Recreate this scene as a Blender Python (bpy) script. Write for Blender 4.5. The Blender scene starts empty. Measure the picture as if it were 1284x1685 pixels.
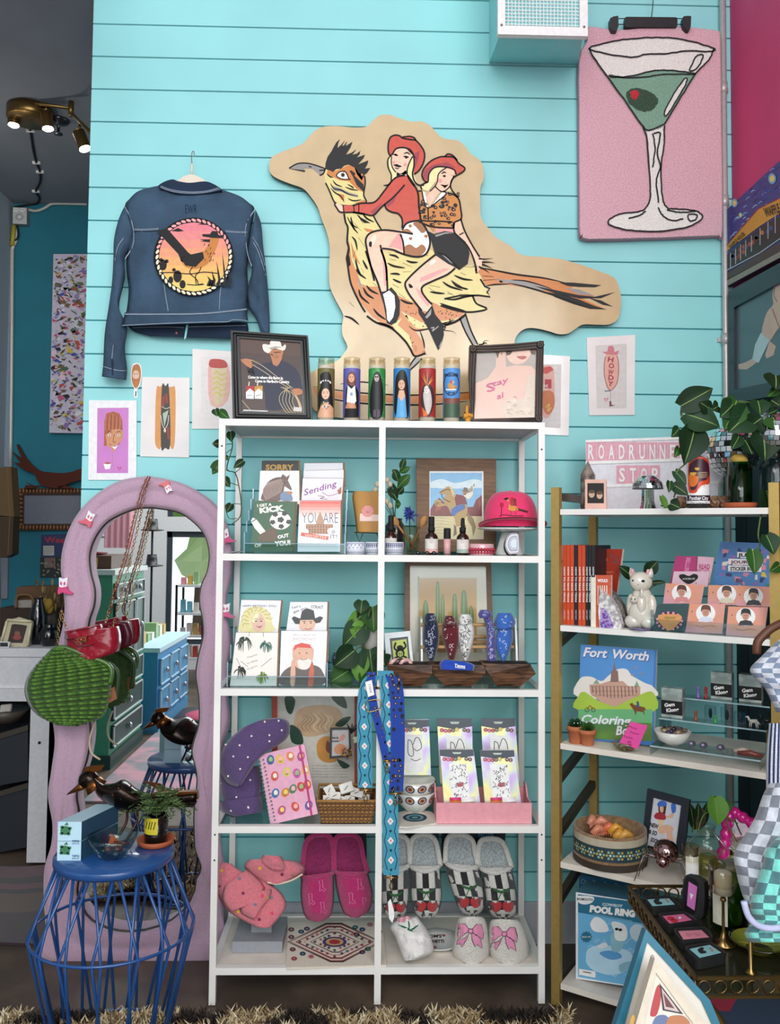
import bpy,math,random
from mathutils import Vector as V,Matrix,noise
rnd=random.Random(7)
def RU(a,b): return rnd.random()*(b-a)+a
def RC(l): return l[int(rnd.random()*len(l))]
sin,cos,pi=math.sin,math.cos,math.pi
scene=bpy.context.scene
COL=scene.collection

# ---------------------------------------------------------------- camera
CAM=V((-0.0399,0.0,1.4046));YAW,PITCH,ROLL=0.02466,0.0471,0.00856
F,CX,CY=1398.2,642.0,810.8
ROT=Matrix.Rotation(-YAW,3,'Z') @ Matrix.Rotation(pi/2+PITCH,3,'X') @ Matrix.Rotation(ROLL,3,'Z')
cd=bpy.data.cameras.new('camera');cam=bpy.data.objects.new('camera',cd);COL.objects.link(cam)
cam.location=CAM;cam.rotation_euler=ROT.to_euler()
cd.sensor_fit='VERTICAL';cd.sensor_height=36.0;cd.lens=F/1685*36.0
cd.shift_y=-(842.5-CY)/1685;cd.clip_start=0.02;cd.clip_end=200
scene.camera=cam
# ---------------------------------------------------------------- world,lights,exposure
scene.view_settings.view_transform='Standard';scene.view_settings.look='None'
scene.view_settings.exposure=0.0;scene.view_settings.gamma=1.0
try: scene.view_settings.use_curve_mapping=0
except Exception: pass
W=bpy.data.worlds.new('daylight');scene.world=W;W.use_nodes=True
bg=W.node_tree.nodes['Background'];bg.inputs[0].default_value=(0.86,0.94,1.0,1);bg.inputs[1].default_value=0.42
_n=W.node_tree.nodes;_l=W.node_tree.links;_tc=_n.new('ShaderNodeTexCoord');_sp=_n.new('ShaderNodeSeparateXYZ');_l.new(_tc.outputs['Generated'],_sp.inputs[0])
_mr=_n.new('ShaderNodeMapRange');_mr.inputs[1].default_value=-0.6;_mr.inputs[2].default_value=-0.95;_mr.inputs[3].default_value=0.52;_mr.inputs[4].default_value=2.3;_l.new(_sp.outputs[1],_mr.inputs[0]);_l.new(_mr.outputs[0],bg.inputs[1])
def area(name,loc,target,sx,sy,power,color):
 l=bpy.data.lights.new(name,'AREA');l.shape='RECTANGLE';l.size=sx;l.size_y=sy;l.energy=power;l.color=color
 o=bpy.data.objects.new(name,l);COL.objects.link(o);o.location=loc
 o.rotation_euler=(V(target)-V(loc)).to_track_quat('-Z','Y').to_euler();return o
area('storefront_daylight',(0.45,-1.9,2.6),(0.25,2.9,2.15),3.4,1.9,118,(0.95,0.98,1.0))
area('mirrored_shop_fill',(-1.1,-1.2,3.3),(-1.3,-1.3,0),1.6,1.6,60,(1,.98,.95))  # added overhead fill that brightens the shop reflected in the mirror, no real fitting
area('shop_daylight_low',(0.6,-1.9,1.1),(0.3,2.9,0.8),1.8,1.4,9,(0.95,0.98,1.0))
for lx,ly in ((-0.35,-0.5),(0.75,-0.3)):
 l=bpy.data.lights.new('ceiling_bulb','POINT');l.energy=9;l.color=(1.0,0.80,0.52);l.shadow_soft_size=0.04
 o=bpy.data.objects.new('ceiling_bulb',l);COL.objects.link(o);o.location=(lx,ly,2.75)
for lx,ly in ((-2.0,3.85),(-1.75,3.85)):
 l=bpy.data.lights.new('track_bulb','POINT');l.energy=2.2;l.color=(1.0,0.93,0.82);l.shadow_soft_size=0.03
 o=bpy.data.objects.new('track_bulb',l);COL.objects.link(o);o.location=(lx,ly,2.72)

# ---------------------------------------------------------------- helpers: pixels to points
def ray(px,py):
 return ROT @ V(((px-CX)/F,(CY-py)/F,-1.0))
def P(px,py,Y):
 d=ray(px,py);return CAM+d*(Y/d.y)
class Plane:
 """plane through a point with a normal facing the viewer side; pixel -> point on it, lifted by k metres"""
 def __init__(s,p,n): s.p=V(p);s.n=V(n).normalized()
 def at(s,px,py,lift=0.0):
  d=ray(px,py);t=(s.p+s.n*lift-CAM).dot(s.n)/d.dot(s.n);return CAM+d*t
def YP(Y): return Plane((0,Y,0),(0,-1,0))
def LEAN(px,py,Y,deg,yaw=0):
 """plane whose bottom passes through pixel (px,py) at depth Y and whose top tips back by deg"""
 a=math.radians(deg);b=math.radians(yaw)
 return Plane(P(px,py,Y),(sin(b)*cos(a),-cos(b)*cos(a),sin(a)))
def FLAT(z): return Plane((0,0,z),(0,0,1))
# ---------------------------------------------------------------- materials
def lin(h):
 h=h.lstrip('#');r=[]
 for i in (0,2,4):
  c=int(h[i:i+2],16)/255;r.append(c/12.92 if c<=0.04045 else ((c+0.055)/1.055)**2.4)
 return (*r,1)
_M = {}
def M(hexa,rough=0.4,metal=0.0,kind='',scale=60,amt=0.25,hex2=None):
 """kind: '' plain with faint mottling | fab | glossy | glass | wood | fuzz | emit | denim | speck | holo"""
 key=(hexa,rough,metal,kind,scale,amt,hex2)
 if key in _M:return _M[key]
 m=bpy.data.materials.new('mat_' + (kind or 'paint'));m.use_nodes=1;_M[key]=m
 nt=m.node_tree;N=nt.nodes;L=nt.links;b=N['Principled BSDF']
 c=lin(hexa);b.inputs['Base Color'].default_value=c;b.inputs['Roughness'].default_value=rough;b.inputs['Metallic'].default_value=metal
 m.diffuse_color=c
 tc=N.new('ShaderNodeTexCoord')
 def noise_(s,det=3):
  n=N.new('ShaderNodeTexNoise');n.inputs['Scale'].default_value=s;n.inputs['Detail'].default_value=det;L.new(tc.outputs['Object'],n.inputs['Vector']);return n
 def ramp(src,c1,c2,p1=0.35,p2=0.65):
  r=N.new('ShaderNodeValToRGB');r.color_ramp.elements[0].color=c1;r.color_ramp.elements[1].color=c2
  r.color_ramp.elements[0].position=p1;r.color_ramp.elements[1].position=p2;L.new(src,r.inputs[0]);L.new(r.outputs[0],b.inputs['Base Color']);return r
 def bump(src,st,dist=0.002):
  u=N.new('ShaderNodeBump');u.inputs['Strength'].default_value=st;u.inputs['Distance'].default_value=dist;L.new(src,u.inputs['Height']);L.new(u.outputs[0],b.inputs['Normal'])
 def shade(k): return tuple(min(1,x*k) for x in c[:3])+(1,)
 c2=lin(hex2) if hex2 else None
 if kind == 'emit':
  b.inputs['Emission Color'].default_value=c;b.inputs['Emission Strength'].default_value=amt
 elif kind == 'glass':
  g=N.new('ShaderNodeBsdfTransparent');g.inputs[0].default_value=c
  gl=N.new('ShaderNodeBsdfGlossy');gl.inputs['Roughness'].default_value=rough
  fr=N.new('ShaderNodeLayerWeight');fr.inputs[0].default_value=0.5;mx=N.new('ShaderNodeMixShader')
  pw=N.new('ShaderNodeMath');pw.operation='POWER';pw.inputs[1].default_value=3.5;L.new(fr.outputs['Facing'],pw.inputs[0])
  ad=N.new('ShaderNodeMath');ad.operation='MULTIPLY_ADD';ad.inputs[1].default_value=0.7;ad.inputs[2].default_value=0.04
  L.new(pw.outputs[0],ad.inputs[0]);L.new(ad.outputs[0],mx.inputs[0])
  L.new(g.outputs[0],mx.inputs[1]);L.new(gl.outputs[0],mx.inputs[2]);L.new(mx.outputs[0],N['Material Output'].inputs[0])
 elif kind in ('fab','fuzz'):
  n=noise_(scale*(9 if kind == 'fab' else 5),4);ramp(n.outputs[0],shade(1-amt),c2 or shade(1+amt));bump(n.outputs[0],0.5 if kind == 'fab' else 1.0,0.002 if kind == 'fab' else 0.006)
  b.inputs['Roughness'].default_value=0.9
  try: b.inputs['Sheen Weight'].default_value=0.3
  except Exception: pass
 elif kind == 'denim':
  n=noise_(7,4);r=ramp(n.outputs[0],shade(0.68),c2 or shade(1.35),.3,.7);n2=noise_(700,2)
  mi=N.new('ShaderNodeMixRGB');mi.blend_type='MULTIPLY';mi.inputs[0].default_value=.5;L.new(r.outputs[0],mi.inputs[1]);L.new(n2.outputs[0],mi.inputs[2]);L.new(mi.outputs[0],b.inputs['Base Color'])
  n3=noise_(34,3);bump(n3.outputs[0],0.9,0.007);b.inputs['Roughness'].default_value=0.95
 elif kind == 'wood':
  mp=N.new('ShaderNodeMapping');mp.inputs['Scale'].default_value=(scale*.12,scale*.12,scale);L.new(tc.outputs['Object'],mp.inputs[0])
  n=N.new('ShaderNodeTexNoise');n.inputs['Scale'].default_value=4;n.inputs['Detail'].default_value=5;n.inputs['Distortion'].default_value=.6;L.new(mp.outputs[0],n.inputs['Vector'])
  ramp(n.outputs[0],shade(1-amt*1.4),c2 or shade(1+amt),.35,.68);bump(n.outputs[0],.25)
 elif kind == 'speck':
  n=noise_(scale,6);ramp(n.outputs[0],c,c2 or shade(.5),.42,.58)
 elif kind == 'holo':
  n=noise_(scale,1);r=ramp(n.outputs[0],lin('#f2c79a'),lin('#6fb7d8'),.2,.8)
  for p_,h_ in ((.38,'#e8e49a'),(.5,'#c9cdd2'),(.6,'#c7a5dd'),(.7,'#9a9ba0')):
   e=r.color_ramp.elements.new(p_);e.color=lin(h_)
 else:
  n=noise_(scale,2);ramp(n.outputs[0],shade(0.95),shade(1.04))
 if kind == 'glossy':
  try: b.inputs['Coat Weight'].default_value=0.6;b.inputs['Coat Roughness'].default_value=0.08
  except Exception: pass
 return m
# ---------------------------------------------------------------- mesh builder
def resample(l,n):
 k=len(l)-1;o=[]
 for i in range(n):t=k*i/(n-1);a=min(k-1,int(t));f=t-a;o.append(tuple(l[a][q]+(l[a+1][q]-l[a][q])*f for q in range(len(l[0]))))
 return o
def SPL(pts,closed=0,n=5):
 out=[];k=len(pts);rng=k if closed else k-1
 for i in range(rng):
  if closed:a,b_,c,d=pts[(i-1)%k],pts[i],pts[(i+1)%k],pts[(i+2)%k]
  else: a,b_,c,d=pts[max(i-1,0)],pts[i],pts[i+1],pts[min(i+2,k-1)]
  for j in range(n):
   t=j/n;t2=t*t;t3=t2*t
   out.append(tuple(0.5*((2*b_[q])+(-a[q]+c[q])*t+(2*a[q]-5*b_[q]+4*c[q]-d[q])*t2+(-a[q]+3*b_[q]-3*c[q]+d[q])*t3) for q in range(len(b_))))
 if not closed:out.append(tuple(pts[-1]))
 return out
def area2(p): return sum(p[i][0]*p[(i+1)%len(p)][1]-p[(i+1)%len(p)][0]*p[i][1] for i in range(len(p)))
ORG = {}
def clip(p,ax,v,keep_hi):
 out=[];n=len(p)
 for i in range(n):
  a,b=p[i],p[(i+1)%n];ia=(a[ax]>=v)==keep_hi or a[ax]==v;ib=(b[ax]>=v)==keep_hi or b[ax]==v
  if ia:out.append(a)
  if ia != ib:t=(v-a[ax])/(b[ax]-a[ax]);out.append((a[0]+(b[0]-a[0])*t,a[1]+(b[1]-a[1])*t))
 return out
def strips(p,ax,st):
 lo=min(q[ax] for q in p);hi=max(q[ax] for q in p);n=max(1,math.ceil((hi-lo)/st));res=[];rest=p
 for i in range(1,n):
  v=lo+(hi-lo)*i/n;a=clip(rest,ax,v,0);rest=clip(rest,ax,v,1)
  if len(a)>2:res.append(a)
  if len(rest)<3:break
 if len(rest)>2:res.append(rest)
 return res
class Cyl:
 """upright cylinder: pixel -> point on the side facing the viewer"""
 step=(3.0,None)
 def __init__(s,c,r): s.c=V(c);s.r=r
 def at(s,px,py,lift=0.0):
  r=s.r+lift;d=ray(px,py);ox,oy=CAM.x-s.c.x,CAM.y-s.c.y;a=d.x*d.x+d.y*d.y;b=2*(ox*d.x+oy*d.y);c=ox*ox+oy*oy-r*r;q=b*b-4*a*c
  t=(-b-math.sqrt(q))/(2*a) if q>0 else -b/(2*a)
  return CAM+d*t
class MB:
 def __init__(s): s.v=[];s.f=[];s.m=[];s.sm=[];s.mats=[]
 def mi(s,m):
  if m not in s.mats:s.mats.append(m)
  return s.mats.index(m)
 def add(s,vs,fs,mat,smooth=0):
  k=len(s.v);i=s.mi(mat);s.v+=[V(x) for x in vs]
  for f in fs:s.f.append([a+k for a in f]);s.m.append(i);s.sm.append(smooth)
  return s
 def box(s,lo,hi,mat,rot=0,piv=None):
  x0,y0,z0=lo;x1,y1,z1=hi
  vs=[V((x,y,z)) for z in (z0,z1) for y in (y0,y1) for x in (x0,x1)]
  if rot:
   pv=V(piv) if piv else V(((x0+x1)/2,(y0+y1)/2,0));R_=Matrix.Rotation(rot,3,'Z');vs=[pv+R_ @ (v-pv) for v in vs]
  return s.add(vs,[(0,2,3,1),(4,5,7,6),(0,1,5,4),(2,6,7,3),(0,4,6,2),(1,3,7,5)],mat)
 def hexa(s,q0,q1,mat):
  """solid between two matching quads"""
  return s.add(list(q0)+list(q1),[(0,1,2,3),(7,6,5,4),(0,4,5,1),(1,5,6,2),(2,6,7,3),(3,7,4,0)],mat)
 def bar(s,a,b,w,h,mat,up=(0,0,1)):
  a=V(a);b=V(b);d=(b-a).normalized();u=V(up);
  if abs(d.dot(u))>.99:u=V((0,1,0))
  r=d.cross(u).normalized();u=r.cross(d);o=[(-w/2,-h/2),(w/2,-h/2),(w/2,h/2),(-w/2,h/2)]
  return s.hexa([a+r*x+u*y for x,y in o],[b+r*x+u*y for x,y in o],mat)
 def tube(s,pts,r,mat,seg=8,closed=0,caps=1):
  pts=[V(p) for p in pts];n=len(pts);rr=r if isinstance(r,(list,tuple)) else [r]*n
  vs=[];fs=[];pu=None
  for i,p in enumerate(pts):
   if closed:t=pts[(i+1)%n]-pts[i-1]
   else: t=pts[min(i+1,n-1)]-pts[max(i-1,0)]
   if t.length<1e-9:t=V((0,0,1))
   t.normalize()
   if pu is None:pu=V((0,0,1)) if abs(t.z)<.9 else V((1,0,0))
   u=pu-t*pu.dot(t)
   if u.length<1e-6:u=V((1,.3,.2))-t*V((1,.3,.2)).dot(t)
   u.normalize();w=t.cross(u);pu=u
   for j in range(seg):
    a=2*pi*j/seg;vs.append(p+(u*cos(a)+w*sin(a))*rr[i])
  for i in range(n if closed else n-1):
   for j in range(seg):
    a=i*seg+j;b=i*seg+(j+1)%seg;c=((i+1)%n)*seg;fs.append((a,b,c+(j+1)%seg,c+j))
  if caps and not closed:fs.append(tuple(range(seg-1,-1,-1)));fs.append(tuple((n-1)*seg+j for j in range(seg)))
  return s.add(vs,fs,mat,1)
 def lathe(s,prof,c,mat,seg=24,axis=(0,0,1),cap=1,sx=1,sy=1):
  """prof: (radius, height) bottom to top"""
  c=V(c);ax=V(axis).normalized();q=V((0,0,1)).rotation_difference(ax).to_matrix();vs=[];fs=[]
  for r,h in prof:
   for j in range(seg):a=2*pi*j/seg;vs.append(c+q @ V((r*cos(a)*sx,r*sin(a)*sy,h)))
  for i in range(len(prof)-1):
   for j in range(seg):a=i*seg+j;b=i*seg+(j+1)%seg;fs.append((a,b,b+seg,a+seg))
  if cap:
   if prof[0][0]>1e-5:fs.append(tuple(range(seg-1,-1,-1)))
   if prof[-1][0]>1e-5:fs.append(tuple((len(prof)-1)*seg+j for j in range(seg)))
  return s.add(vs,fs,mat,1)
 def ball(s,c,r,mat,seg=14,rings=9,rot=None,jit=0,top=1.0):
  c=V(c);r=V(r) if not isinstance(r,(int,float)) else V((r,r,r));vs=[];fs=[]
  for i in range(rings+1):
   th=pi*i/rings
   for j in range(seg):
    a=2*pi*j/seg;d=V((sin(th)*cos(a)*r.x,sin(th)*sin(a)*r.y,cos(th)*r.z))
    if jit:d *= 1+jit*noise.noise(d*60+c*9)
    if rot is not None:d=rot @ d
    vs.append(c+d)
  for i in range(rings):
   for j in range(seg):a=i*seg+j;b=i*seg+(j+1)%seg;fs.append((a,a+seg,b+seg,b))
  return s.add(vs,fs,mat,not (jit and jit>.3))
 def grid(s,fn,nu,nv,mat,closeu=0,smooth=1,flip=0):
  vs=[fn(i/(nu-(0 if closeu else 1)),j/(nv-1)) for j in range(nv) for i in range(nu)];fs=[]
  for j in range(nv-1):
   for i in range(nu if closeu else nu-1):
    a=j*nu+i;b=j*nu+(i+1)%nu;f=(a,b,b+nu,a+nu);fs.append(f[::-1] if flip else f)
  return s.add(vs,fs,mat,smooth)
 def prism(s,front,back,mat,side=None,smooth=0):
  n=len(front);k=[tuple(range(n)),tuple(range(2*n-1,n-1,-1))]
  s.add(list(front)+list(back),k,mat);s.add(list(front)+list(back),[(i,i+n,(i+1)%n+n,(i+1)%n) for i in range(n)],side or mat,smooth);return s
 def slab(s,pl,px,th,mat,side=None,lift=0.0,back=1):
  """solid of thickness th whose FRONT outline is px on plane pl"""
  if area2(px)>0:px=px[::-1]
  fr=[pl.at(x,y,lift) for x,y in px];return s.prism(fr,[p-pl.n*th for p in fr],mat,side)
 def poly(s,pl,px,mat,k=1,sm=0):
  if sm:px=SPL(px,1,4)
  if area2(px)>0:px=px[::-1]
  st=getattr(pl,'step',None)
  if st:
   for q in strips(px,0,st[0]):
    for q2 in (strips(q,1,st[1]) if st[1] else [q]):
     s.add([pl.at(x,y,.0003*k) for x,y in q2],[tuple(range(len(q2)))],mat,1)
   return s
  return s.add([pl.at(x,y,.0003*k) for x,y in px],[tuple(range(len(px)))],mat)
 def rect(s,pl,x0,y0,x1,y1,mat,k=1): return s.P(pl,[(x0,y0),(x1,y0),(x1,y1),(x0,y1)],mat,k)
 def oval(s,pl,cx,cy,rx,ry,mat,k=1,a=0,n=20):
  return s.P(pl,[(cx+rx*cos(t)*cos(a)-ry*sin(t)*sin(a),cy+rx*cos(t)*sin(a)+ry*sin(t)*cos(a)) for t in [2*pi*i/n for i in range(n)]],mat,k)
 def line(s,pl,px,w,mat,k=2,sm=1,taper=0,closed=0):
  if sm and len(px)>2:px=SPL(px,closed,4)
  elif closed: px=px+[px[0]]
  if closed and sm:px=px+[px[0]]
  n=len(px);L_=[];R_=[]
  for i in range(n):
   a=px[max(i-1,0)];b=px[min(i+1,n-1)]
   if closed and i in (0,n-1):a,b=px[-2],px[1]
   dx,dy=b[0]-a[0],b[1]-a[1];l=math.hypot(dx,dy) or 1;t=i/(n-1)
   ww=w/2*(1 if not taper else (max(0.12,sin(pi*t)**.6) if taper==1 else max(.1,1-t) if taper == 'out' else max(.1,t)))
   L_.append((px[i][0]-dy/l*ww,px[i][1]+dx/l*ww));R_.append((px[i][0]+dy/l*ww,px[i][1]-dx/l*ww))
  vs=[pl.at(x,y,.0003*k) for x,y in L_+R_]
  return s.add(vs,[(i,i+1,i+1+n,i+n) for i in range(n-1)],mat)
 def text(s,pl,cx,cy,h,t,mat,k=3,ang=0,w=None,bold=0.0,shear=0.0,depth=0.0):
  """t centred on pixel (cx,cy), cap height h px; w squeezes to a width in px"""
  vs,fs=glyphs(t,bold,shear)
  if not vs:return s
  xs=[v[0] for v in vs];ys=[v[1] for v in vs];x0,x1,y0,y1=min(xs),max(xs),min(ys),max(ys)
  ky=h/.72;kx=(w/(x1-x0)) if w else ky;ca,sa=cos(ang),sin(ang);out=[]
  for v in vs:
   x=(v[0]-(x0+x1)/2)*kx;y=-(v[1]-.36)*ky;out.append((cx+x*ca-y*sa,cy+x*sa+y*ca))
  pts=[pl.at(a,b,.0003*k+depth) for a,b in out]
  s.add(pts,fs,mat)
  return s
 def build(s,name,parent=None,origin=None,label=None,cat=None,group=None,kind=None):
  me=bpy.data.meshes.new(name);wo=None
  if origin is not None:wo=V(origin)
  elif parent is None and s.v:
   wo=V((sum(v.x for v in s.v)/len(s.v),sum(v.y for v in s.v)/len(s.v),min(v.z for v in s.v)))
  if wo is None:wo=ORG[parent.name] if parent is not None else V((0,0,0))
  me.from_pydata([v-wo for v in s.v],[],s.f);me.polygons.foreach_set('material_index',s.m);me.polygons.foreach_set('use_smooth',s.sm)
  for m in s.mats:me.materials.append(m)
  me.validate();me.update()
  o=bpy.data.objects.new(name,me);COL.objects.link(o);ORG[o.name]=wo
  if parent is not None:o.parent=parent;o.location=wo-ORG[parent.name]
  else: o.location=wo
  return tag(o,label,cat,group,kind)
def _bl(s,n,label,cat=None,**k): return s.build(n,label=label,cat=cat,**k)
MB.P,MB.L,MB.T,MB.O,MB.S,MB.Z,MB.B,MB.bl=MB.poly,MB.line,MB.tube,MB.oval,MB.slab,MB.lathe,MB.build,_bl
def Q9(t): v=[float(x) for x in t.split()];return list(zip(v[::2],v[1::2]))
_G={}
def glyphs(t,bold,shear):
 key=(t,bold,shear)
 if key not in _G:
  cu=bpy.data.curves.new('t','FONT');cu.body=t;cu.offset=bold;cu.shear=shear;cu.resolution_u=2;cu.size=1
  o=bpy.data.objects.new('t',cu);COL.objects.link(o);dg=bpy.context.evaluated_depsgraph_get()
  me=bpy.data.meshes.new_from_object(o.evaluated_get(dg));_G[key]=([tuple(v.co) for v in me.vertices],[tuple(p.vertices) for p in me.polygons])
  bpy.data.objects.remove(o);bpy.data.curves.remove(cu);bpy.data.meshes.remove(me)
 return _G[key]
def tag(o,label=None,cat=None,group=None,kind=None):
 if label:o['label']=label
 if cat:o['category']=cat
 if group:o['group']=group
 if kind:o['kind']=kind
 return o
def thing(name,loc,label,cat,group=None):
 o=bpy.data.objects.new(name,None);COL.objects.link(o);o.location=V(loc);o.empty_display_size=.02;ORG[o.name]=V(loc)
 return tag(o,label,cat,group)
def remap(pts,x0,y0,s): return [(x0+a/s,y0+b/s) for a,b in pts]
BLK=M('0f0d0f',.7);WHT=M('f2f0ee',.5)
# ---------------------------------------------------------------- the room
YW=2.984;WL=-1.0433;WR=1.26;TEAL='#92d4d5'
teal=M(TEAL,.55,scale=3);teal_gap=M('2f8c98',.8)
w=MB();w.box((WL,YW+.008,0),(WR+.1,YW+.14,4.2),teal_gap)
z=1.5459-.1191*12;zz=[z+.1191*i for i in range(-1,36)]
for a in zz:
 lo,hi=max(a+.0022,0.02),a+.1191-.0014
 if hi<.05 or lo>4.1:continue
 w.prism([V((WL,YW,lo+.002)),V((WR,YW,lo+.002)),V((WR,YW,hi)),V((WL,YW,hi))],[V((WL,YW+.01,lo)),V((WR,YW+.01,lo)),V((WR,YW+.01,hi)),V((WL,YW+.01,hi))],teal)
w.B('wall_back',kind='structure')
b=MB();bm_=M('a9adb4',.6,scale=20);b.box((WL,YW-.012,0),(WR-.01,YW+.004,.135),bm_);b.box((WL,YW-.010,.135),(WR-.01,YW+.004,.139),bm_)
b.B('baseboard_back',kind='structure')
f=MB();f.box((-4,-3.4,-.05),(3.2,5.2,0),M('6a5a4c',.5,kind='speck',scale=3.5,hex2='#4c4138'));f.B('floor',kind='structure')
YB=5.0;tealB=M('1b7486',.7,scale=5);XS=P(22,335,YB).x;ZC=P(80,336,YB).z
w=MB();w.box((XS,YB,0),(1.4,YB+.1,ZC),tealB);w.B('wall_far',kind='structure')
w=MB();gw=M('9aa3ad',.7);w.box((XS-.1,2.2,0),(XS,YB+.1,ZC),gw);w.B('wall_left',kind='structure')
w=MB();w.box((XS-.1,1.6,ZC),(WL+.001,YB+.1,ZC+.1),M('80868f',.85,scale=4));w.box((WL,YW+.14,ZC),(1.4,YB+.1,ZC+.1),M('80868f',.85,scale=4));w.B('ceiling',kind='structure')
w=MB();mag=M('d23f74',.6,scale=4);dk=M('17222c',.6,scale=10)
ZM=1.98
w.box((WR,.2,ZM),(WR+.1,YW+.14,4.2),mag)
w.box((WR+.004,.2,0),(WR+.1,YW,ZM),dk)
for k in range(16):
 w.box((WR,.2+.2*k*.9,0),(WR+.005,.2+.2*k*.9+.172,ZM),dk)
w.B('wall_right',kind='structure')
w=MB();cm=M('b9b4b4',.35,.3)
cx_=P(1190.5,300,YW-.02).x
w.T([(cx_+.004,YW-.02,0),(cx_+.004,YW-.02,4.2)],.0115,cm,12)
for z_ in (P(1190,150,YW).z,P(1190,335,YW).z,P(1190,560,YW).z):
 w.T([(cx_+.004,YW-.02,z_-.02),(cx_+.004,YW-.02,z_+.02)],.0145,cm,12);w.box((cx_-.02,YW-.008,z_-.008),(cx_+.028,YW,z_+.008),cm)
w.bl('conduit_pipe','grey metal conduit pipe running up the corner beside the martini rug','pipe')
R0=P(805,104,YW);R1=P(951,107,YW);d_y=YW-.30;G0=P(818,62,d_y);G1=P(965,64,d_y);zt=3.75
dr=thing('air_duct',((R0.x+R1.x)/2,YW,R0.z),'teal air duct with a white grille high on the plank wall','air vent')
m=MB();m.prism([V((G0.x+.01,d_y,G0.z+.01)),V((G1.x-.01,d_y,G0.z+.01)),V((G1.x-.01,d_y,zt)),V((G0.x+.01,d_y,zt))],
 [V((R0.x,YW-.001,R0.z)),V((R1.x,YW-.001,R0.z)),V((R1.x,YW-.001,zt)),V((R0.x,YW-.001,zt))],teal);m.B('duct_box',dr)
m=MB();wh=M('e9e6e4',.5);pl=YP(d_y-.02)
gx0,gx1,gz0,gz1=G0.x,G1.x,G0.z-.0,G0.z+.42
ix0=P(830,50,d_y).x;ix1=P(952,50,d_y).x;iz0=P(890,49.5,d_y).z;iz1=gz1-.03
for lo,hi in (((gx0,gz0),(gx1,iz0)),((gx0,iz1),(gx1,gz1)),((gx0,iz0),(ix0,iz1)),((ix1,iz0),(gx1,iz1))):
 m.box((lo[0],d_y-.02,lo[1]),(hi[0],d_y,hi[1]),wh)
m.B('grille_frame',dr)
m=MB();m.box((ix0,d_y+.01,iz0),(ix1,d_y+.014,iz1),M('1c1c1f',.9))
for i in range(1,21):x=ix0+(ix1-ix0)*i/21;m.box((x-.0012,d_y-.008,iz0),(x+.0012,d_y-.005,iz1),wh)
for i in range(1,34):z_=iz0+.0118*i;m.box((ix0,d_y-.009,z_-.001),(ix1,d_y-.006,z_+.001),wh)
m.B('wire_mesh',dr)
for x in (G0.x+.012,G1.x-.012):
 MB().Z([(.004,0),(.004,.002)],(x,d_y-.02,G0.z+.03),M('8a8886',.4,.8),8,axis=(0,-1,0)).B('screw',dr)

# ---------------------------------------------------------------- back room,left edge
brass=M('7d6238',.32,.85);XL=XS
YT=3.85
t=thing('track_light',P(48,152,YT),'brass track light with three lit spot heads on the grey ceiling','ceiling light')
zc0=ZC
can=P(50,160,YT);m=MB();m.Z([(.095,zc0-.055-can.z),(.1,zc0-.05-can.z),(.1,zc0-can.z)],(can.x,YT,can.z),brass,28);m.B('canopy',t)
a=P(-40,158,YT);c1=P(117,178,YT-.12);c0=P(0,161,YT)
m=MB();m.T([a,c1],.0075,brass);m.T([c1+V((0,0,.03)),c1-V((0,0,.035))],.013,brass)
c2=P(150,219,YT-.55);m.T([c1-V((0,0,.02)),c2],.0075,brass);m.T([V((can.x,YT,zc0-.05)),V((can.x,YT,P(50,164,YT).z))],.01,brass);m.B('rail',t)
glow=M('fff6e6',.5,kind='emit',amt=14)
for (x,y,hx,hy,bx,by,yy) in ((23.5,164,23.5,176,22.5,206,YT),(76.5,170,76,184,79,212,YT-.06),(132,203,129,217,140,245,YT-.3)):
 A=P(x,y,yy);B=P(hx,hy,yy);C=P(bx,by,yy);ax=(C-B).normalized()
 m=MB();m.T([A,B],.006,brass)
 m.T([B,B+ax*.004,C-ax*.001],[.018,.0265,.0265],brass,20,caps=0);m.Z([(.0265,0),(.001,.002)],B,brass,20,axis=ax)
 h=m.B('spot_head',t)
 MB().Z(Q9('.001 0 .022 .0 .024 .006 .014 .012 .001 .014'),C-ax*.004,glow,20,axis=ax).B('bulb',h)
sp=P(98,150,3.95);m=MB();cr=M('6a6a6e',.2,.9);z0=zc0-sp.z
m.Z([(.002,z0-.075),(.02,z0-.07),(.02,z0-.066),(.006,z0-.062),(.008,z0-.02),(.045,z0-.012),(.048,z0-.001)],(sp.x,3.95,sp.z),cr,20)
m.bl('fire_sprinkler','small chrome fire sprinkler on the grey ceiling near the track light','sprinkler')
def onceil(px,py):
 d=ray(px,py);t_=(ZC-.008-CAM.z)/d.z;return CAM+d*t_
cab=[onceil(*p) for p in ((42,168),(44,190),(50,215),(55,247),(60,268),(66,283),(66,300),(59,315),(65,326))]
cab+=[P(60,335,YB-.01),P(40,338,YB-.012),P(22,342,YB-.012),P(16,352,YB-.012),P(14,372,YB-.012),P(14,392,YB-.012)]
m=MB();m.T(SPL([tuple(p) for p in cab],n=4),.006,BLK)
for p in (cab[0],cab[2],cab[4],cab[5],cab[7]):m.box((p.x-.02,p.y-.006,p.z-.006),(p.x+.02,p.y+.006,p.z+.007),WHT)
m.bl('black_cable','black cable stapled across the grey ceiling down to the switch box','cable')
pl=YP(YB-.05);t=thing('switch_box',P(33,369,YB),'grey electrical box with two sockets and a round dial, on the dark teal wall','electrical box')
gb=M('c9c9c6',.5);m=MB();m.S(pl,Q9('21 341 44 342 44 369 21 368'),.05,gb,M('8a8f92',.5,.3));m.B('box_body',t)
m=MB();m.O(pl,32,357,7,6.5,M('aaa9a6',.5),2);m.Z([(.014,0),(.014,.008)],pl.at(32,357),M('dddcda'),16,axis=(0,-1,0));m.B('dial',t)
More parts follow.
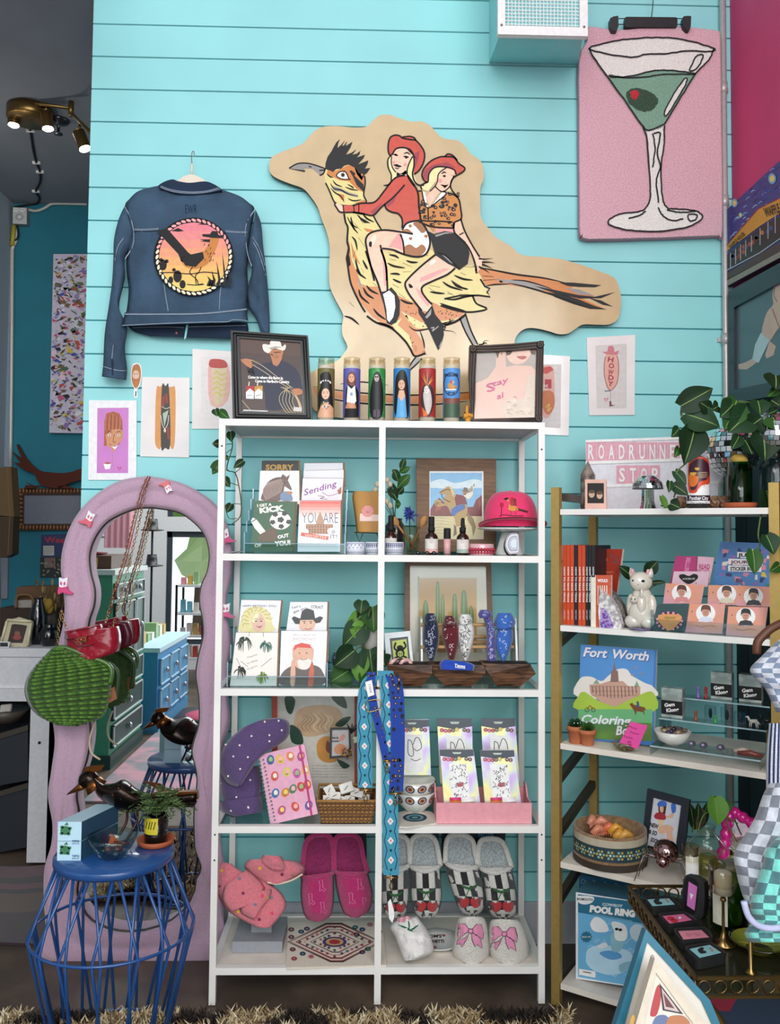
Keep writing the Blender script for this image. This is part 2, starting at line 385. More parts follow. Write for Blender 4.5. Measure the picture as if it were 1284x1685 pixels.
for x in (26,37):MB().O(pl,x,345.5,4,3,WHT,2).O(pl,x-1.2,345,.6,1,BLK,3).O(pl,x+1.2,345,.6,1,BLK,3).B('socket',t)
m=MB();wp=M('c9c5bd',.4,.2);m.T(SPL([tuple(P(x,y,YB-.015)) for x,y in ((143,336),(100,335),(84,336),(74,342),(60,347),(46,345))],n=4),.009,wp)
m.T(SPL([tuple(P(x,y,YB-.015)) for x,y in ((24,372),(27,384),(26,396),(21,408),(20,430),(19,600),(17,770))],n=3),.011,wp)
m.bl('conduit_pipe','pale conduit pipe along the dark teal back wall and down to the counter','pipe')
m=MB();m.T([P(23,371,YB-.03),P(22,388,YB-.03),P(20,404,YB-.03)],.013,M('b0a23a',.5));m.T(SPL([tuple(P(x,y,YB-.03)) for x,y in ((28,372),(30,385),(27,394),(19,396),(12,393))],n=4),.005,BLK)
m.bl('wiring','yellow and black wires hanging below the switch box','wires')
m=MB();x1=P(19.5,600,YB-.01).x
pl=YP(YB-.04);m=MB();m.S(pl,Q9('88 418 160 418 158 713 81 712'),.04,M('cfc6d6',.7),M('b8b2c4',.7));cb=m.bl('abstract_painting','tall narrow canvas of multicoloured paint dabs on the dark teal wall','painting')
m=MB();cols=[M(c,.6) for c in ('#2a2430','#8c6fb0','#5a4a38','#e8e4ee','#c9577f','#3f6b4a','#3c4fa8','#d8b83c','#7d5b41','#f0c9dc','#9a94b8','#c2472f','#1d1c22','#65774c','#dcdbe8','#b9a7cf')]
for i in range(760):
 x=RU(84,158);y=RU(421,709);lx=88-7*(y-418)/295
 if x<lx+3:continue
 k=RU(1.5,5.5);a0=RU(0,6.3);n=RC((3,4,5));el=RU(.25,.9);an=RU(-.9,.9)
 q=[]
 for j in range(n):
  a=2*pi*j/n+RU(-.4,.4);u,v_=k*cos(a)*1.3,k*el*sin(a);q.append((min(157,max(lx+.5,x+u*cos(an)-v_*sin(an))),min(711,max(419,y+u*sin(an)+v_*cos(an)))))
 m.P(pl,q,RC(cols),1+(i%9))
for v_ in m.v:pass
base=m.B('paint_dabs',cb)
YF=YB-.03;pl=YP(YF)
t=thing('beaded_frame_mirror',P(85,873,YF),'dark wall mirror in a bead-studded wooden frame below the copper bird','mirror')
m=MB();dw=M('2d1712');o=Q9('29 804 150 804 150 873 28 873');i_=Q9('40 815 150 815 150 862 39 862')
for k in range(4):q=[o[k],o[(k+1)%4],i_[(k+1)%4],i_[k]];m.S(pl,q,.03,dw)
for k in range(21):
 for yy in (808,868):m.ball(pl.at(33+5.6*k,yy),(.008,.008,.018),M('8a5a34',.35,.3),8,5)
for k in range(8):
 m.ball(pl.at(33.5,814+7*k),(.018,.008,.008),M('8a5a34',.35,.3),8,5)
m.B('frame',t);m=MB();m.S(YP(YF+.01),Q9('38 813 150 813 150 864 38 864'),.01,M('9a9aa2',.12,.75));m.B('glass',t)
pl=YP(YB-.06);cop=M('5c2a1c',.35,.6);t=thing('copper_bird_sculpture',P(90,800,YB-.06),'copper roadrunner cutout sculpture sitting on the beaded frame','sculpture')
s5=lambda pts:remap(pts,0,400,3.567)
m=MB();m.S(pl,SPL(s5(Q9('105 1180 150 1260 220 1330 290 1345 370 1350 430 1340 470 1325 520 1330 520 1395 470 1392 420 1405 360 1430 330 1440 250 1425 215 1385 205 1355 150 1335 85 1290 70 1282 120 1290 70 1225 130 1270 100 1200')),1,2),.025,cop);m.B('body',t)
m=MB();m.S(pl,s5(Q9('260 1420 200 1440 140 1442 150 1420 185 1425 150 1400 200 1425')),.01,cop);m.S(pl,s5(Q9('330 1430 400 1442 450 1442 380 1420')),.01,cop);m.B('legs',t)
pl=YP(YB-.012);m=MB();pw=Q9('68 880 110 878 108 950 66 950');m.S(pl,pw,.006,M('27345c',.6));m.P(pl,Q9('66 917 108 917 108 950 66 950'),M('232a24',.6),1)
m.text(pl,90,888,10,'Wee',M('a62740',.6),2,w=34,bold=.03);m.rect(pl,71,898,89,914,M('b9b4b0',.6),2);m.rect(pl,73,918,91,934,M('6e6460',.6),2);m.text(pl,84,921,6,'ES',M('b02b37',.6),3)
for k in range(26):m.O(pl,RU(68,106),RU(920,948),2,1.2,RC([M('9a968c',.7),M('6f7f5a',.7),M('8f6f5a',.7)]),3,a=RU(0,3))
for k in range(4):m.L(pl,[(72,901+3*k),(87,901+3*k)],.7,M('6f6a68',.6),3)
m.bl('wall_poster','dark blue and black poster with red lettering partly behind the mirror','poster')
YC=3.62;cw=M('c7c6c9',.6);zt_=P(60,1067,YC).z;xr=P(106,1100,YC).x;xc=P(48,1200,YC).x
t=thing('white_counter',((xc+xr)/2,YC+.3,0),'white counter with a panel side behind the lavender mirror','counter')
m=MB();m.box((XS+.02,YC,zt_-.035),(xr,YC+.62,zt_),cw);m.B('worktop',t)
z2=P(60,1155,YC).z;m=MB();m.box((XS+.02,YC+.01,z2),(xr-.01,YC+.04,zt_-.035),cw);m.box((XS+.02,YC+.004,P(40,1133,YC).z),(xr-.01,YC+.012,P(40,1128,YC).z),M('dddcde',.5));m.B('apron',t)
m=MB();m.box((xc,YC+.01,P(60,1421,YC).z),(xr-.01,YC+.05,z2),cw);m.Z([(.006,0),(.006,.003)],P(65,1222,YC+.008),BLK,10,axis=(0,-1,0));m.B('side_panel',t)
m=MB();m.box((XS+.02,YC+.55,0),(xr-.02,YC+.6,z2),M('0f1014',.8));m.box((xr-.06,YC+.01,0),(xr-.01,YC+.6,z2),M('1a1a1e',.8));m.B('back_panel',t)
for k,(x0,y0,x1_,y1,dp) in enumerate(((-20,1205,46,1290,.1),(-20,1300,46,1400,.14))):
 pl=YP(YC+dp);m=MB();m.S(pl,[(x0,y0+8),(x1_,y0-8),(x1_,y1-6),(x0,y1+6)],.25,M('1d222b',.6));m.S(YP(YC+dp-.01),[(x0,y0+8),(x1_,y0-12),(x1_,y0-3),(x0,y0+17)],.02,M('3a332a',.6))
 m.bl('storage_crate',['dark crate with a tan rim under the white counter, upper one','dark crate with a tan rim under the white counter, lower one'][k],cat='crate')
pl=YP(YC+.08);m=MB()
for k in range(16):m.S(YP(YC+.06+.008*k),[(x,y) for x,y in [(RU(0,4),1160+k*.9),(RU(14,22),1158+k),(RU(12,20),1170+k*.9),(RU(-2,2),1172+k*.8)]],.004,M(RC(('#b9b0a8','#8d837a','#c9c3bd')),.7))
m.Z(Q9('.06 0 .10 .05 .098 .05'),P(8,1186,YC+.12),M('4a4038',.5),20);m.bl('tray_of_cards','dark tray heaped with pale paper slips under the counter','tray')
def onc(px,Y): p=P(px,1000,Y);return V((p.x,Y,zt_))
pl=LEAN(30,1066,YC+.05,8,yaw=0)
t=thing('ornate_photo_frame',onc(30,YC+.06),'ornate cream photo frame with a dark portrait, standing on the counter','picture frame')
s8=lambda pts:remap(pts,0,780,4.215)
cream=M('b3a88a',.45,scale=60);m=MB();o=s8(Q9('2 1170 45 1010 110 1000 130 992 165 1003 220 1018 222 1040 195 1190 185 1202 8 1200'));i_=s8(Q9('52 1165 80 1045 95 1042 110 1041 150 1045 188 1052 186 1062 160 1160 155 1172 55 1170'))
for k in range(10):m.S(pl,[o[k],o[(k+1)%10],i_[(k+1)%10],i_[k]],.02,cream)
for a,b_ in (((10,1160),(48,1020)),((52,1012),(215,1022)),((215,1035),(190,1190))):
 m.T([pl.at(*s8([a])[0],.004),pl.at(*s8([b_])[0],.004)],.006,M('c9c0a0'),8)
m.B('frame',t)
pb=Plane(pl.p-pl.n*.008,pl.n);m=MB();m.S(pb,s8(Q9('45 1180 78 1040 192 1050 160 1180')),.006,M('2c1a16',.5));m.O(pb,28.5,1043,4.5,6,M('7a4a3c',.5),1);m.O(pb,29,1036,4,3,M('3a2018',.5),2);m.O(pb,28,1049,7,4,M('8a3a34',.5),2);m.B('portrait',t)
pl=LEAN(8,1066,YC+.02,5);m=MB();m.S(pl,Q9('0 1055 17 1056 14 1066 -4 1066'),.004,M('c3c3c4',.5));m.rect(pl,0,1057.5,13,1064,M('16171b',.5),1);m.bl('small_card','small white card with a black photo leaning by the cream frame','card')
blk=M('0c0c10',.12,kind='glossy')
for k,(px,py,r,h) in enumerate(((63,1066,.035,.20),(83,1066,.042,.09))):
 c=onc(px,YC+.14-.05*k);m=MB();m.Z([(r*.7,0),(r,h*.3),(r*1.05,h*.6),(r*.7,h*.85),(r*.5,h*.93),(r*.62,h)],c,blk,24)
 m.bl('black_vase',['tall glossy black vase on the counter beside the cream frame','low round glossy black vase on the counter behind the lavender mirror'][k],cat='vase')
m=MB();c=onc(80,YC+.24)
for k in range(16):
 a=RU(-.5,.5);top=V((c.x+.09*a+RU(-.03,.03),c.y,c.z+RU(.14,.27)));m.T([c+V((0,0,.06)),(c+top)/2+V((a*.03,0,0)),top],.0025,M('4a3d24',.8),5);m.ball(top,(.006,.006,.018),M(RC(('#5c4a2a','#8a7440','#6b5a3c')),.9),6,5)
m.Z(Q9('.035 0 .04 .1 .03 .14'),c,M('3a3026',.5),16)
m.bl('dried_bouquet','dried brown flower bouquet standing on the counter by the mirror','dried flowers')
m=MB();c=P(73,1001,YC+.2)
for k in range(14):a=k*2.4;m.ball(c+V((cos(a)*.022,sin(a)*.02,.003*k%.02)),(.018,.018,.026),M('8f7126',.8),8,6)
m.T([c,V((c.x+.01,c.y,zt_+.01))],.003,M('4a4a24',.8));m.bl('dried_rose','large dried yellow rose above the counter boxes','flower')
card=M('5c4027',.8);m=MB()
pl=YP(YC+.38);m.S(pl,Q9('0 1000 96 1000 96 1066 0 1066'),.12,M('2e1f14',.8));m.bl('brown_crate','low dark brown box along the back of the counter','box')
pl=YP(YC+.40);m=MB();m.S(pl,Q9('28 966 98 964 100 1000 24 1001'),.1,card);m.bl('cardboard_box','open cardboard box stacked on the brown box behind the flowers','box')
pl=YP(YC+.385);m=MB();m.S(pl,Q9('24 988 84 986 84 999.5 24 1000'),.01,M('8f8780',.7));m.bl('paper_packet','grey paper packet in front of the cardboard box','packet')
m=MB();c=P(40,1000,YC+.36)
for dy in (0,.02):m.T(SPL([tuple(P(x,y,YC+.36+dy)) for x,y in ((27,1000),(27,984),(33,979),(47,979),(54,986),(54,1000))],n=4),.006,M('6b4a2a',.8))
m.bl('basket_handle','looped wicker handles standing up behind the cream frame','basket handles')
for k,(q,nm) in enumerate(((Q9('-8 770 18 768 23 850 -8 850'),'upper brown paper bag at the far left edge'),(Q9('-8 848 22 850 20 912 8 918 -8 918'),'lower dark brown paper bag at the far left edge'))):
 m=MB();m.S(YP(4.3),q,.08,M('5b4526' if k==0 else '#3c2b1a',.8));m.L(YP(4.3),[(q[1][0]-6,q[1][1]),(q[2][0]-7,q[2][1])],1,M('6e5430',.8),1);m.bl('paper_bag',nm,cat='paper bag')
m=MB();m.S(YP(YB-.02),Q9('-6 410 17 410 14 768 -6 768'),.02,M('8793a5',.5));m.bl('locker_panel','pale grey upright panel at the far left edge of the back room','panel')
m=MB();m.S(YP(YB-.02),Q9('2 915 13 915 12 985 2 985'),.02,M('7b808a',.5));m.bl('grey_post','short grey post below the paper bags at the left edge','post')
m=MB();fl=FLAT(.012);
band=[(( -30,1425),'#55222e'),((-30,1443),'#1c1412'),((-30,1452),'#5c2636'),((-30,1462),'#1a1210'),((-30,1468),'#4f3622'),((-30,1500),'#2a1418'),((-30,1545),'#2a1418')]
fr=Q9('-30 1425 150 1425 130 1550 60 1553 -30 1549')
m.S(fl,fr,.01,M('2a1418',.95,kind='fab'))
for k in range(len(band)-1):
 y0,y1=band[k][0][1],band[k+1][0][1];m.P(fl,[(-30,y0),(30,y0+2),(80,y0-3),(140,y0-2),(138,y1-3),(80,y1-1),(30,y1+3),(-30,y1)],M(band[k][1],.95,kind='fab'),1+k%2)
m.bl('patterned_runner','dark maroon and tan patterned runner on the floor left of the blue table','rug')
# ---------------------------------------------------------------- cut-out painted board with the roadrunner and two riders
a2=lambda pts:remap(pts,420,160,3.21)
a3=lambda pts:remap(pts,740,240,4.0125)
a4=lambda pts:remap(pts,560,400,4.7556)
ah=lambda pts:remap(pts,470,220,7.656)
ar=lambda pts:remap(pts,590,210,6.114)
pl=YP(YW-.034)
tan=M('c9ae84',.16,scale=14);edge=M('2c2a26',.6)
out=a2(Q9('75 380 85 320 150 285 250 245 300 190 350 158 430 152 520 160 590 155 620 125 660 95 710 92 760 110 820 128 880 128 925 150 960 190 1000 218 1070 228 1110 260 1140 300 1185 330 1205 370 1208 430 1190 480 1190 560 1195 640 1240 700'))
out+=a3(Q9('300 600 350 630 410 665 450 705 500 725 600 732 720 745 820 770 900 795 980 825 1060 855 1100 885 1120 940 1133 1010 1125 1100 1105 1150 1050 1180 960 1180 880 1180 830 1210 780 1240 720 1243 660 1225 590 1208 520 1203 470 1225 435 1270 430 1320'))
out+=Q9('845 600 830 650 800 680 760 686 650 692 545 686 512 668 505 640 512 613 540 600 556 593 567 580 572 570 564 552 563 535 565 518')
out+=a2(Q9('430 1080 395 1000 390 900 395 800 380 720 350 640 330 580 290 520 250 480 180 455 100 420'))
m=MB();m.S(pl,SPL(out,1,3),.018,tan,edge)
for q in ((560,300),(900,480),(700,640)):p_=pl.at(*q);m.box((p_.x-.02,YW-.017,p_.z-.02),(p_.x+.02,YW-.003,p_.z+.02),edge)
board=m.bl('painted_cutout_board','large tan cutout board painted with two riders in red hats on a roadrunner','wall art')
m=MB();K=M('120d0b',.75);YEL=M('dfcd83',.25,scale=30);ORA=M('c9772c',.25,scale=30);GRY=M('8d8783',.3);SK=M('f0c3a6',.25);PNK=M('e79a94',.25);RED=M('c8452f',.25);RED2=M('9c2f3c',.25);BLON=M('efe0a2',.25);WH=M('f4efe8',.25);BRN=M('a1622e',.25);LEO=M('c97f2e',.25);BK=M('120f10',.6)
pf=lambda pts,mat,k=1,sm=0:m.P(pl,pts,mat,k,sm)
def ol(pts,w=2.2,k=6,closed=0,taper=0,sm=1,mat=K): m.L(pl,pts,w*1.2,mat,k,sm,taper,closed)
pf(a2(Q9('490 760 485 820 495 930 520 1010 560 1090 620 1160 690 1205 760 1240 810 1290 840 1365 900 1350 885 1290 840 1230 900 1225 1000 1200 1090 1160 1110 1130 1000 1040 800 960 600 860')),ORA,1)
pf(a2(Q9('470 610 620 615 640 660 700 720 900 790 1060 885 1150 890 1190 940 1240 1050 1130 1048 1225 1120 1140 1130 1000 1112 930 1080 850 1090 760 1050 660 1000 600 1000 560 985 540 930 510 860 500 780 485 690')),YEL,2)
pf(a2(Q9('770 1130 880 1190 1060 1175 1080 1160 930 1225 850 1220')),YEL,2)
pf(a4(Q9('405 640 520 560 560 660 600 740 590 860 560 820 510 750 450 700')),YEL,2)
pf(a4(Q9('450 640 500 560 640 760 660 850 620 890 580 870 540 720')),ORA,3)
pf(a4(Q9('145 270 175 350 200 380 150 330')),GRY,3);pf(a4(Q9('870 290 960 360 1000 370 900 340')),GRY,3)
pf(a2(Q9('570 690 620 700 640 715 590 710')),ORA,3)
pf(a2(Q9('505 760 530 830 560 890 540 870 515 840')),ORA,3)
pf(a3(Q9('150 800 300 820 450 850 600 870 750 905 850 915 800 940 960 990 860 1000 1030 1080 930 1070 780 1020 640 970 500 935 370 915 240 920 200 860')),ORA,1)
pf(a3(Q9('290 880 450 885 600 920 700 960 560 950 400 910')),GRY,2);pf(a3(Q9('760 935 860 950 960 990 850 980')),GRY,2)
for q in (Q9('720 900 820 903 1005 920 960 934 860 932 780 925'),Q9('560 925 690 950 850 985 960 996 1095 966 1000 1006 860 1008 700 975'),Q9('640 965 760 985 850 1012 960 1058 1040 1080 930 1077 820 1045 700 1000'),Q9('920 1004 1000 1020 1080 1062 1010 1048')):pf(a3(q),BK,4)
ol(a3(Q9('150 795 300 822 450 850 620 872 760 902')),2.4,taper=1);ol(a3(Q9('390 905 520 935 700 990 930 1075')),2.2,taper=1);ol(a3(Q9('410 885 520 895 680 945')),1.6,taper=1);ol(a3(Q9('240 925 300 915 400 912')),2,taper=1)
ol(a3([(215,858),(290,858)]),1.5,taper=1);ol(a3([(220,890),(330,880)]),1.5,taper=1);ol(a3([(330,893),(350,898)]),2.5)
pf(a2(Q9('1080 1168 1112 1160 1140 1230 1175 1300 1152 1310 1110 1230')),GRY,2);ol(a2(Q9('1082 1168 1112 1240 1150 1308')),2);ol(a2(Q9('1110 1140 1140 1230 1176 1305')),2)
ol(a4(Q9('1085 795 1115 790 1130 765 1165 762')),2.5,taper='out');ol(a4(Q9('1118 788 1140 780 1150 792')),2.5,taper='out')
pf(a4(Q9('530 1020 545 950 590 890 640 905 560 985 540 1030')),GRY,3);ol(a4(Q9('535 1010 550 950 592 893')),2);ol(a4(Q9('640 905 600 945 545 995')),2)
ol(a2(Q9('470 615 478 660 490 690 486 760 495 800 488 860 500 960 520 1020 560 1100 582 1135')),2.6);ol(a2(Q9('590 1155 640 1190 720 1220 790 1285 820 1330 845 1368 900 1352')),2.8)
ol(a2(Q9('620 615 640 655 668 700')),2.2);ol(a2(Q9('812 1208 850 1232 920 1222 1000 1205')),2,taper=1);ol(a2(Q9('870 1230 890 1290 895 1330')),2,taper=1)
ol(a2(Q9('1190 960 1215 1000 1240 1010 1225 1030 1242 1054 1180 1046 1080 1048 1000 1065')),2.4,sm=0);ol(a2(Q9('1150 1050 1170 1090 1225 1118 1140 1135 1060 1125 980 1100')),2.4);ol(a2(Q9('1000 1205 1060 1185 1110 1150')),3.2);ol(a2(Q9('880 1160 1010 1200 1030 1170')),1.5)
pf(a2(Q9('489 800 478 850 486 900 505 885 500 850')),K,5)
feath=[((380,90),(430,100),(460,120)),((385,125),(440,135)),((370,155),(420,180),(510,195)),((490,155),(560,185)),((515,135),(560,150),(610,150)),((430,70),(520,100)),((655,85),(690,98)),((490,225),(550,222)),((390,240),(440,240),(470,248)),((410,280),(450,300),(480,310)),((410,320),(460,350)),((255,310),(285,335)),((460,395),(510,430)),((340,330),(370,380)),((125,200),(150,240),(205,280)),((175,130),(200,180),(215,205)),((240,170),(275,230)),((205,330),(240,370),(300,400)),((180,345),(210,400),(265,435)),((145,360),(165,420),(230,475)),((258,510),(300,560),(360,600)),((70,460),(110,500)),((120,60),(95,120)),((870,290),(920,340),(1005,360)),((800,300),(860,340),(960,370)),((700,330),(780,345)),((690,345),(740,380)),((700,380),(760,390),(820,395)),((840,380),(890,410)),((840,395),(880,400)),((890,250),(960,280),(1040,290)),((940,230),(985,250)),((930,400),(1010,400)),((830,440),(900,440),(980,420),(1060,410)),((960,180),(1040,190)),((1110,255),(1200,265)),((1120,290),(1210,285)),((780,470),(860,500),(980,530)),((470,440),(520,465),(575,475)),((380,640),(420,665)),((30,570),(90,590),(150,640)),((290,620),(360,640),(420,670))]
for q in feath:ol(a4(q),3.0,taper=1)
for q in (((505,630),(510,655),(520,690),(545,720)),((520,660),(560,705)),((565,610),(590,640),(630,660)),((580,645),(600,665)),((510,735),(530,760),(540,810)),((545,740),(580,790)),((520,850),(530,880)),((700,820),(720,825)),((560,900),(575,930)),((530,850),(540,900),(560,940))):ol(a2(q),2.6,taper=1)
for i in range(34):
 x,y=RC([(RU(480,620),RU(500,640)),(RU(770,920),RU(510,590)),(RU(530,580),RU(740,820)),(RU(620,700),RU(570,660))]);m.O(pl,*a4([(x,y)])[0],.9,.8,K,5,n=8)
for k in range(5):ol(a4([(640+3*k,850+6*k),(665+4*k,840+8*k)]),1.8,taper=1)
for k in range(5):ol(a4([(578,800+10*k),(600,812+10*k)]),1.6,taper=1)
pf(ah(Q9('500 440 480 500 505 600 545 720 620 870 640 900 760 980 760 1150 1190 1180 1130 1080 1100 1000 1010 860 985 760 1000 640 1005 560 985 500 900 430 790 390 700 440 560 460')),YEL,3)
pf(ah(Q9('530 450 600 480 700 440 790 395 900 430 985 520 1000 640 990 740 900 700 840 640 800 600 680 585 600 545 520 510')),ORA,4)
pf(ah(Q9('860 400 920 430 960 540 1000 500 960 590 900 510')),GRY,4);pf(ah(Q9('560 640 600 660 700 690 800 740 910 770 920 800 820 780 700 730 620 720')),GRY,4);pf(ah(Q9('650 750 740 770 740 850 700 830')),ORA,4);pf(ah(Q9('870 870 1000 830 1010 860 920 890')),ORA,4)
pf(ah(Q9('500 445 505 370 530 290 580 220 610 160 640 110 685 65 662 130 655 180 700 140 750 80 712 152 735 148 775 92 758 155 845 100 820 170 760 265 830 240 895 195 840 265 900 250 945 212 930 262 895 300 1000 265 985 305 915 385 1045 335 1030 390 1000 440 1070 430 1030 490 960 550 980 505 920 500 890 440 850 415 790 388 740 400 700 440 640 445 600 482 560 462')),BK,6)
pf(ah(Q9('45 435 130 385 200 368 290 372 380 395 500 440 485 490 440 525 400 490 340 440 240 430 240 470 150 460')),GRY,5)
ol(ah(Q9('45 435 130 385 200 370 290 374 390 400 500 440')),1.8,7);ol(ah(Q9('45 438 140 455 245 472')),2.2,7,taper='in');ol(ah(Q9('430 525 480 498 500 440')),1.8,7);ol(ah([(425,462),(500,458)]),1.8,7);m.O(pl,*ah([(310,415)])[0],3,1,K,7,a=.3)
pf(ah(Q9('645 530 665 495 710 478 755 490 790 565 730 575 670 550')),WH,6);m.O(pl,*ah([(722,518)])[0],3.6,3.8,GRY,7);m.O(pl,*ah([(724,520)])[0],2.3,2.6,K,8)
ol(ah(Q9('640 530 665 493 710 474 760 484 800 568')),1.5,8);ol(ah(Q9('640 530 680 558 740 575 820 572')),1.4,8)
pf(ah(Q9('805 470 830 460 880 500 870 530 900 560 985 640 990 740 900 650 870 590 850 540')),BK,5.5)
for q in (((520,505),(560,540),(600,550)),((595,585),(640,640),(720,670)),((565,620),(610,690),(700,710),(790,760),(915,790)),((570,680),(620,740),(700,790),(740,865)),((780,635),(840,670),(860,690)),((750,670),(830,700),(920,715)),((785,815),(860,845),(960,830)),((775,1040),(820,1130),(880,1220)),((820,1110),(860,1160),(915,1190)),((900,1015),(960,1080),(1070,1130)),((940,1070),(980,1140))):ol(ah(q),1.9,taper=1)
ol(ah(Q9('505 620 550 710 620 865 700 900 850 905 1015 865 985 770 1005 620 995 530')),2,7)
pf(ar(Q9('0 870 20 900 120 960 60 960 20 930')),K,5)
pf(ar(Q9('300 280 310 400 330 530 420 470 500 470 560 560 630 590 590 560 555 470 560 290')),BLON,7)
pf(ar(Q9('335 290 330 340 350 410 400 455 430 460 470 430 500 370 545 290 520 220 400 205')),SK,8,1)
pf(ar(Q9('385 450 480 430 490 480 385 490')),SK,7)
m.O(pl,*ar([(355,350)])[0],2.4,3,PNK,9);m.O(pl,*ar([(470,370)])[0],3,3,PNK,9)
pf(ar(Q9('305 250 302 160 320 100 370 75 420 80 440 100 520 90 600 140 640 200 665 260 660 340 620 420 560 465 560 380 555 280 520 225 440 200 370 215 340 270 320 290')),RED,9)
pf(ar(Q9('480 210 560 260 620 230 600 330 565 420 560 300 520 225')),RED2,10)
ol(ar(Q9('318 285 300 230 303 150 325 95 370 75 415 82 445 105 520 120 580 130 640 200 666 265 655 350 610 430 560 468')),2.2,11);ol(ar(Q9('320 290 345 260 380 212 450 200 520 222 555 280 560 380 545 460 560 530 600 575 660 578')),2.2,11)
ol(ar(Q9('440 95 480 90 520 88 560 100 580 128')),2,11)
ol(ar(Q9('318 285 295 330 300 400 330 470 330 540')),1.8,11);ol(ar(Q9('335 290 330 345 345 405 378 450')),1.5,11);ol(ar(Q9('545 290 510 360 490 430 500 500 560 590')),1.8,11);ol(ar(Q9('385 470 430 480 480 462')),1.2,11)
for q in (((385,240),(410,235)),((455,265),(490,250),(525,275)),((345,270),(375,270),(400,285)),((450,290),(480,290),(510,300))):ol(ar(q),1.8,12,taper=1)
m.O(pl,*ar([(378,275)])[0],2.2,1.6,K,12);m.O(pl,*ar([(482,300)])[0],2.4,1.8,K,12);m.O(pl,*ar([(388,340)])[0],.5,.5,K,12,n=8);m.O(pl,*ar([(415,345)])[0],.5,.5,K,12,n=8)
pf(ar(Q9('348 375 385 365 440 390 410 400 375 390')),K,12);ol(ar(Q9('370 402 390 412 408 408')),1.2,12)
pf(ar(Q9('0 775 0 860 150 880 210 820 265 770 280 820 330 850 400 870 440 920 445 1000 500 950 620 940 615 800 600 680 570 600 500 480 440 485 380 505 330 550 250 660 170 745 80 750')),RED,8)
pf(ar(Q9('270 760 350 700 400 650 360 750 300 800')),RED2,9);pf(ar(Q9('120 850 250 740 160 870')),RED2,9)
ol(ar(Q9('-60 785 30 760 160 750 250 650 330 545 390 495 470 480')),2.3,11);ol(ar(Q9('-60 850 60 870 150 880 230 800 330 720 400 650 465 575')),2.3,11);ol(ar(Q9('265 770 285 820 340 850 400 865 440 920 440 1010')),2.3,11);ol(ar(Q9('495 480 560 575 600 660 610 800 630 940')),2.6,11);ol(ar(Q9('250 580 300 575 330 540')),2,11,taper=1)
pf(ah(Q9('640 870 620 880 630 910 670 975 735 990 720 905')),SK,8);ol(ah([(725,905),(735,990)]),1.6,11);ol(ah(Q9('640 865 620 890 650 940 680 980 740 992 870 990 1000 1010')),2,11);ol(ah([(860,905),(865,985)]),1.4,11);pf(ah(Q9('725 905 870 900 930 890 930 1005 870 990 740 990')),RED,8)
pf(ar(Q9('435 1030 240 1030 120 1060 75 1130 85 1220 120 1380 160 1540 290 1540 285 1400 240 1230 340 1240 460 1270')),SK,8)
pf(a4(Q9('215 0 320 40 360 150 370 350 350 390 320 380 290 300 240 180 205 60')),SK,8.5)
pf(ar(Q9('400 1060 440 1080 450 1240 380 1210 300 1200')),PNK,9);pf(a4(Q9('330 60 355 150 365 340 345 330 335 180')),PNK,9);m.O(pl,*ar([(150,1130)])[0],4,9,M('f8dcc6',.25),9,a=.3)
pf(ar(Q9('435 1010 500 950 600 940 640 960 700 1060 720 1180 680 1270 590 1300 460 1275 430 1090')),WH,9)
for q in (Q9('445 1030 500 1020 550 1070 500 1060 440 1055'),Q9('550 960 640 950 680 1030 640 1060 590 1010'),Q9('465 1200 520 1175 580 1210 640 1175 680 1230 600 1300 465 1275'),Q9('665 1080 695 1080 690 1110 665 1100'),Q9('505 980 530 975 535 1000 515 1005'),Q9('510 1105 540 1105 535 1130 512 1125')):pf(ar(q),BRN,10,1)
ol(ar(Q9('440 1030 490 960 600 938 650 970 705 1070 720 1170 680 1270 590 1300 460 1275 350 1230 240 1215')),2.6,11);ol(ar(Q9('420 1070 450 1150 460 1270')),2.2,11);ol(ar(Q9('550 1070 430 1050 260 1030 130 1055 75 1120 85 1220 120 1370 160 1540')),2.6,11);ol(ar(Q9('220 1180 240 1260 280 1400 285 1540')),2.6,11);ol(a4(Q9('200 60 240 180 290 300 320 390')),2.6,11);ol(a4(Q9('318 50 350 140 365 260 370 370')),2.6,11)
pf(ar(Q9('110 1150 135 1150 130 1200 108 1190')),K,11,1)
pf(a4(Q9('310 385 370 370 400 345 440 390 468 450 465 560 440 620 400 640 365 625 355 560 340 480')),BK,9);pf(a4(Q9('335 400 385 370 425 410 432 500 415 580 385 620 368 600 362 520 345 440')),WH,10)
for k in range(6):ol(a4([(335+5*k,425+22*k),(375+4*k,428+20*k)]),2,11,taper=1)
pf(ar(Q9('620 600 640 620 700 640 760 560 860 440 880 390 740 400 700 480 690 560')),BLON,8);pf(ar(Q9('870 640 930 640 1000 700 930 600 930 500 900 560')),BLON,7)
pf(ar(Q9('790 500 850 400 960 420 965 480 930 600 870 640 820 630 780 590')),SK,9,1)
pf(ar(Q9('720 650 780 590 830 640 780 700 720 800 680 700')),SK,9);m.O(pl,*ar([(822,535)])[0],3.2,3.6,PNK,10)
pf(ar(Q9('640 520 640 450 690 370 790 300 870 290 900 265 960 280 1000 340 1070 400 1055 440 990 490 960 430 880 400 760 400 710 450 705 540 660 530')),RED,10)
pf(ar(Q9('650 500 660 430 760 370 900 350 980 400 880 395 760 400 710 450 700 530')),RED2,11)
ol(ar(Q9('665 535 640 480 660 410 730 335 820 295 880 292 960 300 1010 360 1070 405 1050 445 960 500 930 560 935 620 1000 700')),2.2,12);ol(ar(Q9('665 540 700 545 712 460 770 400 870 395 960 420 985 470')),2,12);ol(ar(Q9('870 292 900 265 950 280 995 330')),2.2,12)
ol(ar(Q9('640 620 630 580 700 545')),2,12);ol(ar(Q9('890 400 810 460 795 540 770 590 720 640')),1.6,12);ol(ar(Q9('770 590 820 635 860 640 920 590 960 480')),1.6,12)
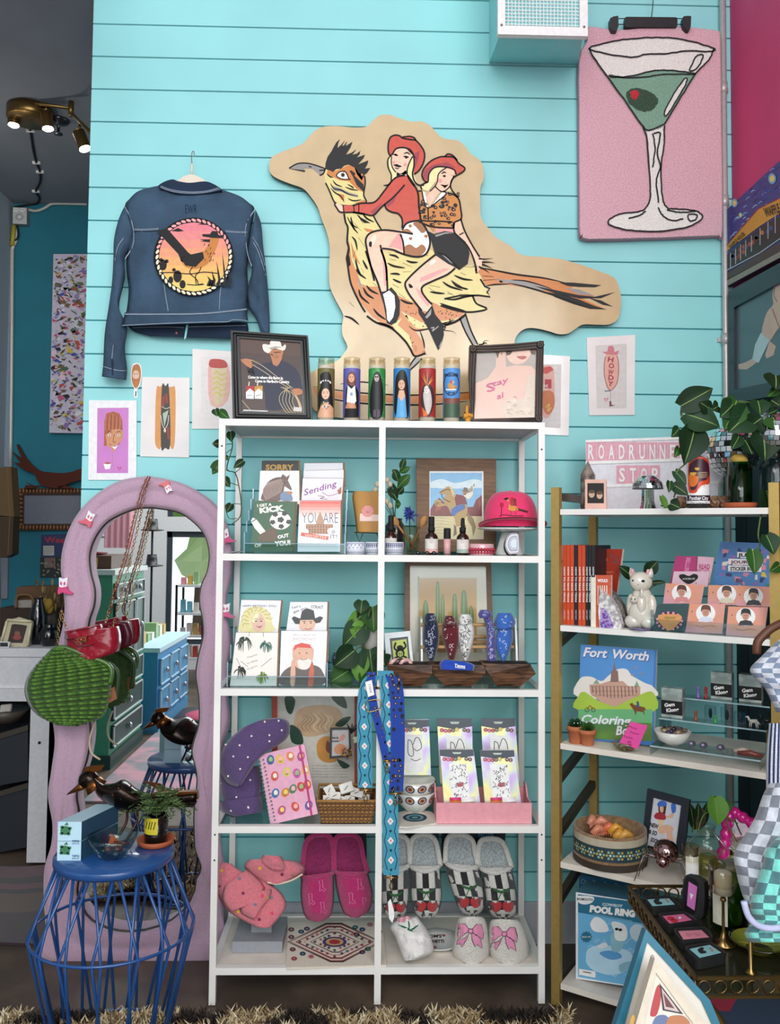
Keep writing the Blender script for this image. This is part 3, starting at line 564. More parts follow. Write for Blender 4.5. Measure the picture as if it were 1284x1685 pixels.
for q in (((835,465),(860,448),(885,455)),((845,480),(880,485)),((925,480),(950,475)),((830,575),(870,585),(905,575))):ol(ar(q),1.8,13,taper=1)
m.O(pl,*ar([(865,487)])[0],2.2,1.8,K,13);pf(ar(Q9('830 570 870 580 905 575 870 610')),K,13);m.O(pl,*ar([(880,555)])[0],.5,.5,K,13,n=8);m.O(pl,*ar([(903,565)])[0],.5,.5,K,13,n=8)
pf(ar(Q9('595 640 640 640 690 800 730 800 880 660 960 680 1010 720 1030 830 1040 920 960 960 955 1010 770 1000 760 1050 720 1000 640 970 610 800')),LEO,9)
pf(ar(Q9('640 640 670 650 700 790 690 810 650 720')),WH,10);pf(ar(Q9('730 800 840 650 885 655 820 740')),WH,10);ol(ar(Q9('640 640 660 740 700 810 800 740 885 665 850 640')),1.8,12);ol(ar([(700,810),(705,930)]),1.8,12)
for i in range(64):
 x,y=RU(610,1010),RU(660,985)
 if (x>730 and y<800-(x-730)*.9) or (x<720 and y>950) or (690<x<725) or (x>955 and y>930) or (x<690 and y<700):continue
 r_=RU(13,22);q=[(x+r_*cos(w)*RU(.8,1.2),y+r_*.8*sin(w)*RU(.8,1.2)) for w in range(6)];pf(ar(q),BK,9.5+i*.02,1)
 if i%2:pf(ar([(x+(a-x)*.45+2,y+(b-y)*.4) for a,b in q]),LEO,11)
ol(ar([(590,640),(640,635)]),2,12);ol(ar(Q9('895 655 960 675 1010 720 1030 820 1035 915 965 955 955 1010')),2.2,12);ol(ar(Q9('620 930 700 940 800 940 950 950')),2,12);ol(ar(Q9('640 960 760 1000 955 1010')),2.2,12)
pf(ar(Q9('770 1000 950 1010 970 1060 780 1060')),PNK,8)
pf(ar(Q9('700 1040 760 1070 870 1040 980 1060 1080 1150 1120 1260 1100 1370 1020 1430 900 1370 770 1280 740 1160')),BK,10);pf(ar(Q9('770 1080 880 1050 960 1060 870 1070 780 1100')),GRY,11);pf(ar(Q9('830 1270 900 1300 980 1380 930 1360')),GRY,11)
pf(ar(Q9('960 960 1030 915 1070 1040 1140 1180 1200 1290 1260 1310 1240 1390 1190 1450 1170 1350 1080 1200 970 1060')),SK,9)
ol(ar(Q9('1030 915 1070 1040 1150 1190 1220 1300')),2.3,12);ol(ar(Q9('965 955 970 1060 1090 1180 1160 1320 1190 1440')),2.3,12);ol(ar([(1015,1080),(1060,1055)]),1.6,12)
for q in (((1085,120),(1130,125),(1195,118)),((1110,150),(1160,148),(1210,155)),((1110,165),(1150,180),(1195,200)),((1085,185),(1130,205),(1170,235)),((1070,235),(1060,200),(1080,175))):ol(a4(q),3,12,taper='out')
pf(a4(Q9('1050 130 1090 115 1130 150 1110 180 1075 230 1055 190')),SK,11)
pf(a4(Q9('760 95 830 110 900 190 860 240 740 290 650 340 640 380 720 480 690 540 640 530 560 430 505 330 540 270 640 180')),SK,9)
pf(a4(Q9('860 200 720 270 620 310 630 270 800 200')),PNK,10);m.O(pl,*a4([(725,150)])[0],6,3,M('fbe6d6',.2),10,a=-.6);pf(a4(Q9('640 380 700 470 690 500 620 420 590 350')),PNK,10)
ol(a4(Q9('745 90 640 175 540 270 508 325 540 400 600 480 640 530')),2.6,12);ol(a4(Q9('900 195 840 245 740 290 650 335 640 380 680 440 720 480')),2.6,12);ol(a4(Q9('765 75 830 100 910 180 935 205')),2.4,12)
pf(a4(Q9('535 318 555 325 570 345 545 350')),K,12,1)
pf(a4(Q9('610 505 665 555 720 485 745 560 810 640 812 720 790 800 768 840 740 780 700 690 650 600 615 550')),BK,11);pf(a4(Q9('665 580 715 510 710 560 680 590')),GRY,12);pf(a4(Q9('770 820 795 760 790 800')),GRY,12);ol(a4(Q9('710 665 735 660 720 690 770 650')),1.4,12,mat=GRY)
ol(a4(Q9('805 650 825 660 815 680 880 690 905 712')),2,12,taper='out');ol(a4(Q9('800 630 860 615 885 625')),2,12,taper='out')
pf(Q9('515 638 600 650 700 652 770 646 800 655 700 664 600 662 520 650'),ORA,1);ol(Q9('515 636 600 647 700 650 790 644'),2,4,taper=1);ol(Q9('520 652 600 664 700 666 770 660'),2.4,4,taper=1);ol(Q9('560 632 590 628 640 634'),1.8,4,taper=1)
m.B('painted_design',board)
# ---------------------------------------------------------------- soft shapes built between two pixel outlines
class Relief:
 step=(6.0,6.0)
 """closed soft body whose left/right edges are pixel polylines on a plane; its front bulges by depth"""
 def __init__(s,pl,L,R,depth,nc=14,wr=0.0,wf=18,p=2.6,back=.5,n=5,dfun=None,base=0.0,seed=0):
  L=SPL(L,0,n);R=resample(SPL(R,0,n),len(L));s.pl=pl;s.rows=[];s.nc=nc;s.n=len(L);s.base=base
  for i in range(s.n):
   u=i/(s.n-1);row=[]
   for j in range(nc+1):
    t=j/nc;x=L[i][0]+(R[i][0]-L[i][0])*t;y=L[i][1]+(R[i][1]-L[i][1])*t
    e=(1-abs(2*t-1)**p)**.6 if 0<j<nc else 0
    h=depth*e*(dfun(u,t) if dfun else 1)
    if wr and 0<j<nc:h+=wr*e*noise.noise(V((x*wf/400,y*wf/700,seed)))
    row.append((x,y,h+base,-depth*back*e*(dfun(u,t) if dfun else 1)+base))
   s.rows.append(row)
 def mesh(s,m,mat,caps=1):
  nc=s.nc;vs=[];
  for r in s.rows:vs+=[s.pl.at(x,y,h) for x,y,h,b in r]+[s.pl.at(x,y,b) for x,y,h,b in r[1:-1]][::-1]
  k=2*nc;fs=[]
  for i in range(s.n-1):
   for j in range(k):a=i*k+j;b=i*k+(j+1)%k;fs.append((a,a+k,b+k,b))
  if caps:fs.append(tuple(range(k)));fs.append(tuple((s.n-1)*k+j for j in range(k))[::-1])
  m.add(vs,fs,mat,1);return m
 def h(s,px,py):
  best=None
  for i in range(s.n-1):
   a,b=s.rows[i],s.rows[i+1]
   for j in range(s.nc):
    cx=(a[j][0]+b[j+1][0])/2;cy=(a[j][1]+b[j+1][1])/2;d=(cx-px)**2+(cy-py)**2
    if best is None or d<best[0]:best=(d,(a[j][2]+a[j+1][2]+b[j][2]+b[j+1][2])/4)
  return best[1]
 def at(s,px,py,lift=0): return s.pl.at(px,py,lift+s.h(px,py)+.0012)
# ---------------------------------------------------------------- denim jacket
aj=lambda pts:remap(pts,170,240,4.2138)
pj=YP(YW-.055);DEN=M('3f5870',.9,kind='denim');DEN2=M('20334c',.9,kind='denim');ST=M('8c98a6',.8)
t=thing('denim_jacket',P(310,560,YW-.05),'blue denim jacket hanging back-out on the plank wall, with a round sunset bird patch','jacket')
body=Relief(pj,aj(Q9('385 275 250 310 180 370 150 420 160 560 165 700 160 850 175 1000 160 1150 130 1250')),
              aj(Q9('815 300 940 345 1010 395 1050 440 1030 560 1010 700 1000 850 1005 1000 1000 1150 1005 1290')[:9]+[(1000,1215)]),.035,nc=24,wr=.012,wf=16,p=3.5,seed=2)
m=MB();body.mesh(m,DEN)
def seam(rel,pts,dbl=3,w=.9,k=5,lift=0):
 for o in (0,dbl):m.L(rel,[(x,y+o*.55) for x,y in pts],w,ST,k,1)
m.L(body,aj([(200,588),(390,585)]),5,DEN2,2);m.L(body,aj([(840,600),(1000,605)]),5,DEN2,2)
seam(body,aj(Q9('195 577 300 578 385 572')));seam(body,aj(Q9('845 588 920 594 1000 596')))
for q in (Q9('150 420 190 500 210 590 205 690 150 780'),Q9('1050 440 1000 520 985 600 1000 740 1030 830'),Q9('415 900 430 1020 450 1140'),Q9('830 900 810 1020 805 1140')):seam(body,aj(q),3)
m.text(body,*aj([(608,435)])[0],15,'EWR',DEN2,3,w=19)
m.B('jacket_back',t)
for q0,q1,nm in ((Q9('150 415 110 500 75 640 70 780 60 950 40 1100 10 1300 0 1500 -10 1600'),Q9('180 520 215 640 150 780 150 920 110 1120 165 1250 150 1400 165 1540 160 1625'),'left'),
                   (Q9('1040 560 1000 740 1030 860 1000 1000 1010 1120 1060 1200 1090 1290'),Q9('1055 440 1095 540 1110 700 1130 860 1145 1020 1155 1200 1155 1300'),'right')):
 q0=q0[:len(q1)];rel=Relief(YP(YW-.05),aj(q0),aj(q1),.028,nc=12,wr=.014,wf=30,p=2.2,seed=5);m=MB();rel.mesh(m,DEN)
 if nm == 'left': seam(rel,aj(Q9('60 1470 70 1380 20 1500')[:2]),2);m.L(rel,aj(Q9('0 1530 90 1555 160 1560')),1.2,ST,5);m.L(rel,aj([(60,1480),(65,1590)]),2.5,DEN2,5);m.L(rel,aj(Q9('140 640 100 700 80 800')),1.2,ST,5)
 else: m.L(rel,aj(Q9('1020 640 1070 720 1110 840 1125 900')),1.2,ST,5);m.L(rel,aj(Q9('1035 630 1085 715 1122 830')),1.2,ST,5)
 m.B('sleeve',t)
rel=Relief(YP(YW-.065),aj(Q9('380 285 400 265 440 245 480 232'))[::-1],aj(Q9('820 305 790 280 760 262 715 245'))[::-1],.022,nc=16,p=2.5)
m=MB();cl=SPL(aj(Q9('380 282 420 250 480 232 520 245 600 256 700 246 760 262 820 302 780 318 700 332 600 338 500 328 430 305')),1,4)
m.S(YP(YW-.10),cl,.03,DEN2);m.L(YP(YW-.10),aj(Q9('395 285 440 305 520 322 620 328 720 320 810 298')),1,ST,3);m.L(YP(YW-.10),aj(Q9('400 278 450 298 530 314 620 320 720 312 800 290')),1,ST,3);m.B('collar',t)
band=Relief(YP(YW-.088),aj(Q9('150 1155 140 1200 125 1252')),aj(Q9('1000 1130 1000 1170 1005 1215')),.016,nc=20,wr=.004,p=6)
m=MB();band.mesh(m,DEN);seam(band,aj(Q9('150 1165 400 1165 700 1160 995 1130')),2);m.L(band,aj(Q9('130 1245 400 1232 700 1222 860 1220 900 1205 1000 1212')),1,ST,5);m.B('waistband',t)
low=Relief(YP(YW-.03),aj(Q9('170 1250 220 1290 330 1320')),aj(Q9('1000 1225 1000 1300 900 1340')),.012,nc=18,wr=.004,p=4)
m=MB();low.mesh(m,DEN2);m.L(low,aj(Q9('200 1262 400 1255 560 1260')),1,ST,4);m.L(low,aj(Q9('590 1255 800 1250 990 1245')),1,ST,4);m.P(low,aj(Q9('575 1240 590 1240 575 1330 560 1345')),teal,6);m.O(low,*aj([(508,1297)])[0],1.8,1.8,M('b36a4e',.3,.8),7);m.B('front_hem',t)
pp=YP(YW-.100);cx,cy=aj([(628,770)])[0];ptc=MB();
ptc.Z([(64*.00212,0),(64*.00212,.004)],pp.at(cx,cy,0),M('1d181a',.7),48,axis=(0,-1,0))
grad=['#e3828c','#e58a88','#e89480','#ea9d78','#ecaa70','#edb66c','#eec26c','#efcd76'];rr=57
for k,c in enumerate(grad):
 y0=cy-rr+2*rr*k/8;y1=cy-rr+2*rr*(k+1)/8;q=[]
 for i in range(7):y=y0+(y1-y0)*i/6;q.append((cx-math.sqrt(max(0,rr*rr-(y-cy)**2)),y))
 q+=[(2*cx-x,y) for x,y in q[::-1]];ptc.P(pp,q,M(c,.8),14)
for k in range(44):
 a=2*pi*k/44;x=cx+60.5*cos(a);y=cy+60.5*sin(a);ptc.O(pp,x,y,4.2,2.2,M('e9a1a0' if y<cy-12 else '#efe2c4',.7),15,a=a+pi/2+.45,n=10)
pb=lambda pts,mat=BLK,k=16,sm=0:ptc.P(pp,aj(pts),mat,k,sm)
pb(Q9('370 590 440 570 590 740 620 760 600 830 540 800 520 750'));pb(Q9('470 590 520 570 560 590 520 595'));pb(Q9('655 545 690 535 730 548'))
pb(Q9('540 780 600 760 680 740 720 700 740 660 740 640 800 640 790 690 760 760 720 820 660 850 600 850 560 830'),M('c5803f',.8),16,1);pb(Q9('540 780 600 755 690 735 700 780 640 840 570 830'),BLK,17)
pb(Q9('685 612 740 612 755 590 790 592 800 620 840 620 830 640 760 638 690 628'),BLK,18);pb(Q9('668 648 740 648 740 668 670 662 700 658'),BLK,17)
for q in (Q9('620 840 600 880 650 930 660 960 690 955'),Q9('680 840 660 880 640 900 645 960'),Q9('390 880 480 878 600 888 700 875 800 885'),Q9('580 960 640 965 700 960')):ptc.L(pp,aj(q),1.6,BLK,17)
for k in range(16):x=RU(700,780);y=RU(660,800);ptc.L(pp,aj([(x,y),(x-4,y+14)]),1,BLK,18)
for x,y,rx,ry in ((415,825,6,9),(515,905,7,10),(550,960,5,7),(468,930,4,6),(400,790,3,3),(440,800,3,3),(490,860,3,3)):ptc.O(pp,*aj([(x,y)])[0],rx,ry,BLK,17)
for x,h_ in ((720,900),(750,860),(785,795),(825,730),(860,840),(735,930)):pb([(x,h_),(x+30,930),(x+20,975),(x-5,970),(x+12,930)])
ptc.B('round_patch',t)
hg=thing('coat_hanger',P(318,296,YW-.06),'cream velvet hanger with a wire hook holding the denim jacket','hanger')
m=MB();m.S(YP(YW-.075),SPL(aj(Q9('515 240 560 210 610 198 660 212 715 246 740 262 620 262 500 255')),1,4),.01,M('e4d8c4',.9,kind='fab'));m.T([YP(YW-.07).at(*q) for q in aj([(615,200),(615,125)])],.004,M('e4d8c4',.8));m.B('hanger_body',hg)
m=MB();m.T([YP(YW-.07).at(*q) for q in SPL(aj(Q9('615 125 612 75 618 40 628 40 630 68 622 75')),n=4)],.0018,M('8f8a88',.3,.9));m.B('hook',hg)
# ---------------------------------------------------------------- martini rug on its clip hanger
a9=lambda pts:remap(pts,780,0,2.5476)
YR=YW-.045;pr=YP(YR);PR=M('e6acb9',1,kind='fuzz',scale=45,amt=.16,hex2='#efc0c9');CRM=M('f1ece4',1,kind='fuzz',scale=45,amt=.12);GRN=M('7fa890',1,kind='fuzz',scale=45,amt=.16);BKF=M('17141a',1,kind='fuzz',scale=45)
t=thing('martini_rug',P(1070,390,YR),'pink tufted rug with a large martini glass and olive, hung on the wall','rug')
m=MB();ro=a9(Q9('480 112 600 125 780 108 980 122 1018 130 1035 170 1040 500 1045 960 1030 985 1000 992 700 1000 480 1005 450 985 442 960 440 560 440 250 475 170'))
ro=SPL(ro,1,3);ro=[(x+RU(-.4,.4),y+RU(-.4,.4)) for x,y in ro]
m.S(YP(YR+.012),ro,.02,PR,M('c98a9b',.9));
cxr,cyr=1071,218;inn=[(cxr+(x-cxr)*.985,cyr+(y-cyr)*.99) for x,y in ro]
bk=[YP(YR+.012).at(x,y,0) for x,y in (ro[::-1] if area2(ro)>0 else ro)];fr=[pr.at(x,y,0) for x,y in (inn[::-1] if area2(ro)>0 else inn)];m.prism(fr,bk,PR,PR,1)
m.B('rug_base',t)
def rag(pts,closed=1,j=.9):
 pts=SPL(pts,closed,6);return [(x+RU(-j,j),y+RU(-j,j)) for x,y in pts]
def raised(pts,mat,h,rg=1):
 q=rag(pts) if rg else pts;m.S(pr,q,h,mat,lift=h)
m=MB()
cup=a9(Q9('482 203 560 178 660 162 790 157 900 170 1008 203 985 250 930 310 860 420 800 520 795 600 785 780 800 860 850 880 930 880 958 910 900 950 780 968 660 965 580 945 570 920 620 895 700 885 735 850 740 760 735 640 725 560 710 530 640 430 560 320 510 250'))
raised(cup,CRM,.004)
raised(a9(Q9('565 318 640 322 760 295 860 298 930 310 880 390 800 520 760 540 720 538 640 425')),GRN,.0052)
raised(a9(Q9('640 390 680 368 740 385 772 420 755 455 710 468 665 445 645 420')),M('2b4a33',1,kind='fuzz',scale=45),.0062)
raised(a9(Q9('655 385 680 378 694 392 680 415 660 408')),M('c01f30',1,kind='fuzz',scale=45),.007)
raised(a9(Q9('885 330 892 345 850 420 808 485 802 465 840 390')),CRM,.0062)
m.B('martini_pattern',t)
m=MB()
def rl(pts,w=2.4,closed=0):
 q=rag(pts,closed,.55);n=len(q)
 m.L(pr,q,w*RU(.95,1.05),BKF,24,0,0,closed)
for q,c in ((Q9('482 203 560 178 660 162 790 157 900 170 1008 203 985 215 900 212 800 225 720 228 660 240 560 225'),1),(Q9('1008 203 985 250 930 310 860 420 800 520'),0),(Q9('482 203 510 250 560 320 640 430 710 530 740 545 800 520'),0),
             (Q9('565 315 640 322 760 295 860 298 930 310'),0),(Q9('570 322 700 325 800 312 930 312'),0),(Q9('710 530 725 580 735 700 740 800 735 850 700 885 620 895 570 920 575 945 660 965 780 970 900 950 958 915 935 885 850 875 810 870 790 820 785 700 798 600 800 525'),0),
             (Q9('755 560 782 560 770 640 782 700 765 760 775 850'),0),(Q9('750 560 760 620 750 700'),0),(Q9('775 870 790 900 830 925 880 915'),0),(Q9('650 915 690 905 720 885'),0),(Q9('885 330 892 345 850 420 808 485 802 465 840 390'),1),(Q9('935 235 962 232 940 280 910 298 908 285'),1),(Q9('900 900 935 900 930 920 905 925'),1),(Q9('810 880 870 890 930 885'),0)): rl(a9(q),closed=c)
m.B('black_outline',t)
t=thing('clip_hanger',P(1071,40,YR-.02),'black clip hanger gripping the top edge of the martini rug','hanger')
m=MB();ph=YP(YR-.012);m.S(ph,a9(Q9('634 74 640 70 848 72 854 76 854 108 848 112 640 112 633 108')),.02,M('1a1a1d',.5));m.B('grip_bar',t)
m=MB();
for y in (78,102):m.T([ph.at(*q,-.008) for q in a9([(600,y),(885,y)])],.0015,M('3a3a3e',.3,.9))
m.T([ph.at(*q,-.008) for q in a9(Q9('745 72 750 30 752 0 750 -60'))],.0016,M('3a3a3e',.3,.9));m.B('wire',t)
for q in (Q9('573 75 588 68 606 66 607 110 600 128 582 128 574 112'),Q9('880 68 900 66 912 68 910 110 905 126 895 124 880 108')):MB().S(YP(YR-.022),a9(q),.03,M('202024',.5)).B('clip',t)
# ---------------------------------------------------------------- hot dog prints in sleeves
a5=lambda pts:remap(pts,0,400,3.567)
a8=lambda pts:remap(pts,900,530,3.3438)
paper=M('e9e2df',.12,kind='glossy',scale=8)
def print_card(out,label,th=.004,Y=YW-.006,mat=None,nm='art_print'):
 m=MB();pl=YP(Y);m.S(pl,out,th,mat or paper);return m,pl
m,pl=print_card(a5(Q9('522 922 803 924 800 1390 518 1390')),'',mat=M('e8e6e8'))
m.P(pl,a5(Q9('572 968 755 966 752 1350 568 1350')),M('c67cc0',.5,scale=12),1)
sk=M('c98b62',.5);m.P(pl,a5(Q9('612 1100 640 1060 700 1060 722 1110 718 1150 690 1190 665 1225 650 1200 620 1180')),sk,2,1)
m.P(pl,a5(Q9('612 1120 612 1050 625 1000 665 988 700 1000 718 1040 720 1100 690 1090 660 1095 620 1125 628 1190 610 1190')),M('a4583a',.5),3);
for k in range(9):m.L(pl,a5([(625+10*k,1005+abs(k-4)*4),(618+11*k,1060),(620+10*k,1095)]),.7,M('6f3420' if k%2 else '#cf8a5c',.5),4)
for x in (642,697):m.O(pl,*a5([(x,1128)])[0],2.6,1.8,WHT,5);m.O(pl,*a5([(x,1128)])[0],1.3,1.4,M('4e6a7a'),6);m.L(pl,a5([(x-14,1112),(x,1105),(x+14,1110)]),.8,BLK,6)
m.L(pl,a5(Q9('672 1120 664 1165 680 1165')),.9,M('7d4a30',.5),5);m.P(pl,a5(Q9('645 1182 672 1192 700 1176 675 1212')),WHT,5);m.L(pl,a5(Q9('640 1178 672 1194 702 1174')),1,M('a23c3a',.5),6);m.L(pl,a5([(660,1225),(662,1310)]),1,M('a8859a',.5),3)
m.P(pl,a5(Q9('608 1296 652 1296 645 1325 618 1328')),WHT,3);m.O(pl,*a5([(632,1292)])[0],5,1.6,M('a9564a',.5),4);m.L(pl,a5(Q9('690 1315 700 1332 712 1315 700 1318 690 1312')),.8,M('b8325a',.5),4)
m.bl('art_print','white-bordered print of a smiling red-haired face on purple, lowest left of the hot dog prints','art print')
m,pl=print_card(a5(Q9('834 786 1114 790 1110 1258 823 1252')),'')
bun=M('d59150',.5,scale=40);m.P(pl,a5(Q9('918 860 940 845 960 860 950 1180 915 1190 910 1100')),bun,1,1);m.P(pl,a5(Q9('990 860 1010 845 1030 870 1026 1170 1000 1190 985 1000')),bun,1,1)
m.P(pl,a5(Q9('950 850 972 840 992 850 1000 1180 970 1202 945 1190')),M('37322f',.4,scale=90),2,1)
for q in ([(975,885),(980,940)],[(985,1080),(990,1150)],[(960,900),(958,960)]):m.L(pl,a5(q),4,M('8d3a2a',.5),3)
m.P(pl,a5(Q9('955 1000 990 980 965 1080')),M('9fb7a4'),3);m.L(pl,a5(Q9('950 960 975 972 1000 962')),1,M('c8c6c8',.3),4);m.L(pl,a5(Q9('944 1010 955 1070 968 1088 985 1060 990 1010')),.9,M('e0dee2',.3),4);m.O(pl,*a5([(968,1100)])[0],1.8,3.2,M('d9d3c2',.3),5)
m.bl('art_print','sleeved print of a dark sausage wearing a pendant in a bun, below the jacket cuff','art print')
m,pl=print_card(a5(Q9('1130 620 1420 640 1420 1090 1127 1090')),'')
m.P(pl,a5(Q9('1180 668 1400 670 1400 1040 1180 1040')),M('d9d2cf',.3),1);m.P(pl,a5(Q9('1225 700 1250 680 1320 690 1350 760 1345 900 1300 960 1240 950 1222 850')),M('dfb0a6',.5),2,1);m.P(pl,a5(Q9('1250 700 1300 690 1330 760 1310 930 1260 940 1245 820')),M('d9c3a0',.5),3,1)
m.P(pl,a5(Q9('1228 700 1250 680 1320 690 1330 730 1240 730')),M('b4443e',.5),4,1)
for k in range(5):m.L(pl,a5([(1250,770+30*k),(1275,755+30*k),(1300,775+30*k),(1330,760+30*k)]),1.8,M('cfc05a',.5),4)
m.bl('art_print','sleeved sausage print with a red cap, partly behind the cowboy poster frame','art print')
pl=YP(YW-.004);m=MB();q=a5(Q9('775 720 790 705 815 706 830 730 832 780 820 840 805 858 808 905 790 908 785 870 788 855 772 820 768 770'));m.S(pl,SPL(q,1,3),.003,WHT)
m.P(pl,a5(Q9('780 725 795 712 812 712 825 735 827 780 815 835 800 852 788 845 776 815 773 770')),M('b8763f',.5),1,1);m.O(pl,*a5([(798,775)])[0],5.5,8,M('e6bfa6',.5),2);
for x in (790,806):m.O(pl,*a5([(x,768)])[0],.9,.7,BLK,3)
m.L(pl,a5(Q9('788 795 798 803 810 794')),1,M('a23c3a',.5),3);m.L(pl,a5([(798,870),(797,900)]),1.6,BLK,2);m.bl('corn_dog_sticker','small corn dog cutout sticker with a face, stuck below the jacket cuff','sticker')
m,pl=print_card(a8(Q9('220 85 487 70 484 511 234 513')),'')
m.P(pl,a8(Q9('268 130 440 118 440 474 275 475')),M('cdc6c2',.3),1);pk=M('c9727a',.5,scale=50);dkp=M('7f3340',.5)
m.P(pl,a8(Q9('325 185 355 175 388 185 396 230 394 300 380 350 350 378 328 350 318 290 316 230')),M('d9a091',.5,scale=60),2,1);m.L(pl,a8(Q9('322 190 316 240 320 310 345 374 378 352 394 300 395 220 385 185')),1,dkp,3)
m.P(pl,a8(Q9('306 165 330 178 390 180 398 155 372 165 370 140 360 130 340 132 333 162')),pk,4)
for ch,y in (('H',205),('O',240),('W',275),('D',305),('Y',338)): m.text(pl,*a8([(355+RU(-6,4),y)])[0],8,ch,M('a3283f',.5),4,w=9,bold=.03,ang=.2)
m.L(pl,a8([(352,378),(352,440)]),1.2,M('a79a92',.5),3);m.P(pl,a8(Q9('345 435 355 435 357 455 380 458 345 465')),dkp,3);m.L(pl,a8([(318,380),(350,378)]),1.4,M('4a4f63',.5),3);m.L(pl,a8(Q9('315 420 326 436 338 418 326 424 315 418')),.8,M('c23a4a',.5),3)
m.bl('art_print','sleeved corn dog print lettered HOWDY, right of the tan board','art print')
m,pl=print_card(a8(Q9('-110 175 128 188 121 625 -110 615')),'')
m.P(pl,a8(Q9('-60 230 80 232 76 584 -60 575')),M('c9c2bf',.3),1);m.P(pl,a8(Q9('-30 245 20 240 40 270 42 400 35 480 0 530 -40 480 -40 300')),M('d8a59a',.5,scale=50),2,1);m.P(pl,a8(Q9('-20 250 20 243 38 262 0 285 -20 282')),M('c24a44',.5),3)
m.rect(pl,*a8([(-10,315)])[0],*a8([(26,365)])[0],M('b3303a',.5),3);m.P(pl,a8(Q9('-20 380 38 390 40 470 5 510 -25 460')),M('c5703f',.5),3,1);m.text(pl,897,635,5,'ONE',WHT,5,w=10);m.text(pl,897,641,4,'STAR',WHT,5,w=10)
m.L(pl,a8(Q9('-5 470 15 450 5 490 25 470')),1,M('e8cf6a',.5),4)
m.bl('art_print','sleeved print of a red and pink sausage, half hidden behind the ornate frame','art print')
# ---------------------------------------------------------------- pictures on the right side wall
class XP(Plane):
 def __init__(s,X): s.p=V((X,0,0));s.n=V((-1,0,0))
ab=lambda pts:remap(pts,1180,240,4.2125)
pl=XP(WR-.03);m=MB();q=Q9('1196 345 1310 240 1310 410 1196 472')
m.S(pl,q,.03,M('232d6e',.5),M('1b1f33',.6));m.S(pl,q,.002,M('25337f',.4,scale=5),lift=.001)
tq=thing('diner_painting',pl.at(1230,440),'blue night painting of a yellow-topped diner on the magenta side wall','painting')
m.B('canvas',tq);m=MB()
for i in range(60):
 x=RU(1199,1283);top=342-(x-1196)*.92;bot=402-(x-1196)*.72;y=RU(top+5,bot-4);L_=RU(5,11)
 m.L(pl,[(x,y),(x+L_*.5,y-L_*.55),(x+L_,y-L_*.62)],1.4,M(RC(('#3f6fc0','#7fb0dc','#1a2563','#2e4fae','#a9cbe0')),.5),4+i%4,1,1)
for x,y,r in ((1271,294,5),(1209,334,4),(1219,354,2.5)):m.O(pl,x,y,r*1.3,r*1.8,M('7fa6c8',.5),8,n=14);m.O(pl,x,y,r*.8,r*1.1,M('e9d56a',.5),9,n=12)
m.P(pl,ab(Q9('65 735 60 700 285 440 435 365 500 335 500 440 435 468 300 555 120 690')),M('d8941f',.4,scale=10),9);m.L(pl,ab(Q9('60 700 285 438 435 363 500 333')),1.6,M('a32a1e',.5),10,sm=0)
m.P(pl,ab(Q9('65 760 300 565 500 450 500 620 435 650 65 880')),M('35221c',.5),9);
for x in (95,130,165,200,240,300,355,405):yy=760-(x-65)*.84;m.L(pl,ab([(x,yy+8),(x,yy+110+(x-65)*.06)]),1.2,M('c8c3c8'),11,sm=0)
for i in range(16):x=RU(75,420);yy=790-(x-65)*.8+RU(0,50);m.O(pl,*ab([(x,yy)])[0],3,4,M(RC(('#b0492a','#8a3020','#c4713e','#3a4f8a')),.5),10,n=8)
m.L(pl,ab(Q9('65 865 300 740 500 600')),1.6,M('b9b4bd'),11,sm=0);m.P(pl,ab(Q9('65 885 500 630 500 700 65 935')),M('4d2c2a',.5),10);m.P(pl,ab(Q9('65 930 500 700 500 740 65 975')),M('8d8374',.5),10)
m.text(pl,*ab([(395,440)])[0],15,'WAFFLE H',M('201510'),13,ang=-.33,w=33,bold=.03);m.text(pl,*ab([(138,655)])[0],6.5,'WAFFLE HOUSE',M('201510'),13,ang=-.78,w=34,bold=.02)
m.B('painted_scene',tq)
pl=XP(WR-.04);tq=thing('framed_swimmer_painting',pl.at(1240,640),'dark-framed painting of a crouching person in pale shorts on the right wall','painting')
o=Q9('1204 478 1310 405 1310 600 1204 655');o=ab(Q9('80 1010 560 740 560 1700 85 1790'));i_=ab(Q9('118 1120 560 880 560 1600 120 1690'))
m=MB();
for k in range(4):m.S(pl,[o[k],o[(k+1)%4],i_[(k+1)%4],i_[k]],.035,M('141d28',.35))
m.B('frame',tq);pl=XP(WR-.03);m=MB();m.S(pl,ab(Q9('100 1110 570 860 570 1610 100 1700')),.01,M('4c6168',.3,scale=4));S2=M('c9ab9a',.5)
m.P(pl,ab(Q9('310 1290 345 1160 390 1100 385 1040 400 970 450 930 560 930 560 1200 435 1260 370 1350 330 1340')),S2,2,1);m.P(pl,ab(Q9('305 1295 365 1350 290 1505 245 1480 265 1380')),M('b4ccd0',.5),3);m.P(pl,ab(Q9('255 1470 280 1500 210 1550 150 1548 148 1515 200 1500')),S2,2);m.P(pl,ab(Q9('365 1350 410 1390 395 1450 345 1475 335 1450')),S2,2)
for q in (Q9('385 1130 410 1200 435 1260'),Q9('400 980 395 1040 420 1080')):m.L(pl,ab(q),1,M('7a5a50',.5),4)
m.B('canvas',tq)
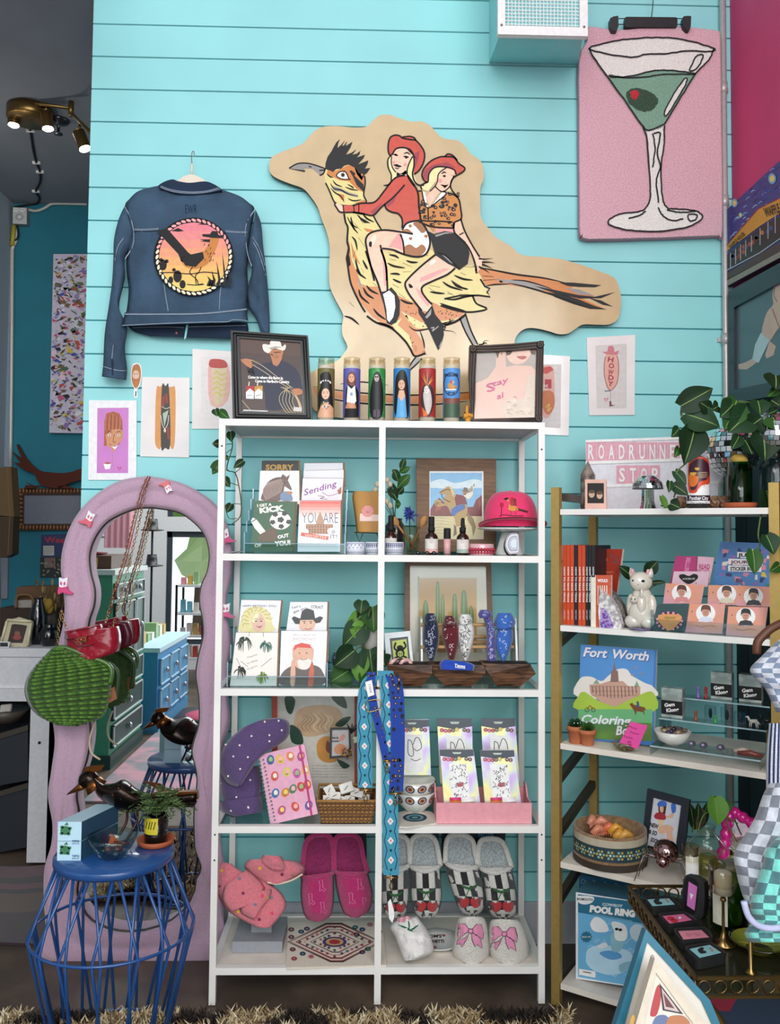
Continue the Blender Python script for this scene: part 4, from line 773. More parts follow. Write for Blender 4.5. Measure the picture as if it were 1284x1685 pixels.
# ---------------------------------------------------------------- lavender wavy mirror
YM=2.915
OL=Q9('245 783 200 790 160 812 128 845 108 885 100 930 106 990 104 1025 94 1070 86 1120 85 1170 90 1220 84 1270 79 1310 86 1355 84 1390 73 1430 72 1480 75 1530 73 1587 220 1587')
OR_=Q9('245 783 300 795 350 825 374 862 383 900 382 945 374 985 377 1020 382 1060 376 1110 376 1150 379 1190 366 1232 358 1270 356 1310 360 1350 366 1395 370 1440 368 1500 364 1587 220 1587')
IL=Q9('250 835 220 838 180 856 158 881 147 910 148 940 155 970 154 996 146 1022 142 1060 140 1110 143 1160 148 1205 143 1246 132 1280 125 1308 129 1338 133 1390 129 1440 134 1485 213 1534')
IR_=Q9('250 835 292 842 318 858 337 880 345 910 342 939 332 964 329 990 334 1019 335 1046 327 1080 323 1110 328 1148 328 1190 319 1222 317 1240 325 1280 320 1335 321 1392 324 1445 213 1534')
def sh(l): return [(x,y) for x,y in l]
oL,oR,iL,iR=[SPL(l,0,7) for l in (OL,OR_,IL,IR_)]
for j in range(8):a=j/7*pi/2;iL[-8+j]=(213-79*cos(a),1485+49*sin(a));iR[-8+j]=(213+111*cos(a),1445+89*sin(a))
outer=oL[:-1]+oR[::-1][:-1];inner=iL[:-1]+iR[::-1][:-1];NN=len(outer)
lav=M('b595a9',.95,kind='fab',scale=30,amt=.1);plm=YP(YM-.012);nb=14;vs=[]
for k in range(NN):
 (x0,y0),(x1,y1)=outer[k],inner[k]
 for j in range(nb+1):
  t_=j/nb;q=abs(sin(pi*min(t_*2.1,1) if t_<.476 else sin(0))) if False else 0
  lobe=math.sqrt(max(0,1-((t_/.47)*2-1)**2)) if t_<=.47 else math.sqrt(max(0,1-(((t_-.47)/.53)*2-1)**2))
  groove=.55 if 0<j<nb else 0
  h=.010+.030*(groove+(1-groove)*lobe) if 0<j<nb else -.012
  vs.append(plm.at(x0+(x1-x0)*t_,y0+(y1-y0)*t_,h))
 vs.append(YP(YM+.045).at(x1,y1));vs.append(YP(YM+.045).at(x0,y0))
nc=nb+3;fs=[]
for k in range(NN):
 for j in range(nc):a=k*nc+j;b=k*nc+(j+1)%nc;c=((k+1)%NN)*nc;fs.append((a,b,c+(j+1)%nc,c+j))
t=thing('wavy_mirror',P(225,1587,YM),'tall wavy floor mirror with a padded lavender frame leaning on the plank wall','mirror')
m=MB();m.add(vs,fs,lav,1);fr_=m.B('padded_frame',t)
mm=bpy.data.materials.new('mat_mirror');mm.use_nodes=1;b_=mm.node_tree.nodes['Principled BSDF'];b_.inputs['Metallic'].default_value=1;b_.inputs['Roughness'].default_value=0.0;b_.inputs['Base Color'].default_value=(.9,.93,.93,1)
m=MB();gi=[(cx+(x-cx)*1.03,y) for (x,y),cx in zip(inner,[235]*NN)];m.S(YP(YM),inner,.004,mm,M('8f948c'));m.B('mirror_glass',t)
m=MB();m.T([YP(YM-.004).at(*q) for q in inner],.0035,M('4d453f',.4,.5),6,closed=1);m.B('glass_rim',t)
bp=M('cf3f78',.35,kind='glossy');bw=M('ece4ea',.35,kind='glossy')
def boot(cx,cy,s,ang,fl,label,Y=2.85,pink=bp):
 pl=YP(Y);ca,sa=cos(ang),sin(ang);tr=lambda pts:[(cx+s*(fl*x*ca-y*sa),cy+s*(fl*x*sa+y*ca)) for x,y in pts]
 t=thing('boot_ornament',pl.at(*tr([(0,14)])[0])+V((0,.015,0)),label,'ornament','cowgirl boot ornaments on the mirror frame')
 m=MB();m.S(pl,tr(Q9('-7 -15 0 -13 8 -16 7 -2 6 2 -6 2')),.016,bw);m.B('shaft',t)
 m=MB();m.S(YP(Y-.001),SPL(tr(Q9('-7 1 -2 2 7 0 9 6 16 10 17 13 6 12 -1 10 -4 13 -8 13')),1,2),.018,pink);m.B('foot',t)
 m=MB();m.P(pl,tr(Q9('-4 -9 -1 -6 -2 -1 -5 -4')),pink,3);m.P(pl,tr(Q9('4 -9 1 -6 2 -1 5 -4')),pink,3);m.B('flame_inlay',t)
boot(103,965,.95,.05,1,'white and pink boot ornament halfway up the left of the mirror frame')
boot(146,855,.85,.45,-1,'boot ornament seen from below, upper left of the mirror frame',pink=M('d55a6c',.4,kind='glossy'))
boot(275,800,.7,2.7,1,'grey boot ornament with a coral sole at the top of the mirror frame',pink=M('dc6a6c',.4,kind='glossy'))
boot(371,884,.85,-.25,1,'boot ornament on the right of the mirror frame beside the card rack',Y=2.83)
boot(371,1006,.85,.02,1,'boot ornament low on the right frame behind the white shelf post',Y=2.83)
# ---------------------------------------------------------------- bags hung from the mirror
gold=M('b08d57',.25,.95);red=M('8c1226',.16,kind='glossy',scale=25)
def chain(m,pts,r=.0042,gap=.012,mat=gold):
 pts=SPL([tuple(p) for p in pts],0,12);acc=0;i=0;last=V(pts[0]);k=0
 for p in pts[1:]:
  p=V(p);d=(p-last).length
  if d>=gap*.72:
   c=(p+last)/2;ax=(p-last).normalized();sd=ax.cross(V((0,1,0))).normalized() if k%2 else V((0,1,0));ring=[c+ax*cos(a)*gap*.52+sd*sin(a)*r for a in [2*pi*j/7 for j in range(7)]]
   m.T(ring,.0012,mat,4,closed=1);last=p;k+=1
YBg=2.80
t=thing('red_chain_bag',P(150,1085,YBg),'dark red patent chain bag with a gold clasp hanging over the lavender mirror','handbag')
ab6=lambda pts:remap(pts,80,770,4.0125)
rel=Relief(YP(YBg),ab6(Q9('105 1090 105 1140 110 1200 130 1250 190 1273')),ab6(Q9('465 1045 478 1110 470 1190 440 1225 340 1262')),.045,nc=16,wr=.004,wf=60,p=3,back=.6);m=MB();rel.mesh(m,red);m.B('bag_body',t)
rf=Relief(YP(YBg-.022),ab6(Q9('103 1080 108 1110 118 1135')),ab6(Q9('352 1028 358 1060 352 1095')),.03,nc=12,wr=.003,wf=60,p=3.2);m=MB();rf.mesh(m,red)
for q in (Q9('140 1085 200 1070 260 1060 330 1040'),Q9('120 1130 160 1150 190 1180 300 1165')):m.T([rf.at(*p_,.001) for p_ in ab6(q)],.0018,M('5a0c1a',.3),6)
m.B('flap',t)
cp=YP(YBg-.062);m=MB();m.S(cp,ab6(Q9('185 1125 246 1112 247 1145 188 1156')),.008,gold);m.P(cp,ab6(Q9('195 1131 237 1121 238 1138 197 1147')),red,2);m.T([cp.at(*p_,.003) for p_ in ab6([(215,1122),(217,1150)])],.002,gold,6);m.B('clasp',t)
m=MB();Yc=2.835
chain(m,[P(*ab6([q])[0],Yc) for q in ((655,55),(610,160),(560,350),(500,600),(430,820),(395,960))]+[P(*ab6([(372,1030)])[0],2.79)]);m.B('chain_strap',t);m=MB()
chain(m,[P(*ab6([q])[0],Yc+.01) for q in ((672,60),(640,160),(600,350),(540,600),(490,800),(440,1000))]+[P(*ab6([(400,1100)])[0],2.79)]);m.B('chain_strap',t);m=MB()
chain(m,[P(*ab6([q])[0],2.80) for q in ((90,940),(95,1000),(130,1075))]);m.B('chain_strap',t)
lth=M('7c1f2c',.5);m=MB();
for off in (0,16):m.T([P(*ab6([(q[0]+off,q[1])])[0],Yc+.002) for q in ((655,55),(610,160),(560,350),(500,600),(430,820),(395,960))],.0016,lth,5)
m.B('leather_lacing',t)
m=MB();rel2=Relief(YP(YBg+.05),ab6(Q9('395 1040 400 1130 390 1220')),ab6(Q9('450 1050 480 1130 470 1200')),.02,nc=8);rel2.mesh(m,M('5c1228',.25));m.B('side_gusset',t)
grn=M('2f4a18',.75,kind='fab',scale=8,amt=.3);t=thing('green_crochet_bag',P(110,1193,2.79),'green crocheted clutch bag with a curved frame hanging below the red bag','handbag')
L=Q9('86 1068 62 1090 46 1112 40 1135 47 1160 66 1180 95 1192');R_=Q9('106 1066 150 1082 178 1092 184 1115 180 1150 168 1180 125 1194')
gb_=Relief(YP(2.80),L,R_,.06,nc=22,wr=.006,wf=26,p=2.4,back=.4,n=7)
m=MB();gb_.mesh(m,grn)
gst=[M('45691f',.85),M('34541a',.85),M('527a2a',.85)];G=gb_.rows
for i in range(1,len(G)-1,2):
 for j in range(1,22):
  for q in ((0,.5) if i%4==1 else (.25,.75)):
   a=G[i][j];b=G[i][j+1];x=a[0]+(b[0]-a[0])*q;y=a[1]+(b[1]-a[1])*q;hh=a[2]+(b[2]-a[2])*q
   w_=abs(b[0]-a[0])*.5;sl=1.6;p0=gb_.pl.at(x-w_*.35,y-sl,hh+.001);p1=gb_.pl.at(x+w_*.95,y+sl,hh+.002);m.T([p0,(p0+p1)/2+V((0,-.003,0)),p1],[.0026,.0050,.0022],gst[(i*3+j)%3],4,caps=0)
m.B('crochet_body',t)
m=MB();fg=M('3f6420',.4,kind='glossy');m.T(SPL([tuple(P(x,y,2.765)) for x,y in ((78,1080),(92,1068),(108,1066),(145,1080),(176,1092),(184,1106),(181,1124))],n=5),.0075,fg,10);m.T(SPL([tuple(P(x,y,2.82)) for x,y in ((110,1070),(160,1082),(185,1096),(194,1112),(190,1150))],n=5),.0075,M('26421c',.5),10);m.B('bag_frame',t)
m=MB();m.S(YP(2.80),Q9('176 1135 188 1130 192 1150 178 1158'),.006,M('8a5230',.6));m.B('leather_tag',t)
m=MB();chain(m,[P(x,y,2.80) for x,y in ((101,1003),(97,1030),(95,1055),(94,1070))]);m.B('bag_chain',t);m=MB();m.T(SPL([tuple(P(x,y,2.82)) for x,y in ((156,1190),(148,1215),(150,1238),(165,1250),(190,1240),(215,1180),(225,1130),(232,1080))][:4],n=4),.0035,M('b8a58c',.6),6);m.B('leather_cord',t)
# ---------------------------------------------------------------- blue wire side table
YTb=2.42;blu=M('1c4a86',.4,kind='glossy',scale=12);ztop=P(190,1401,YTb).z;c0=P(189,1400,YTb);rad=(P(285,1395,YTb).x-P(93,1395,YTb).x)/2
cT=V((c0.x,YTb,ztop));t=thing('wire_side_table',V((cT.x,YTb,0)),'round blue metal side table with a wire drum base in front of the mirror','side table')
ztop=.345 if ztop<.3 else ztop;cT.z=ztop
m=MB();m.Z([(rad*.97,-.022),(rad,-.016),(rad,-.003),(rad*.985,0),(0.001,0)],cT,blu,56);m.B('table_top',t)
zw=P(190,1600,YTb-rad*1.2).z;rw=rad*1.36;zm=ztop*.60
for z_,r_ in ((zm,rw),(.008,rad*.93)):MB().T([V((cT.x+r_*cos(a),YTb+r_*sin(a),z_)) for a in [2*pi*j/40 for j in range(40)]],.0045,blu,7,closed=1).B('wire_hoop',t)
for k in range(30):
 a=2*pi*(k//2)/15+(.05 if k%2 else -.05);b2=2*pi*((k//2)+(.5 if k%2 else 0)-.0)/15+(.0);r0=rad*.93
 a1=a;am=a+(.21 if k%2 else -.21);ae=a+(.42 if k%2 else 0)
 pts=[V((cT.x+r0*cos(a1),YTb+r0*sin(a1),ztop-.02)),V((cT.x+rw*cos(am),YTb+rw*sin(am),zm)),V((cT.x+rad*.93*cos(a1+(.06 if k%2 else -.06)),YTb+rad*.93*sin(a1+(.06 if k%2 else -.06)),.006))]
 MB().T(pts,.0042,blu,7).B('wire_rod',t)
def ontab(px,py):
 d=ray(px,py);s_=(ztop-CAM.z)/d.z;return CAM+d*s_
for k in range(2):
 q=ontab(114,1416);z0=ztop+.052*k;ang=-.30
 t=thing('small_gift_box',V((q.x,q.y+.06,z0)),['pale blue box with a green turtle, lower of two on the blue table','pale blue box with a green turtle, stacked on top of its twin'][k],'box','turtle boxes on the blue table')
 c,s_=cos(ang),sin(ang);E1=V((c,s_*.0,0));w2=(P(132,1400,q.y).x-P(94,1400,q.y).x)/2;pb_=YP(q.y)
 f0=[V((q.x-w2-.002,q.y,z0)),V((q.x+w2,q.y,z0)),V((q.x+w2,q.y,z0+.0505)),V((q.x-w2-.002,q.y,z0+.0505))];dd=V((.055,.15,0))
 bx=M('b9dcea',.35,kind='glossy',scale=5);m=MB();m.hexa(f0,[v+dd for v in f0],bx);m.add([v+V((0,-.0005,0)) for v in (f0[1],f0[1]+dd,f0[2]+dd,f0[2])],[(0,1,2,3)],M('27475f'));m.B('carton',t)
 m=MB();cx_,cz_=q.x-.012,z0+.028;yy=q.y-.001
 def rd(pts): return [V((cx_+a,yy,cz_+b)) for a,b in pts]
 m.add(rd([(.014*cos(a),.012*sin(a)) for a in [2*pi*j/14 for j in range(14)]]),[tuple(range(14))],M('3f7a55',.5))
 for a in (.5,2.3,3.9,5.4):m.add(rd([(.014*cos(a)+.005*cos(e),.012*sin(a)+.004*sin(e)) for e in [2*pi*j/8 for j in range(8)]]),[tuple(range(8))],M('3f7a55',.5))
 m.add(rd(Q9('-.004 .014 .004 .022 .008 .014')),[(0,1,2)],M('3f7a55',.5));pt=Plane((0,yy,0),(0,-1,0))
 m.text(pt,124.5,1408.5-24.5*k,3.2,'TURTLE',M('23406f',.5),2,w=12,bold=.03);m.text(pt,124.5,1412.5-24.5*k,2.4,'BAND-AID',M('23406f',.5),2,w=12);m.B('turtle_print',t)
t_=None
q=ontab(185,1412);gcl=M('e6f0ee',.03,kind='glass',amt=.3)
t=thing('glass_dish',V((q.x,q.y,ztop)),'clear glass dish holding leather earrings on the blue table','dish')
m=MB();m.Z(Q9('.001 .004 .03 .004 .04 .012 .058 .04 .066 .062 .064 .062 .055 .038 .036 .014 .001 .010'),(q.x,q.y,ztop),gcl,28);m.B('glass_bowl',t)
br=M('9a4f24',.6);
def tri(pts,Y,th,mat,label,nm='leather_earring',cat='earring',gr=None):
 m=MB();m.S(YP(Y),pts,th,mat);return m.B(nm,label=label,cat=cat,group=gr)
m=MB();m.S(Plane((q.x,q.y-.02,0),(.1,-.9,.5)),Q9('144 1386 180 1391 188 1412 175 1412'),.003,br);m.T([P(180,1391,q.y-.02),P(207,1390,q.y-.02)],.002,gold);m.bl('leather_earring','tan leather earring lying over the left rim of the glass dish','earring')
m=MB();m.S(YP(q.y+.02),Q9('183 1372 194 1384 196 1392 178 1392'),.003,br);m.T([P(188,1386,q.y),P(214,1388,q.y)],.004,M('6b3a22',.3,.3));m.bl('leather_earring','tan leather earring standing up in the glass dish','earring')
m=MB()
for k in range(9):m.ball((q.x+RU(-.03,.03),q.y+RU(-.02,.02),ztop+.018+.004*(k%4)),(.009,.008,.006),M(RC(('#2f3d3a','#7a3f2c','#1e3a2c','#55606a')),.15,kind='glossy'),8,6)
m.bl('tumbled_stones','small polished stones lying in the glass dish','stones',kind='stuff')
q=ontab(252,1395);q2=V((q.x,q.y+.03,ztop));terra=M('a9542f',.7)
m=MB();m.Z(Q9('.035 0 .048 .002 .053 .017 .049 .017 .044 .006 .001 .006'),q2,terra,30);m.bl('terracotta_saucer','terracotta saucer under the dark bottle planter on the blue table','saucer')
q3=q2+V((0,0,.006));t=thing('bottle_planter',q3,'dark cut-glass bottle planter with a yellow label and a fern on the blue table','plant pot')
h1=P(250,1340,q2.y).z-q3.z;m=MB();m.Z([(.030,0),(.033,.003),(.033,h1),(.0305,h1),(.030,.006)],q3,M('141310',.08,kind='glossy'),28);m.B('bottle_pot',t)
m=MB();ycol=M('c9b92c',.5)
hz=.035
def cyl_patch(m,c,r,a0,a1,z0,z1,mat,n=10):
 vs=[];
 for i in range(n+1):a=a0+(a1-a0)*i/n;vs+=[c+V((r*cos(a),r*sin(a),z0)),c+V((r*cos(a),r*sin(a),z1))]
 m.add(vs,[(2*i,2*i+2,2*i+3,2*i+1) for i in range(n)],mat,1)
cyl_patch(m,q3,.0336,-2.55,-1.2,.03,.075,ycol)
for a in (-2.3,-2.0,-1.8,-1.55):m.T([q3+V((.034*cos(a),.034*sin(a),.045)),q3+V((.0345*cos(a+.15),.0345*sin(a+.15),.066))],.0012,BLK,4)
m.B('yellow_label',t)
m=MB();fern=[M('3d5427',.7),M('2c421f',.7),M('57703a',.7)]
for k in range(62):
 a=RU(0,2*pi);L_=RU(.05,.12);up=RU(-.01,.075);base=q3+V((0,0,h1-.005));tip=base+V((cos(a)*L_,sin(a)*L_*.7,up));mid=(base+tip)/2+V((0,0,.03));pth=SPL([tuple(base),tuple(mid),tuple(tip)],n=4);m.T(pth,.0012,fern[k%3],4,caps=0)
 for i in range(2,len(pth)-1):
  for sgn in (-1,1):
   c=V(pth[i]);d=V((cos(a+sgn*1.1),sin(a+sgn*1.1),.2))*.014;m.add([c,c+d*.5+V((0,0,.002)),c+d,c+d*.5-V((0,0,.002))],[(0,1,2,3)],fern[(k+i)%3])
m.B('fern_foliage',t)
Yb=YTb+.09;s7=lambda pts:remap(pts,20,1140,3.567);dkm=M('2a211d',.22,.85,scale=40);bmt=M('7a4a22',.3,.85)
t=thing('metal_bird_sculpture',V((P(210,1330,Yb).x,Yb,ztop)),'dark hammered-metal roadrunner sculpture standing on the blue side table','sculpture')
m=MB();Lb=s7(Q9('470 500 490 590 540 640 600 685 680 702 760 690 850 670 960 665 1080 655'));Rb=s7(Q9('490 500 540 530 600 530 660 508 730 560 800 590 860 600 960 595 1085 580'))
rb_=Relief(YP(Yb),Lb,Rb,.05,nc=8,p=2,back=1,n=3,dfun=lambda u,t:(.35+sin(pi*min(1,u*1.35))*.8) if u<.74 else .35);rb_.mesh(m,dkm)
for q_ in ((625,560),(700,545),(670,600),(760,620),(590,600)):m.ball(rb_.at(*s7([q_])[0],0),.003,bmt,6,4)
m.B('body',t)
m=MB();m.ball(P(*s7([(450,510)])[0],Yb),(.030,.024,.026),dkm,14,8);m.T([P(*s7([(470,515)])[0],Yb),P(*s7([(500,560)])[0],Yb)],[.024,.032],bmt,10);h_=m.B('head',t)
m=MB();m.T([P(*s7([(430,535)])[0],Yb),P(*s7([(385,562)])[0],Yb),P(*s7([(320,598)])[0],Yb)],[.014,.009,.001],bmt,8);m.B('beak',t)
m=MB();m.S(YP(Yb-.004),s7(Q9('425 470 425 440 470 430 540 425 520 455 470 472')),.008,bmt);m.B('crest',t)
m=MB();m.S(YP(Yb-.01),s7(Q9('800 600 870 585 1085 580 1092 625 1000 640 850 625')),.02,bmt);m.S(YP(Yb-.02),s7(Q9('840 640 1085 640 1060 672 900 668')),.01,dkm);m.B('tail',t)
for x in (675,735):
 a_=P(*s7([(x,690)])[0],Yb);MB().T(SPL([tuple(a_),tuple(P(*s7([(x-5,760)])[0],Yb)),(P(*s7([(x-50,810)])[0],Yb).x,Yb-.02,ztop+.006)],n=4)+[(P(*s7([(x-90,830)])[0],Yb).x,Yb-.05,ztop+.005)],.004,M('4a2b22',.4,.6),7).B('leg',t)
# ---------------------------------------------------------------- the shop behind the viewer,seen in the mirror
def RV(px,dv): return -0.04+(px-607)/1398*dv
FY=lambda dv:2*YM-dv
m=MB();ww=M('eef0f2',.8);y0=FY(8.75)
xa,xb,xc_,xd=-3.6,RV(277,8.75),RV(350,8.75),.1
m.box((xa,y0-.1,0),(xb,y0,3.6),ww);m.box((xb,y0-.1,1.40),(xd,y0,1.55),ww);m.box((xb,y0-.1,0),(xd,y0,.25),ww);m.box((xc_,y0-.1,0),(xc_+.08,y0,3.6),ww);m.box((xd,y0-.1,0),(xd+.1,y0,3.6),ww);m.box((xb,y0-.1,2.6),(xd,y0,3.6),ww);m.B('wall_front',kind='structure')
m=MB();fm=M('39434c',.5);m.box((xb,y0-.07,.25),(xb+.05,y0-.03,1.4),fm);m.box((xb,y0-.07,1.34),(xd,y0-.03,1.4),fm);m.box((xb,y0-.07,.25),(xd,y0-.03,.3),fm);m.box((xb,y0-.07,1.55),(xb+.05,y0-.03,2.6),fm);m.B('window_1',kind='structure')
m=MB();cg=[M('a9cf7a',.8),M('cfe6a8',.8),M('86b25c',.8)]
for k in range(60):m.ball((RV(310,11)+RU(-1.4,1.9),FY(12)+RU(-.7,.7),RU(.8,4.2)),RU(.25,.5),cg[k%3],8,6,jit=.6)
m.T([(RV(310,11),FY(12),0),(RV(310,11)+.1,FY(12),2.2)],.12,M('5e5040',.9));m.bl('street_tree','leafy green tree outside the shop window, seen in the mirror','tree')
def cabinet(name,label,x,ya,yb,h,depth,body,side,trim,cols,rows_,cat='cabinet',knob=None,arch=0):
 """front faces +x at x; runs from ya to yb; goes back by depth"""
 t=thing(name,(x-depth/2,(ya+yb)/2,0),label,cat)
 y0,y1=min(ya,yb),max(ya,yb);m=MB();m.box((x-depth,y0,.06),(x,y1,h),side);m.box((x-depth-.01,y0-.02,h),(x+.02,y1+.02,h+.03),trim);m.box((x-depth,y0-.01,0),(x+.015,y1+.01,.08),body);m.B('carcass',t)
 z0=.1
 for hh,n in rows_:
  for c in range(n):
   w_=(y1-y0-.04)/n;a=y0+.02+w_*c;m=MB();m.box((x-.01,a+.012,z0+.012),(x+.014,a+w_-.012,z0+hh-.012),body)
   for z_ in (z0+.014,z0+hh-.022):m.box((x+.01,a+.014,z_),(x+.022,a+w_-.014,z_+.008),trim)
   for yy in (a+.014,a+w_-.022):m.box((x+.01,yy,z0+.014),(x+.022,yy+.008,z0+hh-.014),trim)
   d=m.B('drawer' if hh<.3 else 'door',t);MB().ball((x+.03,a+w_/2,z0+hh/2),(.012,.02,.02),knob or M('b9b9ba',.25,.9),8,5).B('knob',d)
  z0+=hh
 return t
cabinet('green_armoire','dark green cabinet with pale-edged doors and drawers, reflected in the mirror',-1.56,.72,.02,1.14,.55,M('1f4a43'),M('3f9a78',.45),M('cfe0da'),3,((.16,1),(.17,1),(.17,1),(.38,3),(.12,2)))
cabinet('blue_dresser','light blue dresser with framed doors, reflected in the mirror',-1.5,FY(6.0),FY(6.95),.56,.45,M('4f9ac6',.45),M('3f8fc4',.45),M('bfe0ee'),3,((.21,3),(.21,3)))
t=thing('display_shelf',(-1.7,FY(7.9),0),'black metal display shelf with small goods, reflected in the mirror','shelf');xs0,xs1,ys0,ys1=RV(293,7.7),RV(340,7.7),FY(8.0),FY(7.7);bkm=M('1b1c20')
for xx in (xs0,xs1-.02):
 for yy in (ys0,ys1-.02):MB().box((xx,yy,0),(xx+.02,yy+.02,.92),bkm).B('post',t)
for z_ in (.25,.45,.65,.9):MB().box((xs0,ys0,z_),(xs1,ys1,z_+.02),M('dfe4e8',.3)).B('shelf_board',t)
gcol=('#6fb6cc','#d3d5d8','#c84f3a','#e8ddd0','#3f6f7f','#d98aa0','#8fb27a','#c9a24e')
for k in range(14):
 z_=(.27,.47,.67,.92)[k%4];xx=xs0+.035+(k//4)*.058;m=MB();m.box((xx,ys1-.12,z_),(xx+.04,ys1-.06,z_+RU(.05,.13)),M(RC(gcol),.5));m.bl('small_box','small boxed goods on the black display shelf seen in the mirror','box',group='goods on the reflected display shelf')
for k in range(7):
 m=MB();yy=FY(6.1+.12*k);c_=RC(gcol);m.box((-1.75,yy-.04,.59),(-1.65,yy+.03,.59+RU(.05,.12)),M(c_,.4));m.bl('small_box','small boxed goods standing along the blue dresser top, seen in the mirror','box',group='goods on the reflected blue dresser')
m=MB();m.box((-2.05,.18,1.17),(-1.6,.62,1.25),M('5a3a26',.5));m.box((-1.98,.615,1.18),(-1.68,.625,1.24),M('c9a25c'));m.bl('vintage_case','tan and brown vintage case on the green cabinet, seen in the mirror','case')
def hat(x,y,z,r,mat,label):
 m=MB();m.Z([(r*.45,.0),(r,.006),(r*1.02,.014),(r*.5,.02),(r*.46,.07),(r*.40,.105),(r*.2,.10),(.001,.095)],(x,y,z),mat,26,sx=.85);m.bl('felt_hat',label,cat='hat')
hat(-1.82,.42,1.25,.15,M('7a1230',.8),'burgundy felt hat stacked under the navy one, seen in the mirror');hat(-1.83,.42,1.352,.14,M('23283c',.8),'navy felt hat on top of the hat stack, seen in the mirror')
hs=thing('hat_stand',(RV(254,7.25),FY(7.25),0),'tall thin black stand holding dark hats, reflected in the mirror','stand');MB().T([(RV(254,7.25),FY(7.25),0),(RV(254,7.25),FY(7.25),1.7)],.01,bkm).Z(Q9('.12 0 .12 .012 .01 .03'),(RV(254,7.25),FY(7.25),0),bkm,20).B('pole',hs)
hat(RV(254,7.25),FY(7.25),1.40,.11,M('22221f'),'black hat high on the hat stand, seen in the mirror');hat(RV(254,7.25),FY(7.25),1.10,.11,M('1b1c20'),'black hat lower on the hat stand, seen in the mirror')
m=MB();rel=Relief(YP(1),[(0,0),(0,1)],[(1,0),(1,1)],0)
m.grid(lambda u,v:V((RV(176,7.6)+u*.25,FY(7.6)+.02*sin(u*30),1.25+v*.7)),24,3,M('e2a7b4',.8));m.bl('pink_curtain','pale pink curtain hanging by the window, seen in the mirror','curtain')
m=MB();m.Z(Q9('.32 .002 .36 .004 .36 .010 0.001 .0101'),(-1.2,-.75,0),M('4a4a52',.9),30);m.Z(Q9('.22 .010 .22 .013 0.001 .0131'),(-1.2,-.75,0),M('d8607c',.9),30);m.bl('round_rug','round grey rug with a pink centre by the blue dresser, seen in the mirror','rug')
m=MB();m.box((-1.5,-.3,0),(-.1,1.35,.012),M('8d8f96',.95,kind='speck',scale=5,hex2='#c99aa6'));m.bl('faded_rug','large faded grey and pink rug on the shop floor, seen in the mirror','rug')
# ---------------------------------------------------------------- white shelf unit
D=2.594;D2=2.954;PW=.0195;wsm=M('e9e6e1',.45,scale=6);wood_w=M('e2d8cc',.5,scale=20)
Z1,Z2,Z3,Z4,Z5=1.7485,1.3371,.9311,.5248,.1113
S=thing('shelf_unit',(0,(D+D2)/2,0),'tall white metal shelf unit with glass shelves in front of the plank wall','shelf unit')
for x,y in ((-.5,D),(.5-PW,D),(-.5,D2-PW),(.5-PW,D2-PW),(-.0105,D)):
 m=MB();e_=.0006 if abs(x)<.1 else 0;m.box((x,y-e_,0.004),(x+PW,y+PW-e_,Z1-.0205),wsm);p_=m.B('post',S)
 if y==D and abs(x)>.1:
  for z_ in (1.665,.50,.425):MB().Z([(.0028,0),(.0028,.0008)],(x+PW/2,y-.0001,z_),M('2a2a2c',.5),8,axis=(0,-1,0)).B('screw',p_)
def rails(z,top=0):
 m=MB();m.box((-.5+(0 if top else PW),D,z-.0205),(.5-(0 if top else PW),D+PW,z),wsm);m.B('front_rail',S)
 m=MB();m.box((-.5+(0 if top else PW),D2-PW,z-.0205),(.5-(0 if top else PW),D2,z),wsm);m.B('rear_rail',S)
 for x in (-.5,.5-PW):m=MB();m.box((x,D+PW,z-.0205),(x+PW,D2-PW,z),wsm);m.B('side_rail',S)
rails(Z1,1);[rails(z) for z in (Z2,Z3,Z4,Z5)]
m=MB();m.box((-.5+PW,D+PW,Z1-.014),(.5-PW,D2-PW,Z1-.001),M('c9cbcc',.6));m.B('top_panel',S)
m=MB();m.box((-.5+PW,D+PW,Z5-.012),(.5-PW,D2-PW,Z5-.004),wood_w);m.B('bottom_panel',S)
glm=M('d9ebe8',.05,kind='glass')
for z in (Z2,Z3,Z4):m=MB();m.box((-.5+PW,D+PW,z-.006),(.5-PW,D2-PW,z-.001),glm);m.B('glass_shelf',S)
Z1+=.001;z2=Z2-.0005;z3=Z3-.0005;z4=Z4-.0005;z5=Z5-.0035
acr=M('eef6f7',.03,kind='glass',amt=1)
def pic(name,o,i_,pl,th,fmat,label,cat='picture frame',back=None,art=None,lift_in=.006,imat=None):
 """framed picture: outer/inner px quads on plane; art(m, plane) draws on the inner sheet"""
 b_=pl.at(*[(o[2][k]+o[3][k])/2 for k in (0,1)]);t=thing(name,b_,label,cat);m=MB();n=len(o)
 for k in range(n):m.S(pl,[o[k],o[(k+1)%n],i_[(k+1)%n],i_[k]],th,fmat)
 m.B('frame',t);ip=Plane(pl.p-pl.n*lift_in,pl.n);m=MB();c=(sum(p[0] for p in i_)/n,sum(p[1] for p in i_)/n)
 m.S(ip,[(c[0]+(x-c[0])*1.03,c[1]+(y-c[1])*1.03) for x,y in i_],.004,imat or WHT)
 if art:art(m,ip)
 m.B('picture',t);return t
